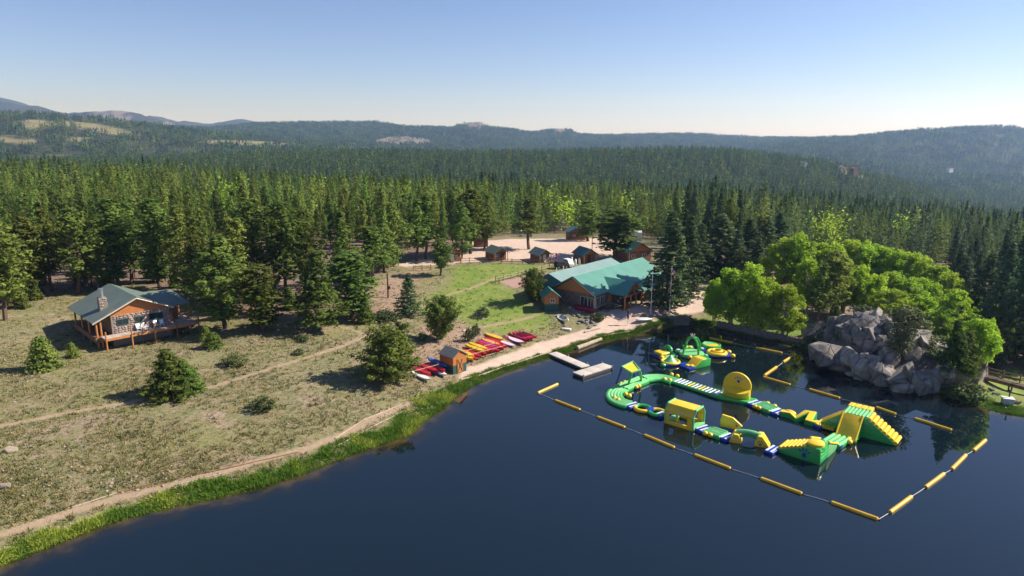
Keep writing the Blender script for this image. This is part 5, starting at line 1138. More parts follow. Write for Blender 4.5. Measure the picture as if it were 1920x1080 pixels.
def plate(t, L_, W, z0=-0.08, z1=0.40, m='wgreen', name='platform', x0=0.0, y0=None, groove=True, top='wlight'):
    y0 = -W / 2 if y0 is None else y0
    o = B().box(x0, x0 + L_, y0, y0 + W, z0, z1, 0.13, 3).obj(name, m, t)
    if groove:
        n = max(2, int(W / 0.42)); b = B()
        for i in range(n):
            yy = y0 + W * (i + 0.5) / n; b.tube([(x0 + 0.1, yy, z1 - 0.10), (x0 + L_ - 0.1, yy, z1 - 0.10)], W / n * 0.49, 8)
        b.obj('top_tubes', top, t)
    return o
def connector(pa, pb, label, W=1.9, grp='blue and white connecting mats'):
    A, rz, L_ = fr(pa, pb, 0.3); t = thing('connector_mat', label, 'float', (A.x, A.y, 0), rz, grp)
    B().box(0, L_, -W / 2, W / 2, -0.08, 0.34, 0.12, 3).obj('mat', 'wblue', t)
    n = max(2, int(L_ / 0.42))
    for i in range(n):
        xx = L_ * (i + 0.5) / n; B().box(xx - 0.12, xx + 0.10, -W / 2 + 0.1, W / 2 - 0.1, 0.335, 0.375, 0.015).obj('strip', 'wwhite', t)
    return t
def sweep_path(px, W, label, name='curved_walkway', z=0.38):
    pts = [P(a, b, z) for a, b in px]; dens = []
    # smooth the path
    for i in range(len(pts) - 1):
        p0, p1, p2, p3 = pts[max(0, i - 1)], pts[i], pts[i + 1], pts[min(len(pts) - 1, i + 2)]
        for k in range(6):
            t = k / 6; dens.append(0.5 * ((2 * p1) + (p2 - p0) * t + (2 * p0 - 5 * p1 + 4 * p2 - p3) * t * t + (3 * p1 - p0 - 3 * p2 + p3) * t ** 3))
    dens.append(pts[-1]); o = dens[0].copy(); o.z = 0; t = thing(name, label, 'float', o)
    n = 5; prof = [(-W / 2 + 0.05, -0.08), (W / 2 - 0.05, -0.08), (W / 2, 0.08), (W / 2, 0.30)]
    for i in range(n, -1, -1):
        s0 = -W / 2 + W * i / n
        prof.append((s0, 0.35))
        if i > 0:
            prof.append((s0 - W / n * 0.5, 0.43))
    prof.append((-W / 2, 0.08)); b = B(); rings = []
    for i, p in enumerate(dens):
        q = dens[min(i + 1, len(dens) - 1)] - dens[max(i - 1, 0)]; q.z = 0; q.normalize(); nrm = Vector((-q.y, q.x, 0))
        rings.append([b.bm.verts.new(Vector((p.x, p.y, 0)) - o + nrm * s_ + Vector((0, 0, z_))) for s_, z_ in prof])
    k = len(prof)
    for A, C in zip(rings, rings[1:]):
        for j in range(k): b.bm.faces.new([A[j], A[(j + 1) % k], C[(j + 1) % k], C[j]])
    b.bm.faces.new(rings[0][::-1]); b.bm.faces.new(rings[-1]); b.obj('deck', 'wlight', t)
    for side in (-1, 1): B().tube([Vector((p.x, p.y, 0.16)) - o + side * (W / 2 - 0.05) * Vector((-(dens[min(i + 1, len(dens) - 1)] - dens[max(i - 1, 0)]).normalized().y, (dens[min(i + 1, len(dens) - 1)] - dens[max(i - 1, 0)]).normalized().x, 0)) for i, p in enumerate(dens)], 0.23, 10).obj('side_tube', 'wgreen', t)
    return t, o
# left loop
cw, o1 = sweep_path([(1167, 727), (1157, 731), (1152, 739), (1156, 747), (1168, 753), (1180, 756)], 1.9, 'green curved walkway closing the left end of the water course')
for a, b in ((1152, 748), (1159, 752), (1173, 741), (1180, 744)): p = P(a, b, 0.2) - o1; B().ball((p.x, p.y, 0.32), 0.3, 12).obj('bumper', 'wyellow', cw)
cw2, o2 = sweep_path([(1210, 708), (1224, 706), (1240, 706), (1254, 709), (1266, 713)], 1.9, 'green curved walkway behind the arched gate')
for a, b in ((1246, 713), (1256, 715), (1259, 704), (1270, 707)): p = P(a, b, 0.2) - o2; B().ball((p.x, p.y, 0.32), 0.3, 12).obj('bumper', 'wyellow', cw2)
# gate with yellow roof
A, rz, L_ = fr((1166, 727), (1207, 710), 0.35); t = thing('arched_gate', 'inflatable gate with tilted yellow roof on four blue and green legs', 'float', (A.x, A.y, 0), rz)
plate(t, L_, 2.0)
rl = []
def loc_of(tt, w): return Matrix.Rotation(-tt.rotation_euler[2], 4, 'Z') @ (w - tt.location)
RF = [P(1166, 688, 2.75), P(1184, 699, 2.35), P(1200, 694, 2.45), P(1187, 678, 2.95)]; RF = [loc_of(t, r_) for r_ in RF]
BS = [P(1155, 722, 0.3), P(1177, 724, 0.3), P(1202, 715, 0.3), P(1190, 709, 0.3)]; BS = [loc_of(t, r_) for r_ in BS]
for i in range(4): B().tube([BS[i], BS[i] * 0.5 + RF[i] * 0.5 + (BS[i] - RF[i]).cross(Vector((0, 0, 1))) * 0.03, RF[i]], 0.14, 10).obj('leg', 'wblue' if i in (0, 3) else 'wgreen', t)
B().poly(RF, 0.16).obj('roof', 'wyellow', t, smooth=0)
B().tube(RF, 0.14, 8, closed=True).obj('roof_rim', 'wlight', t)
bumpers(t, [(1.6, -1.1), (2.2, -1.1), (0.4, 1.05), (1.2, 1.05), (2.0, 1.05)], 0.26)
connector((1180, 756), (1193, 762), 'blue and white mat between the curved walkway and the linked rings')
# rings
A, rz, L_ = fr((1192, 761), (1246, 776), 0.3); t = thing('ring_bridge', 'bridge of crossing yellow and green half rings', 'float', (A.x, A.y, 0), rz)
hl = L_ / 2
for k in range(2):
    for s in (-1, 1):
        pts = [(k * hl + hl * (0.5 - 0.5 * math.cos(math.pi * i / 10)), s * 0.85 * math.sin(math.pi * i / 10), 0.22) for i in range(11)]
        B().tube(pts, 0.24, 10).obj('half_ring', ('wyellow' if s < 0 else 'wgreen') if k == 0 else ('wgreen' if s < 0 else 'wyellow'), t)
B().box(hl - 0.35, hl + 0.35, -0.5, 0.5, 0.0, 0.5, 0.1).obj('joint', 'wblue', t)
connector((1236, 772), (1250, 778), 'blue and white mat at the entrance of the yellow tunnel')
# tunnel
Aw = P(1246, 790, 0.2); Bw = P(1298, 806, 0.2); d = Bw - Aw; rz = math.atan2(d.y, d.x); L_ = d.length; t = thing('tunnel', 'yellow inflatable tunnel house with window openings and green end frames', 'float', (Aw.x, Aw.y, 0), rz)
W = 2.75; Z1, Z2 = 1.5, 2.3
for x0, x1 in ((-0.15, 0.6), (L_ - 0.55, L_ + 0.2)): B().box(x0, x1, 0.05, W - 0.05, -0.08, 0.34, 0.12).obj('floor_mat', 'wlight', t)
b = B()
for y_ in (0.12, W - 0.12):
    iy = 0.22 if y_ < 1 else -0.22; ya, yb = sorted((y_ - 0.1, y_ + 0.1))
    for x0, x1, z0, z1 in ((0, L_, -0.08, 0.42), (0, L_, Z1 - 0.15, Z1 + 0.15), (0, 0.5, 0.42, Z1 - 0.15), (L_ * 0.42 - 0.12, L_ * 0.42 + 0.12, 0.42, Z1 - 0.15), (L_ - 0.7, L_, 0.42, Z1 - 0.15)): b.box(x0, x1, ya, yb, z0, z1, 0.05)
b.obj('side_wall', 'wyellow', t)
b = B(); b.prism([(0.0, Z1 + 0.1), (0.55, Z2), (W - 0.55, Z2), (W, Z1 + 0.1), (W - 0.22, Z1 + 0.1), (W - 0.62, Z2 - 0.22), (0.62, Z2 - 0.22), (0.22, Z1 + 0.1)], 0.0, L_ + 0.02, 0.06, 2, 'x'); b.obj('roof', 'wyellow', t)
for xx in (0.02, L_ + 0.02): B().tube([(xx, 0.1, 0.2), (xx, 0.08, Z1), (xx, 0.55, Z2 - 0.05), (xx, W - 0.55, Z2 - 0.05), (xx, W - 0.08, Z1), (xx, W - 0.1, 0.2)], 0.14, 8).obj('end_frame', 'wlight', t)
word(t, 'wibit', 0.42, (L_ * 0.5, 0.005, Z1), (R(90), 0, 0))
connector((1312, 799), (1327, 806), 'blue and white mat between the tunnel and the near platform')
A, rz, L_ = fr((1326, 805), (1358, 816), 0.3); t = thing('platform_float', 'green platform with yellow bumpers in front of the yellow board', 'float', (A.x, A.y, 0), rz)
plate(t, L_, 2.0); bumpers(t, [(0.4, -1.05), (1.0, -1.05)]); word(t, 'wibit', 0.5, (L_ / 2, 0, 0.445), (0, 0, 0))
connector((1357, 815), (1372, 821), 'blue and white mat beside the yellow board')
# leaning board
A, rz, L_ = fr((1350, 800), (1383, 806), 0.3); t = thing('leaning_board', 'upright yellow board with sloping shoulder behind the near platform', 'float', (A.x, A.y, 0), rz)
b = B(); b.prism([(0, 0.25), (1.9, 0.25), (2.35, 0.75), (1.35, 1.55), (0.12, 1.75), (-0.05, 1.0)], 0.0, 0.34, 0.09, 3); b.obj('board', 'wyellow', t)
B().box(-0.1, 2.1, -0.5, 0.6, -0.08, 0.30, 0.1).obj('foot_mat', 'wblue', t)
paw(t, Matrix.Translation((1.75, -0.006, 0.85)), 0.45)
# seat block + beam bridge
A, rz, L_ = fr((1366, 826), (1398, 830), 0.1); t = thing('beam_bridge', 'green balance beam between two yellow blocks', 'float', (A.x, A.y, 0), math.atan2((P(1440, 840) - A).y, (P(1440, 840) - A).x)); LB = (P(1443, 841, .1) - A).length
B().prism([(0, -0.05), (1.35, -0.05), (1.0, 0.95), (0.45, 0.95)], -0.15, 1.35, 0.1, 3).obj('end_block', 'wyellow', t)
B().prism([(LB - 1.55, -0.05), (LB + 0.05, -0.05), (LB - 0.35, 0.55), (LB - 0.75, 1.15), (LB - 1.25, 1.15)], -0.15, 1.35, 0.1, 3).obj('end_block', 'wyellow', t)
B().tube([(0.7 + (LB - 1.7) * i / 8, 0.62, 1.02 + 0.16 * math.sin(math.pi * i / 8)) for i in range(9)], 0.24, 10).obj('beam', 'wlight', t)
B().tube([(0.7 + (LB - 1.7) * i / 8, 0.62, 0.75 - 0.40 * (1 - math.sin(math.pi * i / 8))) for i in range(9)], 0.16, 8).obj('lower_beam', 'wgreen', t)
paw(t, Matrix.Translation((LB - 0.95, -0.162, 0.42)), 0.55, 'wblue'); word(t, 'wibit', 0.28, (0.68, -0.16, 0.42), (R(90), 0, 0))
connector((1440, 839), (1457, 845), 'blue and white mat at the foot of the small stairs')
# stair ramp
Aw = P(1456, 845, 0.1); rz = math.atan2(P(1538, 871, 0.1).y - Aw.y, P(1538, 871, 0.1).x - Aw.x); L_ = (P(1538, 871, 0.1) - Aw).length
t = thing('stair_ramp', 'green wedge with yellow steps, yellow cushion and blue footprint emblem', 'float', (Aw.x, Aw.y, 0), rz)
W = 2.3; ZT = 1.62
B().prism([(0, -0.08), (L_ - 0.1, -0.08), (L_ + 0.0, 0.25), (L_ - 0.15, ZT), (3.0, ZT - 0.1), (0.05, 0.32)], 0, W, 0.1, 2).obj('body', 'wgreen', t)
for z_ in (0.35, 0.7, 1.05, 1.4):
    x0 = max(0.25, 3.0 * (z_ - 0.25) / 1.3); B().tube([(x0 + 0.15, 0.02, z_ - 0.05), (L_ - 0.1, 0.02, z_ - 0.05)], 0.05, 6).tube([(L_ - 0.06, 0.1, z_ - 0.05), (L_ - 0.06, W - 0.1, z_ - 0.05)], 0.05, 6).obj('seam', 'wgreen', t)
for i in range(7):
    xx = 0.3 + i * 0.40; zz = 0.36 + (ZT - 0.46) * (xx - 0.05) / 2.95; B().tube([(xx, 0.05, zz), (xx, W - 0.05, zz)], 0.21, 8).obj('step', 'wyellow', t)
B().lathe([(0.75, ZT - 0.3), (0.85, ZT - 0.1), (0.8, ZT + 0.25), (0.6, ZT + 0.36), (0.02, ZT + 0.38)], 20, (L_ - 0.9, 0.95, 0)).obj('cushion', 'wyellow', t)
B().lathe([(0.9, ZT - 0.5), (0.95, ZT - 0.3), (0.86, ZT + 0.02)], 20, (L_ - 0.9, 0.95, 0)).obj('cushion_base', 'wgreen', t)
B().prism([(W - 0.1, -0.08), (W + 3.1, -0.08), (W + 3.1, 0.30), (W - 0.1, ZT - 0.12)], L_ - 2.0, L_ - 0.05, 0.1, 2, 'x').obj('slide', 'wlight', t)
B().tube([(L_ - 0.1, W, ZT - 0.02), (L_ - 0.1, W + 3.05, 0.42)], 0.12, 8).tube([(L_ - 1.95, W, ZT - 0.02), (L_ - 1.95, W + 3.05, 0.42)], 0.12, 8).obj('slide_edge', 'wyellow', t)
paw(t, Matrix.Translation((L_ - 1.6, -0.058, 0.78)), 1.0)
# striped landing
A, rz, L_ = fr((1540, 839), (1583, 826), 0.35); 
lt = thing('landing_float', 'pale green striped landing with yellow bumpers below the tower slide', 'float', (P(1556, 838, 0).x, P(1556, 838, 0).y, 0), R(41))
plate(lt, 2.9, 2.0, m='wgreen'); bumpers(lt, [(2.1, -1.1), (2.75, -0.75)], 0.3)
for yy in (-1.02, 1.02): B().box(0, 0.5, yy - 0.05, yy + 0.05, 0.1, 0.42).obj('strip', 'wblue', lt)
B().box(2.75, 3.2, -1.05, 1.05, -0.05, 0.36, 0.1).obj('joint', 'wblue', lt)
# tower
t = thing('slide_tower', 'tall green pyramid tower with yellow slide, ramp and steps', 'float', (37.7, 69.4, 0), R(-40.8))
TZ = 2.3; h = 1.05
B().prism([(-3.8, 0.05), (-3.8, 0.25), (-h, TZ - 0.02), (h, TZ - 0.02), (3.9, 0.3), (3.9, 0.0)], -1.0, 1.15, 0.1, 2).obj('body', 'wgreen', t)
B().prism([(-0.95, 0.0), (2.6, 0.0), (2.6, TZ - 0.05), (-0.95, TZ - 0.05)], -1.1, 1.2, 0.1, 2, 'x').obj('core', 'wgreen', t) if False else None
B().prism([(-3.05, 0.0), (-3.05, 0.22), (-0.9, TZ - 0.05), (2.5, TZ - 0.05), (3.3, 0.0)], -1.4, 0.75, 0.1, 2, 'x').obj('core', 'wgreen', t)
B().prism([(-3.12, 0.26), (-0.95, TZ + 0.05), (-0.75, TZ - 0.12), (-2.9, 0.12)], -1.3, 0.65, 0.05, 2, 'x').obj('slide', 'wyellow', t)
for xx in (-1.32, 0.66): B().tube([(xx, -3.05, 0.30), (xx, -0.9, TZ + 0.08)], 0.10, 8).obj('slide_edge', 'wyellow', t)
b = B()
for i in range(7): b.tube([(-1.2 + 0.36 * i, -0.8, TZ - 0.08), (-1.2 + 0.36 * i, 1.3, TZ - 0.08)], 0.19, 8)
b.obj('deck', 'wlight', t)
b = B()
for i in range(4): b.box(-1.45 + 0.62 * i, -0.85 + 0.62 * i, 1.3, 2.5, TZ - 0.3, TZ + 0.14, 0.1, 2)
b.obj('rear_pad', 'wyellow', t)
for i in range(8):
    f_ = i / 7; xx = h + 0.25 + (3.8 - h) * f_ * 0.98; zz = TZ - 0.12 - (TZ - 0.42) * f_; B().tube([(xx, -0.95, zz), (xx, 1.1, zz)], 0.23, 8).obj('step', 'wyellow', t)
B().prism([(-3.95, 0.22), (-h - 0.1, TZ + 0.06), (-h + 0.1, TZ - 0.1), (-3.7, 0.1)], -0.9, 1.05, 0.05).obj('ramp', 'wyellow', t)
for k, z_ in enumerate((0.45, 0.85, 1.25, 1.65)):
    b = B(); f_ = (TZ - z_) / (TZ - 0.25); b.tube([(-h - (3.8 - h) * f_ + 0.25, -1.02, z_ - 0.12), (-1.42, -1.02, z_ - 0.12)], 0.05, 6).tube([(0.78, -1.02, z_ - 0.12), (h + (3.9 - h) * f_ - 0.3, -1.02, z_ - 0.12)], 0.05, 6).tube([(0.76, -0.95 - 2.1 * f_ + 0.2, z_ - 0.12), (0.76, -1.0, z_ - 0.12)], 0.05, 6); b.obj('seam', 'wgreen', t)
word(t, 'wibit', 0.55, (-1.95, -1.012, 1.15), (R(90), 0, 0))
# far side of the loop
A, rz, L_ = fr((1268, 713), (1353, 740), 0.3); t = thing('ladder_bridge', 'floating ladder bridge with white and yellow rungs between green beams', 'float', (A.x, A.y, 0), rz)
for s in (-1, 1): B().tube([(0, s * 0.82, 0.2), (L_, s * 0.82, 0.2)], 0.22, 10).obj('beam', 'wgreen', t)
for k, xx in enumerate(np.linspace(0.25, L_ - 0.3, 13)): B().tube([(xx, -0.85, 0.34), (xx, 0.85, 0.34)], 0.11, 8).obj('rung', 'wyellow' if k in (4, 7) else 'wwhite', t)
for x0 in (0, L_ - 0.95): B().box(x0, x0 + 0.95, -0.95, 0.95, -0.05, 0.22, 0.08).obj('end_mat', 'wblue', t)
A, rz, L_ = fr((1350, 739), (1408, 751), 0.3); t = thing('shell_wall', 'big round yellow shell standing on the walkway with a footprint emblem', 'float', (A.x, A.y, 0), rz)
B().box(-0.3, L_ + 0.5, -0.95, 0.95, -0.08, 0.36, 0.12, 3).obj('platform', 'wgreen', t)
disc = [(L_ / 2 + 1.72 * math.cos(a), 1.72 + 1.66 * math.sin(a)) for a in np.linspace(0, 2 * math.pi, 29)[:-1]]
B().prism(disc, 0.35, 0.72, 0.14, 3).obj('shell', 'wyellow', t)
lip = B(); nL = 16
top_ = []
prev = None; rows_ = []
for j in range(6):
    v_ = j / 5; rows_.append([lip.bm.verts.new((L_ / 2 + 1.7 * math.cos(math.pi + math.pi * i / nL), 0.36 - 1.55 * math.sin(math.pi * i / nL) ** 0.8 * (1 - 0.25 * v_) * (0.35 + 0.65 * v_), 0.02 + 1.15 * v_ + (0.35 - 0.45 * math.sin(math.pi * i / nL)) * v_)) for i in range(nL + 1)])
for r0, r1 in zip(rows_, rows_[1:]):
    for i in range(nL): lip.bm.faces.new([r0[i], r0[i + 1], r1[i + 1], r1[i]])
lip.bm.faces.new(rows_[-1]); lip.bm.faces.new(rows_[0][::-1]); bmesh.ops.remove_doubles(lip.bm, verts=lip.bm.verts, dist=0.001); lip.obj('lip', 'wyellow', t)
paw(t, Matrix.Translation((L_ / 2 + 0.15, 0.342, 2.5)), 0.85)
connector((1408, 752), (1423, 758), 'blue and white mat right of the yellow shell')
A, rz, L_ = fr((1422, 757), (1452, 769), 0.3); t = thing('platform_float', 'green platform with four yellow bumpers on the far side of the course', 'float', (A.x, A.y, 0), rz)
plate(t, L_, 2.0); bumpers(t, [(0.35, -1.05), (0.95, -1.05), (0.5, 1.05), (1.5, 1.05)]); word(t, 'wibit', 0.4, (L_ / 2, 0, 0.445), (0, 0, 0))
connector((1451, 768), (1467, 774), 'blue and white mat between the far platform and the zigzag')
A, rz, L_ = fr((1464, 773), (1536, 793), 0.3); t = thing('zigzag_bridge', 'zigzag green bridge with raised yellow top', 'float', (A.x, A.y, 0), rz)
zz = [(0.0, 0.0, 0.45), (1.2, 0.1, 0.55), (1.9, -0.45, 0.32), (2.6, 0.65, 0.9), (3.3, 0.85, 1.0), (3.35, -0.5, 0.45), (4.2, -0.35, 0.42), (L_, 0.0, 0.45)]
def zz_strip(dz, w, th, m, nm):
    b = B(); rg_ = []
    for i, p in enumerate(zz):
        a_, c_ = zz[max(0, i - 1)], zz[min(len(zz) - 1, i + 1)]; dx, dy = c_[0] - a_[0], c_[1] - a_[1]; l_ = math.hypot(dx, dy); nx, ny = -dy / l_, dx / l_
        rg_.append([b.bm.verts.new((p[0] + nx * s_ * w, p[1] + ny * s_ * w, z_)) for s_, z_ in ((-1, p[2] + dz), (1, p[2] + dz), (1, th if th <= 0 else p[2] + dz - th), (-1, th if th <= 0 else p[2] + dz - th))])
    for A_, C_ in zip(rg_, rg_[1:]):
        for j in range(4): b.bm.faces.new([A_[j], A_[(j + 1) % 4], C_[(j + 1) % 4], C_[j]])
    b.bm.faces.new(rg_[0][::-1]); b.bm.faces.new(rg_[-1]); b.obj(nm, m, t)
zz_strip(0.0, 0.46, -0.06, 'wgreen', 'base'); zz_strip(0.10, 0.36, 0.12, 'wyellow', 'top')
b = B()
for i in range(6): b.tube([(4.35 + i * 0.34, -0.85, 0.32), (4.35 + i * 0.34, 0.75, 0.32)], 0.19, 8)
b.obj('end_tubes', 'wyellow', t); B().box(4.2, L_ - 0.1, -0.9, 0.8, -0.05, 0.28, 0.1).obj('end_mat', 'wgreen', t)
B().ball((0.9, 0.45, 0.35), 0.55, 14, (1.3, 0.8, 0.65)).obj('cushion', 'wyellow', t)
connector((1534, 792), (1549, 798), 'blue and white mat at the foot of the tower ramp')

# ------------------------------------------------------------------ second, smaller course
c = P(1297, 663, 0.3); t = thing('climbing_dome', 'green arched climbing dome with pale star tip on the smaller course', 'float', (c.x, c.y, 0), 0.4)
B().lathe([(1.75, -0.05), (1.85, 0.2), (1.75, 0.5), (1.2, 0.55), (0.02, 0.5)], 20).obj('platform', 'wlight', t)
for k in range(4):
    an = k * math.pi / 2; B().tube([(math.cos(an) * 1.5 * math.cos(s) ** 0.7 if s < 1.57 else 0, math.sin(an) * 1.5 * math.cos(s) ** 0.7 if s < 1.57 else 0, 0.4 + 2.35 * math.sin(s)) for s in np.linspace(0, 1.5, 9)], 0.15, 8).obj('arch', 'wgreen', t)
for k in range(5): an = k * 1.2566; B().tube([(0, 0, 2.7), (0.18 * math.cos(an), 0.18 * math.sin(an), 3.0), (0.34 * math.cos(an), 0.34 * math.sin(an), 3.35)], [0.1, 0.09, 0.04], 6).obj('tip', 'trim', t)
bumpers(t, [(-0.5, -1.75), (-1.3, -1.3)], 0.32)
c = P(1333, 652, 0.2); t = thing('trampoline', 'round trampoline with yellow and green top, farthest of the smaller course', 'float', (c.x, c.y, 0), 0.3)
B().lathe([(1.35, -0.1), (1.5, 0.3), (1.45, 0.75), (1.25, 0.85), (1.15, 0.70)], 24).obj('drum', 'wgreen', t)
B().lathe([(1.2, 0.69), (1.18, 0.72), (0.02, 0.71)], 24).obj('bounce_mat', 'wyellow', t)
B().poly([(1.1 * math.cos(a), 1.1 * math.sin(a), 0.735) for a in np.linspace(0.1, math.pi - 0.1, 12)]).obj('half_panel', 'wlight', t, smooth=0)
c = P(1344, 664, 0.2); t = thing('ring_island', 'yellow double-ringed round float on a blue base at the end of the smaller course', 'float', (c.x, c.y, 0), -0.1)
B().box(-1.9, 1.9, -1.2, 1.0, -0.08, 0.3, 0.12).obj('base', 'wblue', t)
B().tube([(1.25 * math.cos(a), 1.25 * math.sin(a), 0.45) for a in np.linspace(0, 6.283, 25)[:-1]], 0.27, 10, closed=True).obj('outer_ring', 'wyellow', t)
B().tube([(0.68 * math.cos(a), 0.68 * math.sin(a), 0.72) for a in np.linspace(0, 6.283, 21)[:-1]], 0.2, 10, closed=True).obj('inner_ring', 'wyellow', t)
bumpers(t, [(2.1, -0.9), (1.9, 0.9)], 0.34)
c = P(1257, 679, 0.2); t = thing('cone_float', 'green cone float in a yellow ring on the near side of the smaller course', 'float', (c.x, c.y, 0), 0.2)
B().lathe([(1.15, 0.2), (0.95, 0.35), (0.35, 0.95), (0.12, 1.25), (0.02, 1.3)], 20).obj('cone', 'wlight', t)
B().tube([(1.22 * math.cos(a), 1.22 * math.sin(a), 0.3) for a in np.linspace(0, 6.283, 25)[:-1]], 0.19, 10, closed=True).obj('ring', 'wyellow', t)
B().box(-1.6, 2.2, -1.3, -0.7, -0.08, 0.3, 0.12).obj('base_tube', 'wblue', t)
B().ball((-1.6, -1.05, 0.2), 0.4, 10, (1.1, 1, 0.8)).obj('end_cap', 'wgreen', t)
c = P(1312, 682, 0.2); t = thing('block_float', 'yellow-topped green block slide on the near edge of the smaller course', 'float', (c.x, c.y, 0), 0.55)
B().prism([(-1.9, 0.1), (-0.4, 1.05), (1.2, 1.05), (1.2, 0.0), (-1.9, 0.0)], -0.9, 0.9, 0.1).obj('body', 'wgreen', t)
B().prism([(-1.95, 0.2), (-0.45, 1.16), (0.5, 1.16), (0.5, 1.0), (-0.4, 1.0), (-1.9, 0.08)], -0.8, 0.8, 0.04).obj('slide', 'wyellow', t)
bumpers(t, [(1.4, 0.9), (0.9, 1.1)], 0.32); B().box(-3.0, -1.7, -0.9, 0.9, -0.08, 0.28, 0.1).obj('mat', 'wblue', t)
c = P(1247, 664, 0.2); t = thing('half_pipe_float', 'yellow pad and dark green half-round arch at the left end of the smaller course', 'float', (c.x, c.y, 0), 0.5)
B().box(-1.5, 0.2, -0.9, 0.9, 0.25, 0.75, 0.2, 3).obj('pad', 'wyellow', t)
B().tube([(0.55 + 0.0 * a, 0.85 * math.cos(a), 0.25 + 1.0 * math.sin(a)) for a in np.linspace(0, math.pi, 11)], 0.3, 10).obj('arch', 'wgreen', t)
B().box(-1.9, 1.3, -1.0, 1.0, -0.08, 0.3, 0.12).obj('base', 'wblue', t); B().box(-1.2, 0.9, -1.7, -0.95, 0.0, 0.4, 0.12).obj('side_mat', 'wlight', t)
bumpers(t, [(-1.7, -1.25)], 0.34)
for (a, b, lb, m1, m2) in [((1284, 684), (1303, 686), 'blue float with yellow knobs between the cone and the block', 'wblue', 'wyellow'), ((1266, 657), (1284, 659), 'green and white mat at the back left of the smaller course', 'wgreen', 'wwhite'),
                           ((1280, 650), (1300, 651), 'green mat with yellow pad behind the climbing dome', 'wgreen', 'wyellow'), ((1312, 664), (1330, 667), 'blue float linking the dome to the ringed float', 'wblue', 'wlight'), ((1313, 655), (1324, 654), 'blue link behind the dome to the trampoline', 'wblue', 'wwhite')]:
    A, rz, L_ = fr(a, b, 0.25); t = thing('link_float', lb, 'float', (A.x, A.y, 0), rz)
    B().box(0, L_, -0.7, 0.7, -0.08, 0.34, 0.13, 3).obj('mat', m1, t)
    for xx in (L_ * 0.3, L_ * 0.7): B().ball((xx, -0.4 if m2 != 'wwhite' else 0, 0.36), 0.3, 10, (1.1, 1.2, 0.6)).obj('pad', m2, t)

# ------------------------------------------------------------------ buoy lines
ordw = ['first', 'second', 'third', 'fourth', 'fifth', 'sixth', 'seventh', 'eighth', 'ninth']
bl = B(); L0 = 4.0
bl.tube([(-2.0, 0, 0), (-1.93, 0, 0), (1.93, 0, 0), (2.0, 0, 0)], [0.10, 0.185, 0.185, 0.10], 12); bmeshd = bl.mesh('buoy_tube', 'buoy')
capm = B().tube([(-0.14, 0, 0), (0.0, 0, 0)], 0.05, 6).mesh('buoy_eye', 'darkmetal')
LINES = [('front', 'in the front line from the dock side to the near corner', [((1046, 720), (1008, 737)), ((1041, 751), (1088, 769)), ((1120, 782), (1172, 802)), ((1208, 816), (1265, 840)), ((1302, 853), (1370, 879)), ((1426, 897), (1504, 926)), ((1558, 942), (1647, 974))]),
         ('side', 'in the side line running up from the near corner', [((1668, 961), (1709, 931)), ((1735, 914), (1770, 888)), ((1784, 880), (1811, 853)), ((1825, 845), (1848, 825))]),
         ('back', 'in the back line from the smaller course to the right', [((1330, 634), (1374, 643)), ((1417, 652), (1467, 662)), ((1487, 667), (1468, 679)), ((1456, 688), (1433, 704)), ((1431, 707), (1482, 722)), ((1517, 730), (1575, 747)), ((1643, 764), (1680, 777)), ((1715, 785), (1785, 807))])]
for nm, ph, ls in LINES:
    rp = B(); prev = None
    for k, (a, b) in enumerate(ls):
        A, rz, L_ = fr(a, b, 0.06); t = thing('tube_buoy', 'yellow tube buoy, %s %s' % (ordw[k], ph), 'buoy', ((A + P(*b, 0.06)) / 2), rz, 'yellow tube buoys around the water course')
        t.scale = (L_ / L0, 1, 1); link('tube', bmeshd, t); link('eye', capm, t, (-2.0, 0, 0)); link('eye', capm, t, (2.0, 0, 0), math.pi)
        if prev is not None:
            q = A; rp.tube([prev, (prev + q) / 2 + Vector((0.08, 0.05, -0.02)), q], 0.028, 5)
        prev = P(*b, 0.06)
    r_ = rp.obj('buoy_rope', 'rope'); tag(r_, 'thin white rope joining the tube buoys of the %s line' % nm, 'rope')
r_ = B().tube([P(1647, 974, 0.05), P(1660, 966, 0.03), P(1668, 961, 0.05)], 0.028, 5).obj('buoy_rope', 'rope'); tag(r_, 'short white rope at the near corner of the buoy lines', 'rope')

# ------------------------------------------------------------------ dock
A = P(1036, 661, 0.42); Bq = P(1098, 687, 0.42); d = Bq - A; dk_ = thing('floating_dock', 'T-shaped pale grey floating dock reaching out from the sandy shore', 'dock', (A.x, A.y, 0), math.atan2(d.y, d.x)); L_ = d.length
for k in range(3):
    x0 = k * L_ / 3; B().box(x0 + 0.02, x0 + L_ / 3 - 0.02, -0.78, 0.78, 0.26, 0.44, 0.03).obj('gangway', 'dock', dk_)
B().box(0.4, L_ - 0.3, -0.74, 0.74, -0.1, 0.26).obj('float', 'dockside', dk_, smooth=0)
hd = [loc_of(dk_, P(1083, 702, 0.42)), loc_of(dk_, P(1140, 684, 0.42))]; v_ = hd[1] - hd[0]; n_ = Vector((-v_.y, v_.x, 0)).normalized() * 0.95
for k in range(3):
    p0 = hd[0] + v_ * (k / 3 + 0.004); p1 = hd[0] + v_ * ((k + 1) / 3 - 0.004)
    B().prism([tuple(q[:2]) for q in (p0 - n_, p1 - n_, p1 + n_, p0 + n_)], 0.28, 0.47, 0.03, 2, 'z').obj('head', 'dock', dk_)
p0, p1 = hd; B().prism([tuple(q[:2]) for q in (p0 - n_ * 0.95 + v_ * 0.02, p1 - n_ * 0.95 - v_ * 0.02, p1 + n_ * 0.95 - v_ * 0.02, p0 + n_ * 0.95 + v_ * 0.02)], -0.1, 0.28, 0, 2, 'z').obj('float', 'dockside', dk_, smooth=0)
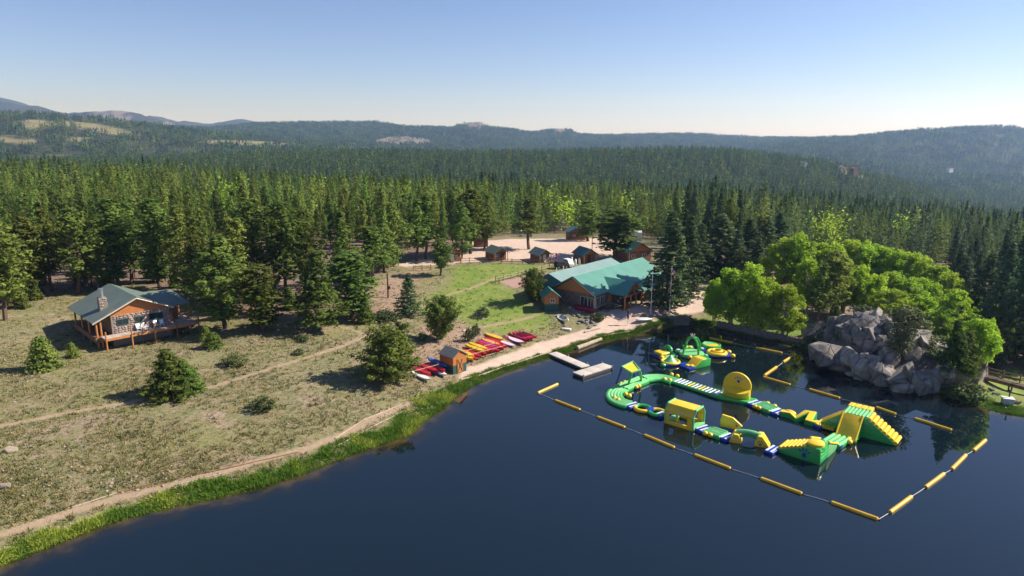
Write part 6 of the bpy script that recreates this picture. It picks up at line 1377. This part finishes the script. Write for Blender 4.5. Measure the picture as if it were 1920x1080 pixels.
for q in (p0 + v_ * 0.02 - n_, p0 + v_ * 0.02 + n_, p1 - v_ * 0.02 - n_, p1 - v_ * 0.02 + n_, Vector((L_ - 0.6, 0.9, 0)), Vector((L_ * 0.35, 0.9, 0))): B().tube([(q.x, q.y, -0.5), (q.x, q.y, 0.62)], 0.09, 8).obj('pile', 'steel', dk_)

# ------------------------------------------------------------------ kayaks, boards and racks
def hull(name, m, L=4.1, w=0.40, h=0.36, seat=True, sharp=1.0):
    b = B(); rings = []; n = 22; prof = [(-1, 0.62), (-0.82, 0.15), (-0.42, -0.04), (0, -0.07), (0.42, -0.04), (0.82, 0.15), (1, 0.62), (0.9, 0.86), (0.62, 0.92), (0.3, 0.86), (0, 0.82), (-0.3, 0.86), (-0.62, 0.92), (-0.9, 0.86)]
    for i in range(n + 1):
        s = -1 + 2 * i / n; k = max(0.02, (1 - abs(s) ** (2.3 * sharp)) ** 0.72); up = 0.20 * s ** 4; ck = 1 - 0.42 * max(0, 1 - (abs(s) / 0.62) ** 4) * seat
        rings.append([b.bm.verts.new((s * L / 2, a * w * k, up + (c_ if c_ < 0.8 or abs(a) > 0.7 else c_ * ck) * h * (0.55 + 0.45 * k))) for a, c_ in prof])
    q = len(prof)
    for A_, C_ in zip(rings, rings[1:]):
        for j in range(q): b.bm.faces.new([A_[j], A_[(j + 1) % q], C_[(j + 1) % q], C_[j]])
    b.bm.faces.new(rings[0][::-1]); b.bm.faces.new(rings[-1]); return b.mesh(name, m, 60)
SEAT = B().box(-0.22, 0.22, -0.2, 0.2, 0, 0.06, 0.02).box(-0.26, -0.2, -0.2, 0.2, 0.02, 0.30, 0.02).mesh('kayak_seat', 'seat')
HULLS = {}
E1 = Vector((0.665, -0.745, 0)).normalized(); E2 = Vector((0.745, 0.665, 0)); KRZ = math.atan2(E1.y, E1.x)
def kayak(px, py, z, m, label, L=4.3, w=0.50, name='kayak', h=0.50, seats=2, rz=None, tilt=0.0, cat='kayak'):
    key = (m, L, w, h)
    if key not in HULLS: HULLS[key] = hull('%s_%s_hull' % (name, m), m, L, w, h, seats > 0)
    tip = P(px, py, z + 0.25); a = KRZ if rz is None else rz; dv = Vector((math.cos(a), math.sin(a), 0)); c_ = tip - dv * (L / 2) * math.cos(tilt)
    zc = max(z + math.sin(tilt) * L / 2, hz(c_.x, c_.y) + 0.02); t = thing(name, label, cat, (c_.x, c_.y, zc), a, 'boats stored on the shore'); t.rotation_euler = (rnd.uniform(-0.08, 0.08), tilt, a)
    link('hull', HULLS[key], t)
    for k in range(seats): link('seat', SEAT, t, (-0.75 + 1.25 * k, 0, h * 0.52))
    return t
K = kayak
for a, b, z, m, lb in [(806, 703, 1.15, 'kred', 'red kayak on the upper tier of the left rack, nearest the bushy pine'), (820, 697, 1.2, 'kred', 'red kayak in the middle of the upper tier of the left rack'), (835, 696, 1.2, 'kred', 'red kayak on the left rack closest to the orange shed'), (837, 687, 1.45, 'kblue', 'blue kayak behind the red ones on the left rack'),
                       (808, 710, 0.62, 'kred', 'dark-shaded red kayak on the lower tier of the left rack'), (822, 706, 0.62, 'knavy', 'navy canoe on the lower tier of the left rack')]: K(a, b, z, m, lb, seats=0)
for a, b, lb in [(807, 721, 'white flat-bottomed canoe on the ground at the foot of the left rack'), (838, 711, 'silver-white canoe on the ground between the left rack and the shed')]: K(a, b, 0.35, 'white', lb, 4.2, 0.45, 'canoe', 0.36, 0, cat='canoe')
for i, (a, b, z, m, lb) in enumerate([(908, 660, 1.35, 'kyel', 'yellow kayak on top of the long rack, nearest its front'), (914, 656, 1.4, 'kyel', 'yellow kayak on top of the long rack, second row'), (889, 669, 1.25, 'kyel', 'yellow kayak on the long rack just behind the shed roof'), (887, 674, 1.1, 'kyel', 'yellow kayak on the long rack closest to the shed wall'),
    (893, 681, 0.42, 'kred', 'red kayak low on the long rack, first from the shed'), (903, 677, 0.42, 'kred', 'red kayak low on the long rack, second from the shed'), (913, 673, 0.42, 'kred', 'red kayak low on the long rack, third from the shed'), (918, 669, 0.45, 'kred', 'red kayak low on the long rack, fourth from the shed'),
    (927, 667, 0.45, 'kred', 'red kayak low on the long rack, fifth from the shed'), (937, 667, 0.42, 'kred', 'red kayak low on the long rack, sixth from the shed'), (945, 663, 0.42, 'kred', 'red kayak low on the long rack, seventh from the shed'), (951, 660, 0.42, 'kred', 'red kayak low on the long rack, last before the pale boards'),
    (933, 652, 1.2, 'kmag', 'magenta kayak on the upper tier of the long rack'), (928, 656, 1.0, 'kred', 'red kayak on the upper tier beside the magenta one'), (937, 648, 1.25, 'kora', 'orange and yellow kayak on the upper tier of the long rack'), (943, 646, 1.25, 'kred', 'red kayak at the back end of the upper tier'), (944, 641, 1.1, 'kyel', 'yellow kayak peeking out behind the pink board')]): K(a, b, z, m, lb, seats=0)
K(967, 659, 0.2, 'kwhite', 'lavender paddle board lying beside the long rack', 3.6, 0.46, 'paddle_board', 0.22, 0, cat='board')
pb = K(984, 654, 0.25, 'kpink', 'large pink board with white deck lying on the sand edge', 4.9, 0.62, 'paddle_board', 0.26, 0, cat='board', rz=KRZ - 0.04)
link('deck_pad', hull('deck_pad', 'kwhite', 3.7, 0.5, 0.05, False), pb, (0.45, 0, 0.23))
for i, (a, b) in enumerate([(988, 649), (995, 647.5), (1000, 646.5), (1006, 645)]): K(a, b, 0.2, 'kpink', 'crimson kayak lying on the sand, %s of four side by side' % ordw[i], 4.4, 0.36, rz=KRZ - 0.05, seats=1)
def rack(px, py, n, L_, label, tiers=(0.45, 1.2)):
    p = G(px, py); t = thing('kayak_rack', label, 'rack', p, math.atan2(E2.y, E2.x))
    for i in range(n):
        for yy in (0.9, 2.7): B().tube([(L_ * i / (n - 1), yy, -0.4), (L_ * i / (n - 1), yy, 1.45)], 0.05, 6).obj('post', 'brown', t)
    for z_ in tiers:
        for yy in (0.9, 2.7): B().tube([(-0.2, yy, z_ - 0.08), (L_ + 0.2, yy, z_ - 0.08)], 0.045, 6).obj('beam', 'log', t)
rack(786, 714, 3, 3.6, 'wooden rack holding red and blue kayaks left of the shed'); rack(884, 684, 4, 6.6, 'long wooden rack holding yellow and red kayaks right of the shed')
p = G(1094, 583); tp = thing('covered_canoe', 'crimson tarp-covered canoe lying against the lodge wall', 'canoe', p, R(-40)); link('hull', hull('tarp_hull', 'tarp', 4.6, 0.75, 0.85, False), tp, (0, 0.2, 0)); B().tube([(-2.0, 0.2, 0.45), (2.0, 0.2, 0.45)], 0.03, 5).obj('tie_line', 'rope', tp)
p = G(1056, 600); cn = thing('canoe', 'old white rowing boat tilted among the rocks in front of the lodge', 'boat', (p.x, p.y, p.z + 0.15), R(-72)); cn.rotation_euler = (0.5, 0, R(-65)); link('hull', hull('boat_hull', 'white', 3.9, 0.55, 0.45, True), cn)
for xx in (-0.7, 0.5): B().box(xx - 0.1, xx + 0.1, -0.42, 0.42, 0.3, 0.34).obj('thwart', 'brown', cn, smooth=0)
p = G(1062, 619); o = B().box(-0.75, 0.75, -0.3, 0.3, 0.0, 0.32, 0.08, 3).obj('white_box', 'white', None, p, R(-20)); tag(o, 'white storage box lying by the rocks on the sand', 'box')
p = G(1208, 602); bo = thing('rowing_skiff', 'small pale overturned skiff below the stone terrace wall', 'boat', (p.x, p.y, p.z + 0.1), R(18)); link('hull', hull('skiff_hull', 'white', 3.2, 0.62, 0.42, False), bo); B().tube([(-1.4, 0, 0.4), (1.4, 0, 0.4)], 0.03, 5).obj('keel', 'steel', bo)
# ------------------------------------------------------------------ walls, logs, fences, poles
def stone_wall(pa, pb, hgt, label, z0=None, th=0.5):
    A = G(*pa); C = G(*pb); d = C - A; L_ = math.hypot(d.x, d.y); t = thing('stone_wall', label, 'wall', (A.x, A.y, 0), math.atan2(d.y, d.x)); za, zb = (A.z, C.z) if z0 is None else z0
    core = B(); core.poly([(0, 0.06, za - 0.9), (L_, 0.06, zb - 0.9), (L_, 0.06, zb + hgt - 0.06), (0, 0.06, za + hgt - 0.06)], 0); core.bm.free()
    B().prism([(0, za - 1.2), (L_, zb - 1.2), (L_, zb + hgt - 0.08), (0, za + hgt - 0.08)], 0.08, th).obj('core', 'mortar', t, smooth=0)
    z_ = -0.5
    while z_ < hgt:
        hh = rnd.uniform(0.2, 0.3); xx = 0.0
        while xx < L_:
            ww = rnd.uniform(0.35, 0.75); f_ = (xx + ww / 2) / L_
            link('stone', WSTONE[rnd.randrange(4)], t, (xx + ww / 2, 0.12, za + (zb - za) * f_ + z_ + hh / 2), sc=(ww * 0.56, 0.2, hh * 0.58)); xx += ww
        z_ += hh
    xx = 0.0
    while xx < L_:
        ww = rnd.uniform(0.5, 0.9); f_ = (xx + ww / 2) / L_; link('cap_stone', WSTONE[rnd.randrange(4)], t, (xx + ww / 2, th / 2 + 0.02, za + (zb - za) * f_ + hgt), sc=(ww * 0.56, th * 0.66, 0.12)); xx += ww
    return t
stone_wall((1187, 594), (1292, 609), 0.75, 'low stone retaining wall below the two flagpoles', (1.15, 0.85))
stone_wall((1343, 618), (1512, 648), 0.65, 'long stone wall at the water under the cottonwoods', (0.5, 0.4))
stone_wall((1286, 540), (1324, 546), 0.35, 'short dark stone wall at the back of the sandy terrace')
def log(pa, pb, r, label, m='log', group=None, dz=0.0, lift=None):
    A = G(*pa) if lift is None else P(*pa, lift); C = G(*pb) if lift is None else P(*pb, lift); A.z += r * 0.6 + dz; C.z += r * 0.6 + dz
    o = A.copy(); n = 7; pts = [(A + (C - A) * i / (n - 1) - o) + Vector((0, 0, 0.06 * r * math.sin(i * 2.1))) for i in range(n)]
    b = B().tube(pts, [r * (1.0 - 0.25 * i / (n - 1)) * rnd.uniform(0.94, 1.06) for i in range(n)], 9); q = b.obj('log', m, None, o); tag(q, label, 'log', group)
EDGE = [(864, 713), (905, 703), (942, 690), (985, 676), (1028, 662)]
for i in range(4): log(EDGE[i], EDGE[i + 1], 0.13, 'log edging the sandy path left of the dock, %s from the shed' % ordw[i], 'log', 'logs edging the sandy path')
EDGE2 = [(1040, 657), (1075, 645), (1110, 634), (1145, 628), (1180, 622)]
for i in range(4): log(EDGE2[i], EDGE2[i + 1], 0.12, 'thin log edging the sandy beach right of the dock, %s from it' % ordw[i], 'brown' if i < 2 else 'log', 'logs edging the beach')
log((1082, 655), (1127, 638), 0.34, 'thick bleached log lying in the water beside the dock', lift=0.05)
log((1096, 624), (1125, 616), 0.16, 'log bench with dark feet at the foot of the rock heap')
for (a, b, lb) in [((136, 952), (216, 926), 'long thin log bordering the shore path at the lower left'), ((220, 925), (300, 904), 'dark pole bordering the shore path, second from the lower left'), ((300, 904), (420, 880), 'reddish pole bordering the shore path below the open slope'), ((420, 880), (560, 848), 'long dark pole along the middle of the shore path'),
                   ((628, 823), (680, 789), 'pale pole on the upper side of the shore path near its bend'), ((680, 789), (752, 759), 'pale pole on the upper side of the shore path near the kayaks'), ((634, 836), (700, 800), 'pale pole on the water side of the shore path near its bend'), ((700, 800), (760, 770), 'pale pole on the water side of the shore path near the kayaks'), ((330, 910), (420, 888), 'thin bleached pole on the water side of the shore path')]:
    log(a, b, 0.07, lb, 'brown' if 'dark' in lb or 'reddish' in lb else 'log')
for (a, b, lb) in [((868, 622), (890, 612), 'bleached fallen log on the slope above the kayak rack'), ((830, 660), (850, 655), 'short grey log on the soil slope above the shed'), ((520, 528), (568, 518), 'orange fallen log between the trunks behind the front pines')]: log(a, b, 0.14, lb)
def fence(px, label, rails=2, hp=1.05, m='brown', mr='brown', zf=None):
    pts = [G(a, b) if zf is None else P(a, b, zf) for a, b in px]; t = thing('rail_fence', label, 'fence', (0, 0, 0)); P_ = []
    for A, C in zip(pts, pts[1:]):
        n = max(1, int(round((C - A).length / 2.3)))
        for i in range(n): q = A + (C - A) * i / n; P_.append(Vector((q.x, q.y, hz(q.x, q.y) if zf is None else zf)))
    P_.append(pts[-1])
    pm = B().tube([(0, 0, -0.3), (0, 0, hp + 0.1)], 0.075, 6).mesh('fence_post', m)
    for q in P_: link('post', pm, t, q)
    for A, C in zip(P_, P_[1:]):
        for k in range(rails):
            z_ = hp * (0.9 - 0.45 * k); B().tube([A + Vector((0, 0, z_)), C + Vector((0, 0, z_ + rnd.uniform(-0.03, 0.03)))], 0.055, 6).obj('rail', mr, t)
fence([(848, 494), (880, 492), (960, 494), (1040, 498)], 'dark rail fence along the upper edge of the green meadow')
fence([(929, 530), (985, 515), (1045, 502)], 'pale rail fence sloping down beside the pink gravel', 2, 1.05, 'brown', 'log')
fence([(929, 528), (936, 533)], 'short dark end of the pale rail fence')
fence([(775, 508), (808, 507)], 'short wooden railing at the edge of the woods above the meadow', 2, 1.1, 'brown', 'wood')
fence([(1846, 701), (1880, 710), (1945, 727)], 'dark wooden handrail of the walkway at the right edge', zf=1.0)
A = P(1840, 704, 0.9); C = P(1945, 731, 0.9); d = C - A; wk = thing('wooden_walkway', 'weathered wooden walkway at the right edge behind the grassy point', 'walkway', A, math.atan2(d.y, d.x))
for i in range(26): B().box(i * 0.5, i * 0.5 + 0.46, -0.6, 0.6, 0.02, 0.1).obj('plank', 'bark', wk, smooth=0)  # dark plank colour includes the shade cast by the trees
for yy in (-0.5, 0.5):
    B().box(0, 13, yy - 0.08, yy + 0.08, -0.3, 0.02).obj('beam', 'brown', wk, smooth=0)
    for k in range(5): B().tube([(0.4 + 3 * k, yy, -5), (0.4 + 3 * k, yy, -0.2)], 0.1, 6).obj('post', 'bark', wk)
p = G(1888, 758); gt = thing('concrete_intake', 'white concrete intake box with a metal pipe on the grassy point', 'intake', p, R(-20))
B().box(-0.55, 0.55, -0.45, 0.45, -0.6, 0.75, 0.03).obj('box', 'concrete', gt); B().box(-0.62, 0.62, -0.52, 0.52, 0.75, 0.86, 0.02).obj('lid', 'white', gt)
B().tube([(-0.2, -0.5, 0.1), (-0.9, -2.4, -0.5)], 0.09, 8).obj('pipe', 'steel', gt); B().tube([(0.2, 0.3, 0.8), (0.2, 0.3, 1.6)], 0.08, 8).ball((0.2, 0.3, 1.65), 0.14, 8).obj('valve_stem', 'darkmetal', gt)
for i in range(5): p = G(1840 + i * 16 + rnd.uniform(-4, 4), 724 + i * 8); o = link('boulder', BOULD[i], None, (p.x, p.y, p.z + 0.1), sc=(0.6, 0.45, 0.3)); tag(o, 'pale flat stone on the grassy point, %s from the rock outcrop' % ordw[i], 'boulder')
# flagpoles and flag
def pole(px, py, top, label, r=0.06):
    p = G(px, py); h = 1.0
    while proj(p.x, p.y, p.z + h)[1] > top: h += 0.05
    t = thing('flagpole', label, 'flagpole', p); B().tube([(0, 0, -0.3), (0, 0, h * 0.5), (0, 0, h)], [r, r * 0.8, r * 0.5], 8).obj('mast', 'white', t); B().ball((0, 0, h), 0.1, 8).obj('finial', 'steel', t); return p, h
pole(1220, 590, 510, 'bare white flagpole in front of the lodge porch'); p2, h2 = pole(1255, 592, 500, 'white flagpole carrying the flag beside the spruce')
nx, nz = 24, 26; V = []; Fc = []; Tn = []
for j in range(nz + 1):
    for i in range(nx + 1):
        uu, vv = i / nx, j / nz; sag = uu * 0.62; x_ = 0.06 + uu * 0.62 + 0.05 * math.sin(6 * vv + 2 * uu); y_ = 0.16 * math.sin(uu * 9 + vv * 2) * uu
        V.append((x_, y_, -vv * 1.15 - uu * 0.95 - 0.05 * math.sin(uu * 7)))
        Tn.append((0.03, 0.035, 0.22) if (uu < 0.42 and vv < 7 / 13) else ((0.55, 0.02, 0.04) if int(vv * 12.999) % 2 == 0 else (0.75, 0.75, 0.75)))
for j in range(nz):
    for i in range(nx): a = j * (nx + 1) + i; Fc.append((a, a + 1, a + nx + 2, a + nx + 1))
fl = link('flag', np_mesh('flag', V, Fc, M['flagcloth'], True, Tn), None, (p2.x, p2.y, p2.z + h2 - 0.12), R(-25)); tag(fl, 'red, white and blue striped flag hanging limp from the right flagpole', 'flag')
stm = B()
for r_ in range(5):
    for c_ in range(5): stm.ball((0.08 + 0.045 * c_ + 0.02 * (r_ % 2), -0.045, -0.08 - 0.11 * r_ - 0.06 * c_), 0.012, 5)
stm.obj('stars', 'white', fl)
# posts
def post_sign(px, py, top, lb, m, name='sign_post'):
    p = G(px, py); t = thing(name, lb, 'sign', p, R(20)); h = 1.0
    while proj(p.x, p.y, p.z + h)[1] > top: h += 0.05
    B().tube([(0, 0, -0.2), (0, 0, h * 0.45)], 0.05, 8).obj('pole', 'white', t); B().lathe([(0.05, h * 0.36), (0.17, h * 0.48), (0.2, h * 0.62), (0.12, h * 0.7), (0.16, h * 0.8), (0.17, h * 0.95), (0.03, h)], 10).obj('furled_banner', m, t)
post_sign(1177, 610, 580, 'tall pole with a furled dark red banner on the sand by the terrace wall', 'darkred'); post_sign(1043, 494, 474, 'pole with a small blue-violet banner at the edge of the gravel lot', 'kmag')
p = G(728, 558); t = thing('utility_post', 'dark upright utility post on the bare slope above the meadow', 'post', p); B().tube([(0, 0, -0.4), (0, 0, 4.4)], [0.17, 0.14], 8).obj('shaft', 'bark', t); B().box(0.12, 0.4, -0.12, 0.12, 1.6, 2.1).obj('meter_box', 'darkmetal', t, smooth=0)
p = G(1110, 474); t = thing('utility_pole', 'thin pale pole at the back of the gravel lot', 'pole', p); B().tube([(0, 0, -0.3), (0, 0, 5.6)], [0.11, 0.07], 8).obj('shaft', 'greywood', t); B().box(-0.5, 0.5, -0.05, 0.05, 5.0, 5.12).obj('crossarm', 'greywood', t, smooth=0)
# picnic tables and terrace benches
def picnic(px, py, rz, label, m='greywood'):
    p = G(px, py); t = thing('picnic_table', label, 'table', p, rz)
    for i in range(4): B().box(-0.95, 0.95, -0.36 + i * 0.185, -0.36 + i * 0.185 + 0.165, 0.70, 0.75).obj('plank', m, t, smooth=0)
    for s in (-1, 1):
        B().box(-0.95, 0.95, s * 0.72 - 0.13, s * 0.72 + 0.13, 0.42, 0.46).obj('bench', m, t, smooth=0)
        B().tube([(s * 0.7, -0.75, 0.0), (s * 0.7, -0.2, 0.7)], 0.05, 5).tube([(s * 0.7, 0.75, 0.0), (s * 0.7, 0.2, 0.7)], 0.05, 5).tube([(s * 0.7, -0.8, 0.4), (s * 0.7, 0.8, 0.4)], 0.045, 5).obj('leg', m, t, smooth=0)
picnic(1136, 582, R(-30), 'dark picnic table on the sand at the corner of the lodge', 'bark'); picnic(1130, 574, R(-30), 'picnic table tucked under the lodge corner'); picnic(1150, 577, R(-40), 'picnic table in front of the porch railing')
for k, (a, b, lb) in enumerate([(1222, 556, 'picnic table in the spruce shade beside the porch'), (1236, 550, 'picnic table behind the bare flagpole'), (1208, 562, 'picnic table between the porch posts and the bare flagpole'), (1244, 560, 'picnic table at the spruce trunk')]): picnic(a, b, R(20 + 15 * k), lb)
for k, (pa, pb) in enumerate([((1246, 572), (1302, 553)), ((1250, 566), (1298, 548)), ((1252, 560), (1290, 545)), ((1226, 546), (1262, 556)), ((1230, 540), (1268, 551))]): log(pa, pb, 0.2, 'long terrace log on the lodge yard, %s counted from the sand upward' % ordw[k], 'greywood', 'terrace logs')
pts_ = [G(a, b) for a, b in ((1200, 570), (1222, 573), (1240, 574), (1262, 568), (1302, 556))]; kb = B().tube([q + Vector((0, 0, 0.12)) for q in pts_], 0.16, 8).obj('kerb_log', 'greywood'); tag(kb, 'curved timber kerb around the shaded lodge yard', 'kerb')
# things behind the lodge
def vehicle(px, py, rz, m, label, cat='van', L=4.6, W=1.8, H=1.9):
    p = G(px, py); t = thing(cat if cat != 'van' else 'parked_van', label, cat, p, rz)
    B().prism([(-L / 2, 0.35), (L / 2, 0.35), (L / 2, 0.85), (L * 0.36, 1.0), (L * 0.22, H), (-L / 2 + 0.1, H), (-L / 2, 1.0)], -W / 2, W / 2, 0.08, 2).obj('body', m, t)
    for sx_ in (-L * 0.32, L * 0.32):
        for sy_ in (-W / 2 + 0.05, W / 2 - 0.05): w_ = B().tube([(sx_, sy_ - 0.1, 0.33), (sx_, sy_ + 0.1, 0.33)], 0.33, 12).obj('wheel', 'seat', t); B().tube([(sx_, sy_ - 0.11, 0.33), (sx_, sy_ + 0.11, 0.33)], 0.17, 8).obj('rim', 'steel', w_)
    for s in (-1, 1): B().box(-L * 0.38, L * 0.16, s * (W / 2 + 0.004) - 0.01, s * (W / 2 + 0.004) + 0.01, 1.05, H - 0.25).obj('side_window', 'glass', t, smooth=0)
vehicle(1052, 503, R(25), 'seat', 'dark utility cart with white canopy behind the lodge roof edge', 'utility_cart', 2.8, 1.4, 1.6)
vehicle(1066, 500, R(-60), 'white', 'white cart parked behind the lodge', 'utility_cart', 2.6, 1.3, 1.7)
vehicle(464, 508, R(-10), 'white', 'white camper under the trees behind the tall bare-trunked pine', 'camper', 5.5, 2.2, 2.6)
vehicle(985, 444, R(5), 'white', 'white van under the pines at the back of the lot'); vehicle(900, 446, R(0), 'white', 'white van half hidden behind the lot pines at the left'); vehicle(1196, 450, R(80), 'white', 'white camper among the trees right of the lot', 'camper', 5.0, 2.1, 2.6)
for k, a in enumerate((1079, 1086, 1072)): p = G(a, 497 - k * 2); t = thing('gas_bottle', 'white gas bottle behind the lodge roof, %s of three' % ordw[k], 'bottle', p); B().lathe([(0.2, 0), (0.24, 0.1), (0.24, 1.1), (0.15, 1.3), (0.05, 1.4)], 12).obj('tank', 'white', t); B().tube([(0, 0, 1.38), (0, 0, 1.5)], 0.06, 6).obj('valve', 'darkmetal', t)

# ------------------------------------------------------------------ the air
hb = B().box(-9800, 9800, -300, 8800, -160, 420).obj('haze', None, smooth=0); hb['kind'] = 'stuff'; hb['label'] = 'thin blue summer haze over the hills'
hm = bpy.data.materials.new('haze_air'); hm.use_nodes = True; nt = hm.node_tree; nt.nodes.clear(); out = nd(nt, 'ShaderNodeOutputMaterial'); pv_ = nd(nt, 'ShaderNodeVolumePrincipled')
pv_.inputs['Color'].default_value = (0.34, 0.54, 1.0, 1); pv_.inputs['Density'].default_value = 1.2e-4; pv_.inputs['Absorption Color'].default_value = (1, 1, 1, 1); pv_.inputs['Anisotropy'].default_value = 0.35; nt.links.new(pv_.outputs[0], out.inputs['Volume'])
hb.data.materials.append(hm); hb.display_type = 'WIRE'
